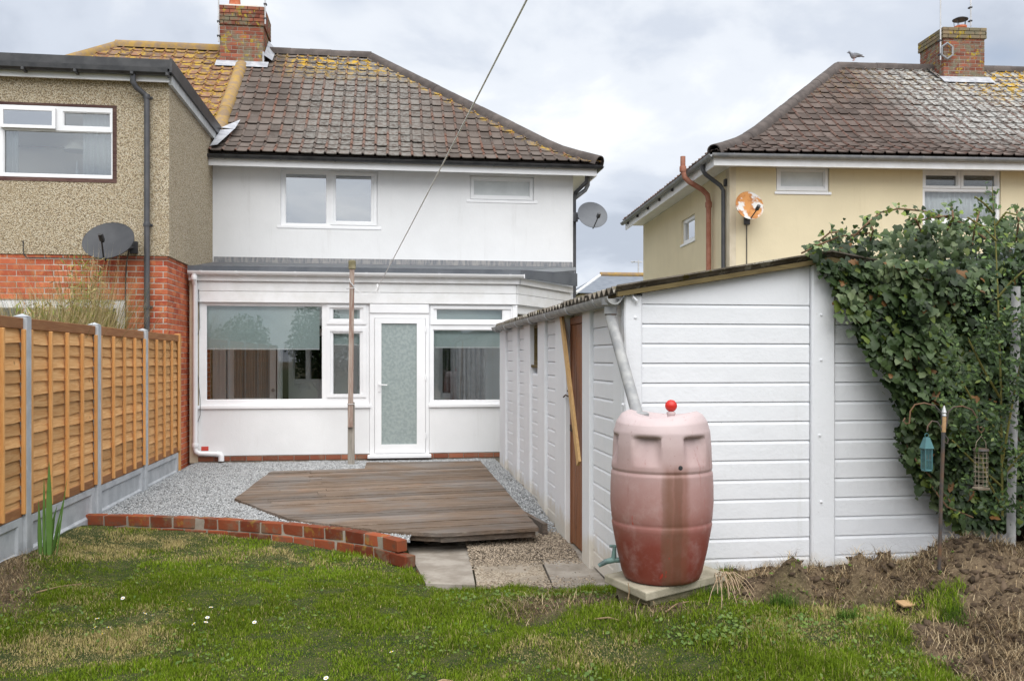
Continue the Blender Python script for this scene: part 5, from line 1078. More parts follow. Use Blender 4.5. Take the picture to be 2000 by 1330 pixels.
def bshape(a, r, z):
    phi = a+math.pi/2                                     # 0 faces the camera (-y), positive to the right
    for off in range(6):
        c = math.radians(-17+60*off); d = (phi-c+math.pi) % (2*math.pi)-math.pi; wdt = R(17)
        if abs(d) < wdt and .66 < z < .87:
            k = max(0, 1-(abs(d)/wdt)**4); prz = min(1, max(0, (.862-z)/.012))*max(0, min(1, (z-.69)/.155))
            r -= .056*k*prz
    if z > .9:
        lobe = math.cos(2*(phi-R(75))); q = min(1, (z-.9)/.06)*min(1, r/.2); z += .016*lobe*q; 
    return r, z
bd = part('body', MB().lathe(prof, (0,0,0), 144, bshape), 'barrel', wb, smooth=True); bd.data.set_sharp_from_angle(angle=R(60))
MT['red_ball'] = simple('red_rubber', (.62,.022,.014), (.48,.02,.015), 14, .4)
ball = MB().lathe([(.0005,-.035)]+[(.035*math.sin(R(a)), -.035*math.cos(R(a))) for a in range(12, 180, 12)]+[(.0005,.035)], (.055, -.12, BH+.048), 24)
bp = part('ball_stopper', ball, 'red_ball', wb, smooth=True); part('stopper_neck', MB().lathe([(.024,-.05),(.022,0),(.026,.004),(.026,.014),(.02,.02)], (.055, -.12, BH-.005), 16), 'barrel', bp, smooth=True)
part('pipe_inlet', MB().lathe([(.05,-.02),(.052,.004),(.04,.012)], (-.125, .05, BH-.012), 16), 'old_gutter', wb, smooth=True)
ha = R(-90+21); hr = .291; part('hole', MB().lathe([(.013,-.004),(.013,.006),(.004,.0065)], (0,0,0), 14).xf(Matrix.Translation((hr*math.cos(ha), hr*math.sin(ha), .69)) @ Matrix.Rotation(ha, 4, 'Z') @ Matrix.Rotation(R(90), 4, 'Y')), 'black_pvc', wb)
MT['brass'] = simple('verdigris_brass', (.06,.085,.085), (.13,.22,.20), 12, .55, .3, 60)
ta = R(-90-82); tb = Vector((.255*math.cos(ta), .255*math.sin(ta), .105)); td = Vector((math.cos(ta), math.sin(ta), 0))
tap = MB().tube([tb-td*.03, tb+td*.05], .016, 10).tube([tb+td*.03, tb+td*.075+Vector((0,0,-.01)), tb+td*.12+Vector((0,0,-.035))], [.018,.017,.012], 10).tube([tb+td*.03, tb+td*.025+Vector((0,0,.08))], [.017,.010], 10).tube([tb+td*.0+Vector((0,0,.083)), tb+td*.055+Vector((0,0,.083))], .008, 8)
part('tap', tap, 'brass', wb, smooth=True)
# slab stand
sl_, sf, sr_ = [at(u, v, Z=BZ-.001).xy for u, v in ((1180,1121),(1262,1157),(1420,1118))]; sbk = sl_+sr_-sf
MT['slab_stand'] = simple('lichened_concrete', (.30,.27,.20), (.42,.38,.29), 7, .92, .5, 70)
MT['block'] = simple('mossy_block', (.17,.15,.085), (.29,.26,.17), 9, .95, .7, 50)
cxy = (sl_+sr_)/2; st = thing('slab_stand', 'mossy concrete slab and block carrying the pink barrel', 'slab', (cxy.x, cxy.y, BZ-.3))
mbs = MB().prism([tuple(p) for p in (sl_, sf, sr_, sbk)], BZ-.052, BZ-.001); so2 = part('slab', mbs, 'slab_stand', st); bv = so2.modifiers.new('bevel', 'BEVEL'); bv.width = .008; bv.segments = 2
ins = lambda p, k: tuple(cxy+(p-cxy)*k); part('block', MB().prism([ins(sl_, .8), ins(sf, .80), ins(sr_, .93), ins(sbk, .9)], BZ-.4, BZ-.0535), 'block', st)

# ================================================================== satellite dishes, aerials, bird
def dish(name, label, c, look, r, mat, mount, arm_mat, squash=1.06):
    """offset dish: c centre, look direction it faces, mount = wall point of the bracket"""
    c = Vector(c); look = Vector(look).normalized(); q = look.to_track_quat('Z', 'Y').to_matrix().to_4x4()
    d = thing(name, label, 'satellite dish', tuple(Vector(mount)), None); M = Matrix.Translation(c) @ q; prof = [(r*math.sin(a), .16*r*math.sin(a)**2) for a in np.linspace(.02, math.pi/2, 12)]
    mb = MB().lathe(prof+[(r*1.012, .17*r), (r*1.0, .145*r)]+[(p[0], p[1]-.012) for p in prof[::-1]], (0,0,0), 32); mb.v = [(x*squash, y, z) for x, y, z in mb.v]; part('reflector', mb.xf(M), mat, d, smooth=True)
    e0 = M @ Vector((0, -r*.92, .15*r)); lnb = M @ Vector((r*.12, -r*.55, r*.95)); arm = MB().tube([M @ Vector((0, -r*.3, -.03)), M @ Vector((0,-r*.95,-.02)), e0, lnb], .010, 8)
    part('feed_arm', arm, arm_mat, d, smooth=True)
    part('receiver', MB().tube([lnb-(M.to_3x3() @ Vector((0,.0,.06))), lnb, lnb+(M.to_3x3() @ Vector((0,.02,.03)))], [.022,.032,.028], 10).cbox(-.03,.03,-.025,.025,.0,.05,.005).xf(Matrix()) if False else MB().tube([lnb-(M.to_3x3() @ Vector((0,.0,.055))), lnb-(M.to_3x3() @ Vector((0,0,.02))), lnb+(M.to_3x3() @ Vector((0,.03,.05)))], [.020,.034,.030], 10), arm_mat, d, smooth=True)
    m = Vector(mount); back = M @ Vector((0, -.1*r, -.05)); part('bracket', MB().tube([m, m.lerp(back, .5)+Vector((0,0,-.03)), back], .018, 8).cbox(m.x-.05, m.x+.05, m.y-.02, m.y+.02, m.z-.08, m.z+.08, .006), arm_mat, d, smooth=True)
    return d
MT['dish_dark'] = simple('dark_grey_dish', (.028,.03,.035), (.045,.047,.052), 3, .6)
MT['dish_grey'] = simple('grey_mesh_dish', (.12,.13,.145), (.155,.165,.18), 3, .6)
t = NT('rusted_white_dish'); MT['dish_rust'] = t.done(t.mix(t.ramp(t.noise(5.2, 5, .55), .44, .52), (.66,.65,.62), t.mix(t.ramp(t.noise(9, 5), .4, .65), (.58,.27,.09), (.36,.14,.05))), .7)
c = at(214, 474, Y=YX-.30); dish('satellite_dish', 'dark grey satellite dish on the pebbledash wall above the brickwork', c, (-.12, -1, .62), .285, 'dish_dark', (at(262, 484, Y=YX).x, YX-.012, at(262, 484, Y=YX).z), 'black_pvc', 1.12)
c = at(1156, 422, Y=YF-.05); dish('satellite_dish', 'mid grey satellite dish on the right hand corner of the white house', c, (.10, -1, .38), .245, 'dish_grey', (XR+.04, YF+.03, at(1126, 424, Y=YF).z), 'grey_pvc', 1.08)
pw_ = YW @ Vector((yf(1458, 430).x, -.02, yf(1458, 430).z)); pc_ = at_plane(1462, 403, YO-nc*.28, nc)
dish('satellite_dish', 'rust stained white satellite dish on the cream house', pc_, (.10, -1, .22), .235, 'dish_rust', pw_, 'black_pvc', 1.04)
cb0 = YW @ Vector((yf(1458, 440).x, -.012, yf(1458, 440).z)); cb1 = YW @ Vector((yf(1458, 700).x, -.012, .2))
solo('dish_cable', MB().tube([cb0, cb0.lerp(cb1, .5), cb1], .008, 6), 'black_pvc', 'brown cable running down the cream wall below the rusty dish', 'cable', tuple(cb1), smooth=True)
lc = MB().tube([tuple(at(u, v, Y=YX-.006)) for u, v in ((45,470),(46,497),(52,503),(150,505),(240,505),(330,505))], .007, 6).tube([tuple(at(u, v, Y=YX-.006)) for u, v in ((252,484),(247,515),(245,560),(245,640))], .008, 6)
solo('wall_cable', lc, 'black_pvc', 'thin black cable clipped along the top of the brickwork', 'cable', tuple(at(46, 470, Y=YX)), smooth=True)
MT['alu'] = simple('dull_aluminium', (.62,.62,.63), (.5,.5,.5), 6, .5, metal=.3)
def aerial(u, v0, v1, Y, label, plane=None, r=.014):
    a = at(u, v0, Y=Y) if plane is None else at_plane(u, v0, plane, nc); b = Vector((a.x, a.y, a.z+(v0-v1)/FPX*18)); o = thing('aerial_mast', label, 'aerial', tuple(a), 'chimney aerials'); part('mast', MB().tube([a, b], r, 8), 'alu', o, smooth=True)
    el = MB(); top = b-Vector((0,0,.15)); el.tube([top+Vector((-.35,0,0)), top+Vector((.35,0,0))], .008, 6)
    for k in range(6): p = top+Vector((-.32+k*.12, 0, 0)); el.tube([p+Vector((0,-.12,0)), p+Vector((0,.12,0))], .004, 5)
    part('antenna', el, 'alu', o); 
    for dz in (.1, .38): part('clamp', MB().cbox(a.x-.03, a.x+.03, a.y-.02, a.y+.06, a.z+dz, a.z+dz+.03, .004), 'black_pvc', o)
aerial(427, 82, -90, 18.02, 'aerial mast at the left edge of the white house chimney')
aerial(518, 48, -75, 18.0, 'aerial mast at the right edge of the white house chimney')
aerial(1837, 118, -90, 0, 'aerial mast clamped to the left side of the cream house chimney', cpl-nc*.03)
aerial(1896, 52, -80, 0, 'aerial mast rising behind the cream house chimney', cpl+nc*.6)
cc = at_plane(1850, 100, cpl-nc*.05, nc); ring = MB(); ring.tube([cc+ec*(.13*math.cos(R(60*k+30)))+Vector((0,0,.16*math.sin(R(60*k+30)))) for k in range(7)], .02, 8)
solo('loop_antenna', ring, 'gutter_grey', 'grey looped antenna on the cream house chimney', 'antenna', tuple(cc), smooth=True)
# collared dove on the ridge end
br_ = YW @ Vector((-OH+3.68, -OH+3.66, yz(3.68)+.135)); bx_ = at_plane(1668, 127, br_, nc); bz_ = br_.z
def loft(secs, seg=16):
    mb = MB(); 
    for x, z, ry, rz in secs:
        for k in range(seg): a = 2*math.pi*k/seg; mb.v.append((x, ry*math.cos(a), z+rz*math.sin(a)))
    for i in range(len(secs)-1):
        for k in range(seg): mb.f.append((i*seg+k, i*seg+(k+1)%seg, (i+1)*seg+(k+1)%seg, (i+1)*seg+k))
    mb.f += [tuple(range(seg))[::-1], tuple((len(secs)-1)*seg+k for k in range(seg))]; return mb
bird = thing('pigeon', 'grey pigeon perched on the ridge end of the cream house', 'bird', (bx_.x, bx_.y, bz_), rotz=YROT, local=True)
t = NT('pigeon_feathers'); o_ = t.node('SeparateXYZ'); t.l.new(t.pos('obj'), o_.inputs[0]); MT['bird'] = t.done(t.mix(t.ramp(o_.outputs['Z'], .06, .12), (.42,.40,.42), t.mix(t.ramp(o_.outputs['X'], -.1, .12), (.26,.27,.30), (.15,.155,.16))), .8)
body_secs = [(-.152,.158,.003,.003),(-.138,.160,.007,.006),(-.128,.166,.018,.018),(-.112,.175,.024,.026),(-.095,.170,.026,.030),(-.082,.150,.028,.034),(-.07,.128,.036,.046),(-.045,.105,.052,.058),(-.01,.093,.058,.058),(.03,.093,.052,.048),(.07,.10,.036,.032),(.11,.102,.024,.018),(.16,.092,.022,.010),(.20,.082,.026,.006),(.215,.079,.02,.003)]
part('body', loft(body_secs), 'bird', bird, smooth=True)
for s in (-1, 1):
    part('wing', loft([(-.05,.11,.004,.02),(-.02,.112,.010,.036),(.04,.112,.010,.032),(.10,.106,.007,.018),(.16,.098,.004,.008)]).xf(Matrix.Translation((0, s*.052, 0))), 'bird', bird, smooth=True)
    part('leg', MB().tube([(-.01, s*.022, .05), (-.005, s*.024, .0)], .005, 6).tube([(-.03, s*.024, .003), (.012, s*.024, .003)], .004, 5), 'terracotta', bird)

# ================================================================== clothes post and line
cpb = at(686, 907, Z=.0); cpt = at(688, 512, D=(cpb-EYE).dot(FW)); zmid = at(686, 785, D=(cpb-EYE).dot(FW)).z
cpst = thing('clothes_post', 'tall weathered timber clothes post standing in front of the conservatory', 'post', (cpb.x, cpb.y, 0))
MT['post_grey'] = mat_wood('grey_weathered_timber', (.22,.20,.17), (.36,.33,.29), (22,22,2), .85, .05, True, .4)
MT['post_red'] = mat_wood('flaking_pink_timber', (.22,.13,.10), (.42,.36,.31), (14,14,1.2), .85, .05, True, .4)
part('lower_post', MB().cbox(cpb.x-.048, cpb.x+.048, cpb.y-.04, cpb.y+.04, -.15, zmid, .008), 'post_grey', cpst)
A = Vector((cpb.x-.01, cpb.y-.066, zmid-.35)); B = Vector((cpt.x, cpt.y-.04, cpt.z)); sx_ = Vector((.036,0,0)); sy_ = Vector((0,.025,0)); mb = MB()
mb.add([A-sx_-sy_, A+sx_-sy_, A+sx_+sy_, A-sx_+sy_, B-sx_*.9-sy_, B+sx_*.9-sy_, B+sx_*.9+sy_, B-sx_*.9+sy_], [(0,3,2,1),(4,5,6,7),(0,1,5,4),(1,2,6,5),(2,3,7,6),(3,0,4,7)])
part('upper_post', mb, 'post_red', cpst); part('post_cap', MB().cbox(B.x-.05, B.x+.05, B.y-.04, B.y+.05, B.z-.11, B.z+.02, .012), 'block', cpst)
part('strap', MB().tube([(B.x-.04, B.y-.032, B.z-.24), (B.x-.02, B.y-.036, B.z-.30), (B.x+.035, B.y-.032, B.z-.36)], .010, 6), 'alu', cpst)
for z in (zmid-.03, B.z-.38): part('wire_tie', MB().tube([(A.x-.05,A.y-.035,z), (A.x+.05,A.y-.035,z+.005), (A.x+.055,A.y+.11,z), (A.x-.05,A.y+.11,z), (A.x-.05,A.y-.035,z)], .005, 5), 'alu', cpst)
kn = at(738, 562, D=12.6); far = at(1018, 0, D=4.0); lst = far+(far-kn)*.75; tie = Vector((B.x+.03, B.y-.035, B.z-.37))
ln = thing('washing_line', 'thin grey washing line rising from the clothes post overhead', 'line', tuple(tie))
MT['cord'] = simple('grey_cord', (.88,.88,.88), (.80,.80,.80), 40, .8)
part('line', MB().tube([kn.lerp(lst, k/14)+Vector((0,0,-.05*math.sin(math.pi*k/14))) for k in range(15)], .0048, 7), 'cord', ln, smooth=True)
part('slack_line', MB().tube([tie.lerp(kn, k/8)+Vector((0,0,-.09*math.sin(math.pi*k/8))) for k in range(9)], .0035, 5), 'cord', ln, smooth=True)
part('knot', MB().tube([kn+Vector((-.01,0,.05)), kn+Vector((.005,-.01,.0)), kn+Vector((-.015,0,-.05)), kn+Vector((-.02,.0,-.11))], [.010,.02,.012,.005], 7).tube([kn+Vector((.0,0,.0)), kn+Vector((.02,-.01,-.06)), kn+Vector((.018,0,-.13))], .005, 5).tube([kn, kn+Vector((-.04,0,-.06))], .004, 5), 'cord', ln, smooth=True)

# ================================================================== bird feeding pole, lantern, wire feeder
fb_ = at(1833, 1160, D=5.25); fb_.z = gz1(fb_.x, fb_.y); ft = at(1844, 812, D=5.25)
fp = thing('bird_feeder_pole', 'slim dark metal bird feeder pole with curled hooks in front of the ivy', 'pole', tuple(fb_))
MT['pole'] = simple('rusting_dark_steel', (.055,.06,.065), (.16,.085,.04), 5, .6, .1, metal=.2)
MT['bamboo'] = simple('pale_timber', (.46,.30,.16), (.38,.24,.12), 20, .7)
pol = MB().tube([fb_+Vector((0,0,-.12)), fb_.lerp(ft, .5), ft], .0105, 10); part('pole', pol, 'pole', fp, smooth=True)
up_ = (ft-fb_).normalized(); part('grip', MB().tube([ft-up_*.095, ft-up_*.005], .0125, 10), 'bamboo', fp, smooth=True); part('finial', MB().lathe([(.013,0),(.010,.012),(.014,.02),(.010,.035),(.003,.06)], tuple(ft), 12), 'alu', fp, smooth=True)
PX = lambda u, v, d=5.25: at(u, v, D=d)
def hook(pts): part('hook', MB().tube([PX(*p) for p in pts], .0045, 6), 'pole', fp, smooth=True)
hook([(1841,835),(1838,805),(1826,792),(1805,787),(1787,790),(1778,803),(1776,826),(1770,828),(1764,822),(1768,816)])
hook([(1848,835),(1852,805),(1862,795),(1880,793),(1898,800),(1908,815),(1910,838),(1916,845),(1922,840),(1920,833),(1914,835)])
hook([(1842,848),(1838,835),(1831,824),(1820,822),(1812,832),(1811,842)])
hook([(1846,850),(1852,858),(1850,866),(1843,862)])
# lantern
lnp = PX(1810, 848); lb = PX(1809, 920); la_ = thing('hanging_lantern', 'teal metal lantern hanging from the bird feeder pole', 'lantern', (lnp.x, lnp.y, lb.z))
MT['teal'] = simple('teal_paint', (.045,.13,.14), (.06,.18,.19), 9, .5)
h = lnp.z-lb.z; b0_ = lb.z
lan = MB().cbox(lnp.x-.023, lnp.x+.023, lnp.y-.023, lnp.y+.023, b0_, b0_+.012, .003)
part('base', lan, 'teal', la_)
for sx2 in (-1,1):
    for sy2 in (-1,1): part('corner_bar', MB().box(lnp.x+sx2*.021-.0025, lnp.x+sx2*.021+.0025, lnp.y+sy2*.021-.0025, lnp.y+sy2*.021+.0025, b0_+.012, b0_+h*.62), 'teal', la_)
gl_ = MB()
for k in range(-2, 3):
    gl_.box(lnp.x+k*.0075-.0012, lnp.x+k*.0075+.0012, lnp.y-.022, lnp.y-.0205, b0_+.012, b0_+h*.62).box(lnp.x+.0205, lnp.x+.022, lnp.y+k*.0075-.0012, lnp.y+k*.0075+.0012, b0_+.012, b0_+h*.62).box(lnp.x-.022, lnp.x-.0205, lnp.y+k*.0075-.0012, lnp.y+k*.0075+.0012, b0_+.012, b0_+h*.62)
gl_.box(lnp.x-.021, lnp.x+.021, lnp.y-.0225, lnp.y-.0205, b0_+h*.3, b0_+h*.32); part('grille', gl_, 'teal', la_)
part('roof', MB().add([(lnp.x-.029,lnp.y-.029,b0_+h*.62),(lnp.x+.029,lnp.y-.029,b0_+h*.62),(lnp.x+.029,lnp.y+.029,b0_+h*.62),(lnp.x-.029,lnp.y+.029,b0_+h*.62),(lnp.x-.012,lnp.y-.012,b0_+h*.92),(lnp.x+.012,lnp.y-.012,b0_+h*.92),(lnp.x+.012,lnp.y+.012,b0_+h*.92),(lnp.x-.012,lnp.y+.012,b0_+h*.92)], [(3,2,1,0),(0,1,5,4),(1,2,6,5),(2,3,7,6),(3,0,4,7),(4,5,6,7)]), 'teal', la_)
part('ring', MB().tube([(lnp.x+.012*math.cos(a), lnp.y, b0_+h*.97+.012*math.sin(a)) for a in np.linspace(0, 6.28, 12)], .002, 5), 'teal', la_)
# wire feeder
wp = PX(1916, 848); wf = thing('wire_bird_feeder', 'empty rusty wire bird feeder hanging at the right of the pole', 'bird feeder', (wp.x, wp.y, PX(1916, 953).z)); z0, z1 = PX(1916, 953).z, PX(1913, 880).z
MT['wire'] = simple('rusty_wire', (.22,.17,.12), (.38,.33,.26), 30, .6, metal=.3)
ww = MB()
for k in range(10): a = k*.628; ww.tube([(wp.x+.036*math.cos(a), wp.y+.036*math.sin(a), z0), (wp.x+.036*math.cos(a), wp.y+.036*math.sin(a), z1)], .0013, 4)
for k in range(8): z = z0+(z1-z0)*(k+.5)/8; ww.tube([(wp.x+.036*math.cos(a), wp.y+.036*math.sin(a), z) for a in np.linspace(0, 6.283, 13)], .0013, 4)
part('wire_cage', ww, 'wire', wf); part('tray', MB().lathe([(.0005,0),(.046,0),(.048,.008),(.044,.008),(.04,.003),(.0005,.003)], (wp.x, wp.y, z0-.006), 16), 'wire', wf, smooth=True); part('lid', MB().lathe([(.0005,.0),(.045,.0),(.042,.012),(.0005,.018)], (wp.x, wp.y, z1), 16), 'pole', wf, smooth=True)
part('handle', MB().tube([(wp.x-.036, wp.y, z1), (wp.x-.030, wp.y, z1+.05), (wp.x, wp.y, z1+.085), (wp.x+.030, wp.y, z1+.05), (wp.x+.036, wp.y, z1-.03)], .002, 5), 'wire', wf)

# ================================================================== things at the far right and far behind
rsx = at(1990, 700, D=5.75)
MT['dark_shed'] = mat_wood('dark_brown_boards', (.030,.018,.012), (.06,.036,.024), (1.5,20,20), .85, .25, False, .3)
ds = thing('dark_timber_shed', 'dark brown timber shed with felt roof behind the holly at the right edge', 'shed', (5.6, 6.6, 0))
dx0 = 4.62; M_ = Matrix()
for k in range(14): part('board', MB().cbox(dx0, dx0+2.2, 5.95-.01*(k % 2), 5.99, -.1+k*.15, -.1+k*.15+.148, .004), 'dark_shed', ds)
part('body', MB().box(dx0+.01, dx0+2.2, 5.992, 8.4, -.1, 2.0), 'dark_shed', ds)
prf = [(dx0-.12, 2.02), (dx0-.12, 2.06), (dx0+.25, 2.30), (dx0+.75, 2.46), (dx0+1.2, 2.5), (dx0+2.4, 2.5), (dx0+2.4, 2.02)]
part('roof', MB().extrude([(x, 5.85, z) for x, z in prf], (0,0,0), (0,2.6,0)), 'felt', ds, recalc=True)
wpst = at(1975, 980, D=5.62); wq = at(1984, 640, D=5.62)
solo('drainpipe', MB().tube([(wpst.x, wpst.y, -.05), wpst, wq, (wq.x, wq.y, 1.95)], .026, 10), 'old_gutter', 'pale grey drainpipe standing behind the ivy at the right edge', 'pipe', (wpst.x, wpst.y, -.05), smooth=True)
gr = thing('far_garage', 'distant grey tiled roof seen between the two houses', 'garage', (6.6, 27, -.15))
a = at(1125, 572, Y=27); b = at(1172, 538, Y=29); c = at(1300, 540, Y=29); e_ = at(1300, 575, Y=27)
MT['slate'] = simple('blue_grey_roof', (.16,.18,.21), (.21,.23,.26), 4, .7, .2, 30, stretch=(1,1,6))
zr0 = a.z; zr1 = b.z
part('roof', MB().add([(a.x,27,zr0),(c.x+3,27,zr0),(c.x+3,29,zr1),(b.x,29,zr1),(a.x,31,zr0),(c.x+3,31,zr0)], [(0,1,2,3),(3,2,5,4),(0,3,4)]), 'slate', gr)
part('ridge', MB().tube([(b.x,29,zr1+.02),(c.x+3,29,zr1+.02)], .09, 8), 'hip_lichen', gr); part('wall', MB().box(a.x+.2, c.x+2.8, 27.2, 30.8, -.2, zr0-.02), 'yellow', gr)
part('barge_board', MB().tube([(a.x,26.98,zr0),(b.x,28.98,zr1)], .05, 6), 'upvc_old', gr)
bbx = at(1150, 570, Y=24.5); bby = at(1200, 549, Y=24.5)
fa_ = at(1247, 560, Y=34); fo = thing('far_aerial', 'tiny television aerial far off between the houses', 'aerial', (fa_.x, 34, -.15)); part('mast', MB().tube([(fa_.x,34,-.15),(fa_.x,34,at(1247,508,Y=34).z)], .03, 6), 'alu', fo)
zz2 = at(1247, 512, Y=34).z; part('antenna', MB().tube([(fa_.x-.3,34,zz2),(fa_.x+.15,34,zz2)], .025, 5).tube([(fa_.x-.2,33.8,zz2),(fa_.x-.2,34.2,zz2)], .015, 4), 'alu', fo)

# ================================================================== foliage
def tint_mat(name, rough=.6, spec=.4, trans=0.0):
    t = NT(name); c = t.node('VertexColor', layer_name='tint').outputs['Color']; t.done(c, rough, 0, spec)
    if trans:
        tr = t.node('BsdfTranslucent'); t.l.new(c, tr.inputs[0]); m = t.node('MixShader'); m.inputs[0].default_value = trans; o = t.n['Material Output']; t.l.new(t.b.outputs[0], m.inputs[1]); t.l.new(tr.outputs[0], m.inputs[2]); t.l.new(m.outputs[0], o.inputs[0])
    return t.m
MT['blade'] = tint_mat('grass_blade', .8, .06, .25); MT['leaf_tint'] = tint_mat('leaf', .45, .28, .12); MT['dry'] = tint_mat('dry_straw', .85, .05)
IV = np.array([(0,0,0),(-.30,-.10,.0),(-.52,.18,-.05),(-.34,.42,.02),(-.30,.66,-.03),(0,1.0,-.10),(.30,.66,-.03),(.34,.42,.02),(.52,.18,-.05),(.30,-.10,.0),(0,.38,.07)]); IV[:, 1] -= .35
IF = np.array([(10,i,i+1) for i in range(0,9)]+[(10,9,0)])[:, [0,2,1]]
def frames(nrm, tip):
    nrm = nrm/np.linalg.norm(nrm, axis=1)[:, None]; tip = tip-nrm*(tip*nrm).sum(1)[:, None]; tip /= np.linalg.norm(tip, axis=1)[:, None]; x = np.cross(tip, nrm); return np.stack([x, tip, nrm], -1)
def leaf_cloud(name, pos, rot, size, col, base, faces, mat, parent, nobj=0, kind='stuff', shared_cols=None):
    n = len(pos); order = np.argsort(-(size/np.linalg.norm(pos-EYEs, axis=1))); pick = order[:nobj]; rest = order[nobj:]
    if nobj:
        meshes = []
        for c in shared_cols:
            me = bpy.data.meshes.new('leaf'); me.from_pydata([tuple(v) for v in base], [], [tuple(f) for f in faces]); at2 = me.color_attributes.new('tint', 'FLOAT_COLOR', 'POINT'); at2.data.foreach_set('color', np.tile([*c, 1.0], len(base)).astype(np.float32)); me.materials.append(MT[mat]); meshes.append((np.array(c), me))
        for i in pick:
            k = int(np.argmin([np.abs(c-col[i]).sum() for c, _ in meshes])); M = Matrix.Identity(4)
            for r_ in range(3):
                for c_ in range(3): M[r_][c_] = rot[i, r_, c_]*size[i]
                M[r_][3] = pos[i, r_]
            inst('leaf', meshes[k][1], parent, None, M)
    V, F = scatter(base, faces, pos[rest], rot[rest], np.repeat(size[rest][:, None], 3, 1), .05)
    return fast_mesh(name, V, F, mat, col=np.repeat(col[rest], len(base), 0), parent=parent, kind=kind)
# ---- ivy over the right half of the shed
IVP = [(1566,497),(1600,490),(1640,470),(1700,462),(1760,455),(1800,440),(1860,432),(1920,430),(1990,436),(2060,430),(2075,560),(2075,900),(2060,1010),(1990,1035),(1930,1040),(1870,1030),(1838,1000),(1800,952),(1770,915),(1757,865),(1764,815),(1745,775),(1722,728),(1696,690),(1668,640),(1645,590),(1624,548),(1596,515)]
N = 17500; U = rng.uniform(1560, 2080, N); Vv = rng.uniform(425, 1045, N); jit = rng.normal(0, 7, (2, N)); k = in_poly(U+jit[0], Vv+jit[1], IVP)
hole = (in_poly(U, Vv, [(1868,905),(1905,900),(1915,950),(1890,978),(1862,955)])) & (rng.random(N) < .75); thin = (Vv > 930) & (rng.random(N) < .35); k &= ~hole & ~thin; U, Vv = U[k], Vv[k]; n = len(U)
bul = np.clip((U-1600)/260, 0, 1)*np.clip((1000-Vv)/150, .15, 1)*np.clip((Vv-430)/90, .3, 1); clump = vn1(U/90, Vv/90, 1.0, 3)
Yp = YS-.06-rng.random(n)**.6*(.07+.42*bul*(.15+1.2*clump)); over = Vv < 512; Yp = np.where(over, YS-.15+rng.random(n)*np.where(U > 1620, .9, .3), Yp)
xn = (U-1000)/FPX; t_ = Yp/(FW.y+xn*RT.y); pos = np.stack([t_*(FW.x+xn*RT.x), Yp, CAMZ+t_*(700-Vv)/FPX], -1)
nr = np.stack([rng.normal(0,.45,n), -1+rng.normal(0,.25,n), .55+rng.normal(0,.4,n)], -1); tp = np.stack([rng.normal(0,.45,n), np.full(n,-.25), -1+rng.normal(0,.35,n)], -1); rot = frames(nr, tp)
size = (.022+.062*rng.random(n)**1.3)*np.where(over, .85, 1.0)
depth_in = (YS-Yp); cc_ = np.array([(.018,.034,.011),(.036,.062,.021),(.065,.102,.036),(.14,.18,.085),(.11,.15,.025)]); wt = np.clip(vn2(U/60, Vv/60, 1, 3)*4.4-.3+rng.normal(0,.6,n), 0, 3.99).astype(int); wt = np.where(rng.random(n) < .05, 4, wt); col = cc_[wt]*rng.uniform(.75, 1.2, (n,1)); col = np.where((rng.random(n) < .02)[:, None], np.array((.20,.10,.035)), col)
ivy = thing('ivy', 'dense dark green ivy spilling over the right half of the white shed', 'ivy', (3.8, YS-.1, .1))
leaf_cloud('leaf_mass', pos, rot, size, col, IV, IF, 'leaf_tint', ivy, 290, 'stuff', cc_)
MT['ivy_stem'] = simple('ivy_stem', (.15,.085,.05), (.22,.14,.08), 20, .8)
stems = [[(1900,470),(1905,440),(1915,405)],[(1985,470),(1990,430),(1982,400)],[(1850,450),(1862,425),(1858,400)],[(1800,455),(1790,430),(1775,418)],[(1700,470),(1705,450),(1698,432)],[(1660,470),(1690,440),(1720,415),(1755,408),(1800,412),(1850,425),(1890,440),(1930,470)],[(1565,495),(1600,478),(1640,462),(1700,455)],[(1590,480),(1620,455),(1650,452)],[(1745,520),(1800,545),(1860,552),(1920,570),(1955,592)],[(1770,440),(1820,425),(1870,420)],[(1760,850),(1790,900),(1830,945),(1860,985)],[(1820,950),(1850,990),(1900,1010)]]
SP, SN = [], []
for sidx, st_ in enumerate(stems):
    d_ = 5.95 if sidx < 10 else 6.1; pts = [at(u, v, D=d_-.1*(k % 2)+.02*k) for k, (u, v) in enumerate(st_)]; part('stem', MB().tube(pts, .006, 6), 'ivy_stem', ivy, smooth=True)
    for a_, b_ in zip(pts, pts[1:]):
        m = int((b_-a_).length/.011)
        for j in range(m): SP.append(a_.lerp(b_, random.random())+Vector((random.gauss(0,.022), random.gauss(0,.022), random.gauss(0,.022))))
SP = np.array([tuple(p) for p in SP]); n = len(SP); nr = np.stack([rng.normal(0,.7,n), -1+rng.normal(0,.5,n), .5+rng.normal(0,.6,n)], -1); tp = rng.normal(0,1,(n,3)); sz = rng.uniform(.018,.042,n); cl = cc_[rng.integers(0,5,n)]*rng.uniform(1.0,2.0,(n,1))
leaf_cloud('sprig_leaves', SP, frames(nr, tp), sz, cl, IV, IF, 'leaf_tint', ivy)
# dark woody backing of old stems inside the ivy
for k in range(26):
    u0 = random.uniform(1830, 2040); v0 = random.uniform(560, 720); pts = [at(u0+random.uniform(-12,12)*j, v0+80*j, Y=YS-.04) for j in range(4)]; part('stem', MB().tube(pts, [.012,.011,.010,.008], 5), 'ivy_stem', ivy)
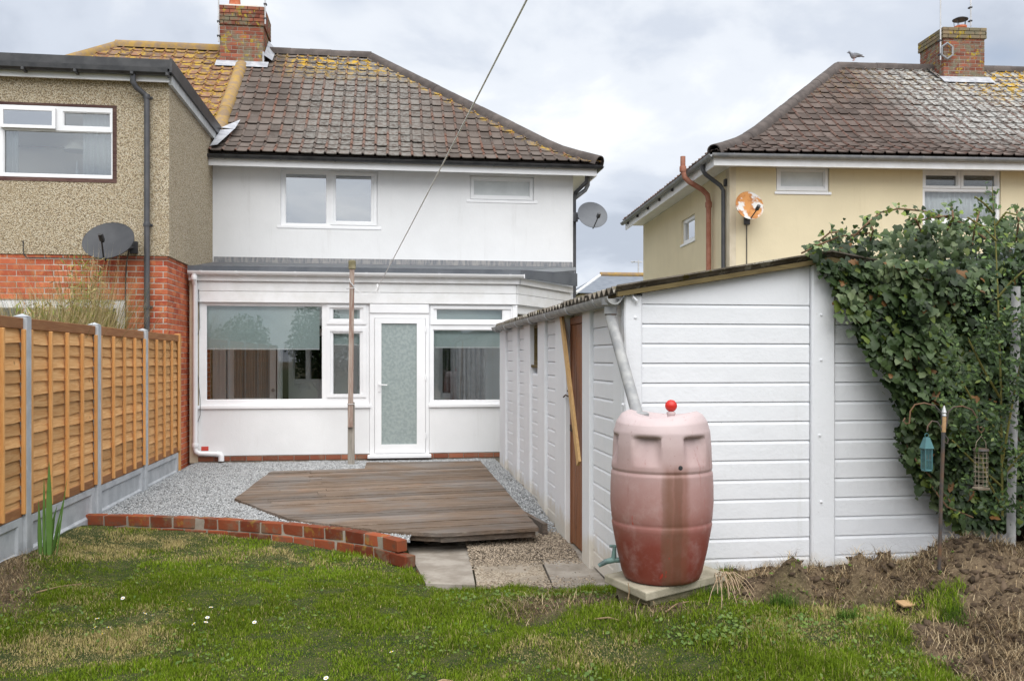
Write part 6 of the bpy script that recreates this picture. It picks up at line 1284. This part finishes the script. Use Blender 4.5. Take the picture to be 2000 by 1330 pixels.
# ---- holly bush in front at the right edge
hol = thing('holly_bush', 'holly bush with yellow green stems in front of the ivy at the right edge', 'bush', (3.45, 4.6, .15))
HL = np.array([(0,-.5,0),(-.22,-.2,.03),(-.26,.15,.05),(0,.55,-.03),(.26,.15,.05),(.22,-.2,.03),(0,0,-.03)]); HF = np.array([(6,i,(i+1)%6) for i in range(6)])[:, [0,2,1]]
MT['holly_stem'] = simple('yellow_green_stem', (.14,.135,.03), (.20,.18,.04), 12, .6)
hs = [[(1958,1010),(1955,760),(1950,600),(1945,480),(1938,365)],[(1950,580),(1975,550),(2010,520)],[(1946,470),(1915,440),(1890,425)],[(1958,900),(1975,800),(1995,700)],[(1955,780),(1920,720),(1890,660)],[(1956,850),(1910,800),(1870,730)],[(1957,950),(1900,900),(1860,860)],[(1945,440),(1965,415),(1985,420)],[(1942,420),(1925,400),(1905,385)],[(1958,930),(2000,880),(2040,830)],[(1957,990),(1930,940),(1915,890)],[(1950,640),(2000,620),(2050,600)]]
HP = []
for st_ in hs:
    dd_ = 5.5; pts = [at(u, v, D=dd_-.06*k*(1 if len(st_) < 5 else 0)) for k, (u, v) in enumerate(st_)]; part('stem', MB().tube(pts, [.0075-.0012*k for k in range(len(pts))], 6), 'holly_stem', hol, smooth=True)
    for a_, b_ in zip(pts, pts[1:]):
        for j in range(int((b_-a_).length/.006)):
            top = (a_.z > 1.95); s = .025 if top else .085
            if top and random.random() < .45: continue
            HP.append(tuple(a_.lerp(b_, random.random())+Vector((random.gauss(0,s*1.2), random.gauss(0,s), random.gauss(0,s)))))
N = 3800; U = rng.normal(1950, 65, N); Vv = rng.uniform(570, 1000, N); k = (U > 1800+np.clip((Vv-800)*.2, 0, 60)) & (U < 2100); Vv[(U < 1880) & (Vv < 640)] += 150; U, Vv = U[k], Vv[k]; Dp = 5.55-rng.random(len(U))*.35; xn = (U-1000)/FPX
extra = np.stack([Dp*(FW.x+xn*RT.x), Dp*(FW.y+xn*RT.y), CAMZ+Dp*(700-Vv)/FPX], -1); dens = vn3(U/45, Vv/45, 1, 2) > .47; HP = np.concatenate([np.array(HP), extra[dens]]); n = len(HP)
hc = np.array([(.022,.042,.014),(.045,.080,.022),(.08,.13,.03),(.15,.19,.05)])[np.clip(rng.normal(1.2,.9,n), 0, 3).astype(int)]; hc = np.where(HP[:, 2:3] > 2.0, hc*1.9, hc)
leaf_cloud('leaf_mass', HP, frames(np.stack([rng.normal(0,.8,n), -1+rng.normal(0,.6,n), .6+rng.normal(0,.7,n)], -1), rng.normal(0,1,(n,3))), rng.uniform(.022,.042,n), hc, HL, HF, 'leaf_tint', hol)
# ---- blades helper: curved tapering leaf strips
def strips(roots, dirs, lens, widths, bend, segs, cols, tipcol=1.0):
    n = len(roots); V = np.zeros((n, segs+1, 2, 3)); side = np.stack([-dirs[:, 1], dirs[:, 0], np.zeros(n)], -1); side += 1e-6; side /= np.linalg.norm(side, axis=1)[:, None]
    h = np.stack([dirs[:, 0], dirs[:, 1], np.zeros(n)], -1)
    for s in range(segs+1):
        t = s/segs; ctr = roots+h*(lens*(t*np.sin(bend*.25)+t*t*np.sin(bend)*.6))[:, None]; ctr[:, 2] += lens*(t*np.cos(bend*.4)-t*t*t*bend*.22); w = widths*(1-t**1.7)*.5
        V[:, s, 0] = ctr-side*w[:, None]; V[:, s, 1] = ctr+side*w[:, None]
    f = []
    for s in range(segs): o = 2*s; f += [(o, o+1, o+3), (o, o+3, o+2)]
    f = np.array(f); F = (f[None]+np.arange(n)[:, None, None]*(2*(segs+1))).reshape(-1, 3); C = np.repeat(cols[:, None], 2*(segs+1), 1); C[:, -2:] *= tipcol; return V.reshape(-1, 3), F, C.reshape(-1, 3)
def rdirs(n): a = rng.uniform(0, 6.283, n); return np.stack([np.cos(a), np.sin(a), np.zeros(n)], -1)
# iris clump at the fence foot
ip = at(98, 1052, Z=-.05); ir = thing('iris_clump', 'clump of upright sword shaped green leaves at the fence foot', 'plant', (ip.x, ip.y, gz1(ip.x, ip.y)))
IL = [(96,898,96,1050,.040),(112,985,90,1050,.022),(75,975,80,1050,.024),(86,930,86,1052,.020),(128,962,100,1052,.016),(108,1000,95,1052,.026),(74,1010,78,1052,.020),(122,1000,104,1050,.014),(84,985,88,1055,.016),(132,930,110,1048,.010),(92,1010,92,1056,.02)]
t_m = NT('iris_leaf'); MT['iris'] = t_m.done(t_m.mix(t_m.noise(14), (.075,.17,.025), (.13,.24,.05)), .5)
for (u1, v1, u0, v0, w) in IL:
    d_ = 6.85+random.uniform(-.1,.1); a_ = at(u0, v0, D=d_); a_.z = gz1(a_.x, a_.y)-.02; b_ = at(u1, v1, D=d_); mb = MB(); m = 7; sd = Vector((1, random.uniform(-.4,.4), 0)).normalized()
    for j in range(m+1):
        tt = j/m; p = a_.lerp(b_, tt)+Vector((0,0,.05*math.sin(tt*3.14)))*(b_-a_).length; ww_ = w*.5*(1-tt**2.2)*(.7+.6*min(1, tt*3)); fold = Vector((0, .25*ww_, 0)); mb.v += [tuple(p-sd*ww_), tuple(p+fold), tuple(p+sd*ww_)]
    for j in range(m): o = 3*j; mb.f += [(o,o+1,o+4,o+3), (o+1,o+2,o+5,o+4)]
    part('leaf', mb, 'iris', ir, smooth=True)
# dry grass and reed behind the fence
dg = thing('dry_reed_clump', 'tall dry straw coloured reeds growing behind the fence panels', 'plant', (-3.6, 10, -.1))
def clump(n, u0, u1, vtop, Xr, bend, wid, pal, spread):
    pts = []; ll = []
    for _ in range(n):
        u = random.uniform(u0, u1) if not spread else random.gauss((u0+u1)/2, (u1-u0)/4); X = random.uniform(*Xr); p = at(u, 650, X=X); vt = vtop(u)+abs(random.gauss(0, 22)); top = at(u, vt, X=X); pts.append((p.x, p.y, -.1)); ll.append(top.z+.1)
    pts = np.array(pts); ll = np.array(ll); b = np.abs(rng.normal(bend, .12, n)); return strips(pts, rdirs(n), ll*(1.02+b*.45), np.full(n, wid)*rng.uniform(.6,1.3,n), b, 7, np.array(pal)[rng.integers(0, len(pal), n)]*rng.uniform(.8,1.2,(n,1)), 1.1)
pal = [(.42,.32,.17),(.36,.27,.13),(.26,.22,.08),(.20,.22,.06),(.50,.41,.25)]
o1 = clump(1900, 12, 228, lambda u: 588+10*math.sin(u*.06), (-3.9,-3.3), .3, .012, pal, False); o2 = clump(520, 118, 224, lambda u: 508+abs(u-170)*.55, (-3.8,-3.4), .22, .011, pal, True)
for nm, o in (('straw', o1), ('reed', o2)): fast_mesh(nm, o[0], o[1], 'dry', col=o[2], parent=dg, kind='stuff')
LP = []
for _ in range(1100):
    u = random.gauss(172, 26); v = random.uniform(500, 640) if random.random() < .7 else random.uniform(560, 640); 
    if random.random() < .35: u = random.uniform(30, 225); v = random.uniform(588, 640)
    LP.append(tuple(at(u, v, X=random.uniform(-3.8,-3.35))))
LP = np.array(LP); n = len(LP); LB = np.array([(0,-.5,0),(-.08,0,.02),(0,.6,0),(.08,0,.02)]); LF = np.array([(0,1,2),(0,2,3)])
leaf_cloud('leaf_mass', LP, frames(rng.normal(0,1,(n,3)), np.stack([rng.normal(0,.6,n), rng.normal(0,.6,n), rng.normal(.1,.6,n)], -1)), rng.uniform(.05,.12,n), np.array([(.24,.24,.05),(.16,.20,.05),(.40,.32,.15),(.34,.22,.12)])[rng.integers(0,4,n)], LB, LF, 'dry', dg)
# stray seed head in front of the dish
# ---- lawn
LAWN_BACK = [(p.x-d_.y*-.0, p.y-.03) for p, d_ in (arc_at(AL*k/20) for k in range(21))]
def lawn_ok(x, y):
    ok = (x > -2.73) & (x < 5.2) & (y > 2.6); yb = np.interp(x, [p[0] for p in LAWN_BACK], [p[1] for p in LAWN_BACK]); ok &= (y < np.where(x < LAWN_BACK[-1][0]+.12, yb, 7.0))
    path = [tuple(at(u, v, Z=ZS).xy) for u, v in ((812,1120),(780,1050),(1120,1030),(1215,1158),(1090,1150),(930,1150),(848,1142))]; ok &= ~in_poly(x, y, path)
    ok &= ~((x > XS-.12) & (y > YS-.04)) & ~in_poly(x, y, [ins(p, .95) for p in (sl_, sf, sr_, sbk)]); ok &= ~((y > 6.55) & (x > .42)); return ok
def lawn(N, ymin, ymax, dens, wide=1.0, tall=1.0):
    x = rng.uniform(-2.75, 5.2, N); y = rng.uniform(ymin, ymax, N); dep = x*FW.x+y*FW.y; lat = x*RT.x+y*RT.y; vis = (np.abs(lat)/np.maximum(dep, .1) < .72); k = lawn_ok(x, y) & vis; x, y = x[k], y[k]
    sa = soil_amt(x, y); k = rng.random(len(x)) < (1-sa)**1.5; x, y = x[k], y[k]; n = len(x); st_ = straw_amt(x, y); tuft = np.clip(.5+(vn1(x, y, 5.5, 3)-.5)*2.2, 0, 1); dry = rng.random(n) < np.clip(st_*.95+.10, 0, .95)
    h = rng.uniform(.012, .043, n)*(.38+1.4*np.clip(tuft, 0, 1)**1.4)*np.where(dry, .85, 1)*tall; lush = np.clip((vn3(x, y, 1.1, 3)-.4)*3, 0, 1)
    lushR = np.clip((x-1.1)/1.0, 0, 1); h *= (1+.5*lushR)
    g1 = np.array((.085,.145,.010)); g2 = np.array((.20,.27,.022)); g3 = np.array((.25,.38,.025)); col = g1+(g2-g1)*rng.random((n,1)); col = col*(.78+.5*vn2(x+9, y, 2.0, 3))[:, None]; col = col*(1-.65*lush[:, None])+g3*(.65*lush[:, None]); dc = np.array((.52,.43,.20))*rng.uniform(.65,1.2,(n,1)); col = np.where(dry[:, None], dc, col)
    return strips(np.stack([x, y, ground_z(x, y)-.004], -1), rdirs(n), h, rng.uniform(.0025,.0050,n)*wide, np.abs(rng.normal(.85,.5,n)), 2, col, 1.2)
L1 = lawn(520000, 3.6, 7.0, 1, 1.0); L2 = lawn(110000, 7.0, 8.6, 1, 1.3); L3 = lawn(30000, 2.6, 3.6, 1)
Vs, Fs, Cs, o = [], [], [], 0
for a_, b_, c_ in (L1, L2, L3): Vs.append(a_); Fs.append(b_+o); Cs.append(c_); o += len(a_)
set_props(fast_mesh('grass', np.concatenate(Vs), np.concatenate(Fs), 'blade', col=np.concatenate(Cs), kind='stuff'), 'short uneven green lawn grass with straw coloured patches', 'grass')
# dead straw and rootlets on the bare soil
N = 520000; x = rng.uniform(-2.75, 5.2, N); y = rng.uniform(3.4, 8.2, N); k = lawn_ok(x, y); x, y = x[k], y[k]; sa = soil_amt(x, y); pt = vn2(x, y, 2.6, 3); k = rng.random(len(x)) < sa*np.clip((pt-.28)*3.0, .10, 1)*(1-.9*peat_amt(x, y)); x, y = x[k], y[k]; n = len(x)
pal = np.array([(.42,.31,.18),(.32,.23,.13),(.17,.115,.065),(.54,.43,.27),(.08,.055,.035)]); V, F, C = strips(np.stack([x, y, ground_z(x, y)+rng.uniform(-.005,.012,n)], -1), rdirs(n), (.02+.11*rng.random(n)**2.2), rng.uniform(.0014,.0034,n), rng.uniform(1.2,2.0,n), 2, pal[rng.integers(0,5,n)]*(rng.uniform(.6,1.15,(n,1))*(.55+.8*vn1(x, y, 2.2, 3))[:, None]))
set_props(fast_mesh('dead_straw', V, F, 'dry', col=C, kind='stuff'), 'dead straw and rootlets lying on the bare earth', 'straw')
# clods of earth
N = 9000; x = rng.uniform(1.2, 5.0, N); y = rng.uniform(3.6, 5.8, N); k = lawn_ok(x, y) & (rng.random(N) < soil_amt(x, y)**2); x, y = x[k], y[k]; n = len(x); s0 = .004+.034*rng.random(n)**3.5; V, F = scatter(octv, octf, np.stack([x, y, ground_z(x, y)], -1), rand_rot(n, .6), np.stack([s0*1.3, s0, s0*.8], -1), .22); g = rng.uniform(.5,1.5,n)
set_props(fast_mesh('soil_clods', V, F, 'chip', col=np.repeat(np.stack([g*.085, g*.06, g*.04], -1), 6, 0), kind='stuff'), 'crumbled clods of dark earth in front of the shed', 'soil')
# broad leaved weeds in front of the slab
wd = []
for _ in range(900):
    u = random.gauss(1480, 110); v = random.gauss(1228, 14)
    if random.random() < .3: u = random.uniform(860, 1300); v = random.gauss(1165, 14)
    p = at(u, v, Z=.0); z = gz1(p.x, p.y); p = at(u, v, Z=z); wd.append((p.x, p.y, gz1(p.x, p.y)+random.uniform(.008,.035)))
for _ in range(2600):
    u = random.uniform(0, 1900); v = random.uniform(1080, 1330)
    if vn2(np.array([u/130.]), np.array([v/45.]), 1.0, 2)[0] < .5: continue
    p = at(u, v, Z=-.1); z = gz1(p.x, p.y); p = at(u, v, Z=z); wd.append((p.x, p.y, gz1(p.x, p.y)+random.uniform(.006,.03)))
wd = np.array(wd); k = lawn_ok(wd[:, 0], wd[:, 1]); wd = wd[k]; n = len(wd)
WV, WF = scatter(HL*np.array([1.3,1,1]), HF, wd, frames(np.stack([rng.normal(0,.5,n), rng.normal(-.4,.5,n), np.ones(n)], -1), rng.normal(0,1,(n,3))), np.repeat(rng.uniform(.010,.028,n)[:, None], 3, 1), .08)
set_props(fast_mesh('weeds', WV, WF, 'leaf_tint', col=np.repeat(np.array([(.07,.13,.018),(.10,.16,.025),(.13,.19,.035)])[rng.integers(0,3,n)], len(HL), 0), kind='stuff'), 'low broad leaved weeds between the lawn and the slab stand', 'weeds')
# grass tufts that stand proud
for i, (u, v, nb, hh, lab) in enumerate(((1528,1195,260,.13,'dark green grass tuft in front of the first soil heap'), (1655,1215,160,.09,'green grass tuft at the left of the dark peat patch'), (1860,1212,170,.09,'green grass tuft at the right of the dark peat patch'), (1395,1172,120,.10,'thin grass tuft at the right corner of the slab stand'), (1935,1010,60,.26,'strap leaved tuft under the holly bush'))):
    p = at(u, v, Z=.06); n = nb; x = p.x+np.clip(rng.normal(0,.04,n),-.09,.09); y = p.y+np.clip(rng.normal(0,.035,n),-.08,.08); V, F, C = strips(np.stack([x, y, ground_z(x, y)-.01], -1), rdirs(n), rng.uniform(.5,1.1,n)*hh, rng.uniform(.003,.005,n)*(2.6 if i == 4 else 1), np.abs(rng.normal(.55,.3,n)), 4, np.array((.06,.115,.018))*rng.uniform(.7,1.8,(n,1)), 1.3)
    o = fast_mesh('grass_tuft', V, F, 'blade', col=C); set_props(o, lab, 'grass', 'grass tufts')
# pale roots hanging beside the slab
rt_ = MB()
for k in range(15):
    a_ = at(1405+random.uniform(-12,14), 1128+random.uniform(-6,10), D=5.15); b_ = at(1430+random.gauss(12,20), 1135+random.uniform(0,45), D=5.02); m = a_.lerp(b_, .5)+Vector((0,0,.05+random.uniform(0,.03))); rt_.tube([a_, a_.lerp(m,.6)+Vector((0,0,.015)), m, b_.lerp(m,.4), Vector((b_.x, b_.y, max(gz1(b_.x, b_.y), b_.z-.03)))], .0020, 5)
solo('dead_roots', rt_, MT['dry'] if False else simple('pale_roots', (.38,.27,.17), (.50,.38,.26), 30, .85), 'tuft of pale dead roots hanging beside the slab stand', 'roots', tuple(at(1440,1160,D=5.0)))
# sticks on the ground
MT['stick'] = simple('dry_stick', (.34,.24,.14), (.22,.15,.09), 15, .85, .3)
for (u0, v0, u1, v1, r_, lab) in ((1630,1137,1755,1142,.005,'long thin stick lying across the soil heaps'), (1735,1133,1800,1165,.006,'short stick at the foot of the feeder pole'), (1300,1213,1345,1195,.005,'forked twig in front of the slab stand'), (1225,1192,1222,1228,.004,'upright twig below the tap'), (845,1274,885,1272,.009,'pale wood chip on the lawn below the slab path'), (1975,1150,1990,1190,.005,'pale stalk leaning on the soil at the right edge'), (70,1125,160,1108,.005,'thin twig on the grass by the iris clump'), (1160,1215,1210,1222,.005,'curved twig lying left of the slab stand')):
    a_ = at(u0, v0, Z=.05); b_ = at(u1, v1, Z=.05); a_.z = gz1(a_.x, a_.y)+.014; b_.z = gz1(b_.x, b_.y)+.014
    if 'upright' in lab: b_ = Vector((a_.x+.005, a_.y, a_.z+.12))
    m = a_.lerp(b_, .5)+Vector((random.uniform(-.01,.01), random.uniform(-.01,.01), .012)); solo('stick', MB().tube([a_, m, b_], [r_, r_*.9, r_*.6], 6), 'stick', lab, 'stick', tuple(a_), 'sticks and twigs on the ground', smooth=True)
# brick shard and plank scrap on the heap
p = at(1770, 1137, D=5.1); solo('board_scrap', MB().cbox(-.06,.06,-.03,.03,-.006,.006,.002).xf(Matrix.Translation((p.x, p.y, gz1(p.x, p.y)+.02)) @ Euler((.3,.1,.4)).to_matrix().to_4x4()), 'bamboo', 'small pale board scrap on the soil heap left of the feeder pole', 'scrap', (p.x, p.y, gz1(p.x, p.y)))
# daisies
dz_ = [(322,1185),(330,1181),(357,1175),(412,1186),(283,1198),(298,1202),(284,1210),(186,1225),(212,1225),(200,1238),(379,1218),(405,1206),(402,1215),(475,1211),(497,1215),(144,1264),(127,1211),(190,1208),(240,1168),(637,1324),(765,1273)]
pet = MB(); 
for k in range(9): a_ = k*.698; c_, s_2 = math.cos(a_), math.sin(a_); pet.add([(c_*.003, s_2*.003, .001), (c_*.012-s_2*.0035, s_2*.012+c_*.0035, .003), (c_*.014, s_2*.014, .003), (c_*.012+s_2*.0035, s_2*.012-c_*.0035, .003)], [(0,3,2,1)])
pm_ = to_mesh('petals', pet, simple('daisy_petal', (.85,.84,.84), rough=.7)); cm_ = to_mesh('flower_centre', MB().lathe([(.0045,.001),(.004,.004),(.001,.006)], (0,0,0), 8), simple('daisy_centre', (.75,.50,.03), rough=.8)); sm_ = to_mesh('stalk', MB().tube([(0,0,-.05),(0,0,.001)], .001, 4), 'iris')
for u, v in dz_:
    p = at(u, v, Z=-.09); z = gz1(p.x, p.y)+.034; p = at(u, v, Z=z)
    o = thing('daisy', 'small white daisy growing in the lawn', 'flower', (p.x, p.y, z), 'daisies in the lawn'); o.rotation_euler = (random.gauss(.25,.2), random.gauss(0,.2), random.uniform(0,6)); o.scale = (.95,)*3
    for nm, me in (('petals', pm_), ('flower_centre', cm_), ('stalk', sm_)): q_ = bpy.data.objects.new(nm, me); COL.objects.link(q_); q_.parent = o
# ---- garden trees behind the camera, seen mirrored in the window panes
def back_tree(x, y, hgt, rad, lab):
    o = thing('garden_tree', lab, 'tree', (x, y, -.15), 'trees mirrored in the windows'); part('trunk', MB().tube([(x,y,-.2),(x+.05,y,hgt*.4),(x-.04,y+.05,hgt*.8)], [.14,.10,.04], 8), 'ivy_stem', o, smooth=True)
    for k in range(7): a_ = k*.9; part('limb', MB().tube([(x, y, hgt*.35+k*.12), (x+math.cos(a_)*rad*.5, y+math.sin(a_)*rad*.5, hgt*.55+k*.1), (x+math.cos(a_)*rad*.85, y+math.sin(a_)*rad*.85, hgt*.62+k*.12)], [.05,.03,.012], 6), 'ivy_stem', o, smooth=True)
    n = 5200; d_ = rng.normal(0,1,(n,3)); d_ /= np.linalg.norm(d_, axis=1)[:, None]; r_ = rng.random(n)**.45; lump = .65+.6*vn1(d_[:, 0]*2+x, d_[:, 2]*2+d_[:, 1], 1.3, 3); P = d_*(r_*lump)[:, None]*np.array([rad, rad, hgt*.5])+np.array([x, y, hgt*.52])
    leaf_cloud('crown', P, frames(rng.normal(0,1,(n,3)), rng.normal(0,1,(n,3))), rng.uniform(.07,.13,n), np.array([(.06,.11,.04),(.09,.14,.05),(.13,.18,.07)])[rng.integers(0,3,n)], IV, IF, 'leaf_tint', o)
for a_ in ((-5.6,-9,3.1,1.3,'rounded tree behind the lawn mirrored at the left of the large pane'), (-8.6,-9,2.9,1.5,'wide tree mirrored beyond the fence'), (-2.8,-10.5,3.7,1.5,'tall bushy tree mirrored in the middle of the large pane'), (-.4,-9,3.1,1.2,'dense tree mirrored by the clothes post'), (2.2,-9.6,2.9,1.4,'low tree mirrored in the small casement'), (5.2,-9,3.0,1.5,'spreading tree mirrored beside the door')): back_tree(*a_)
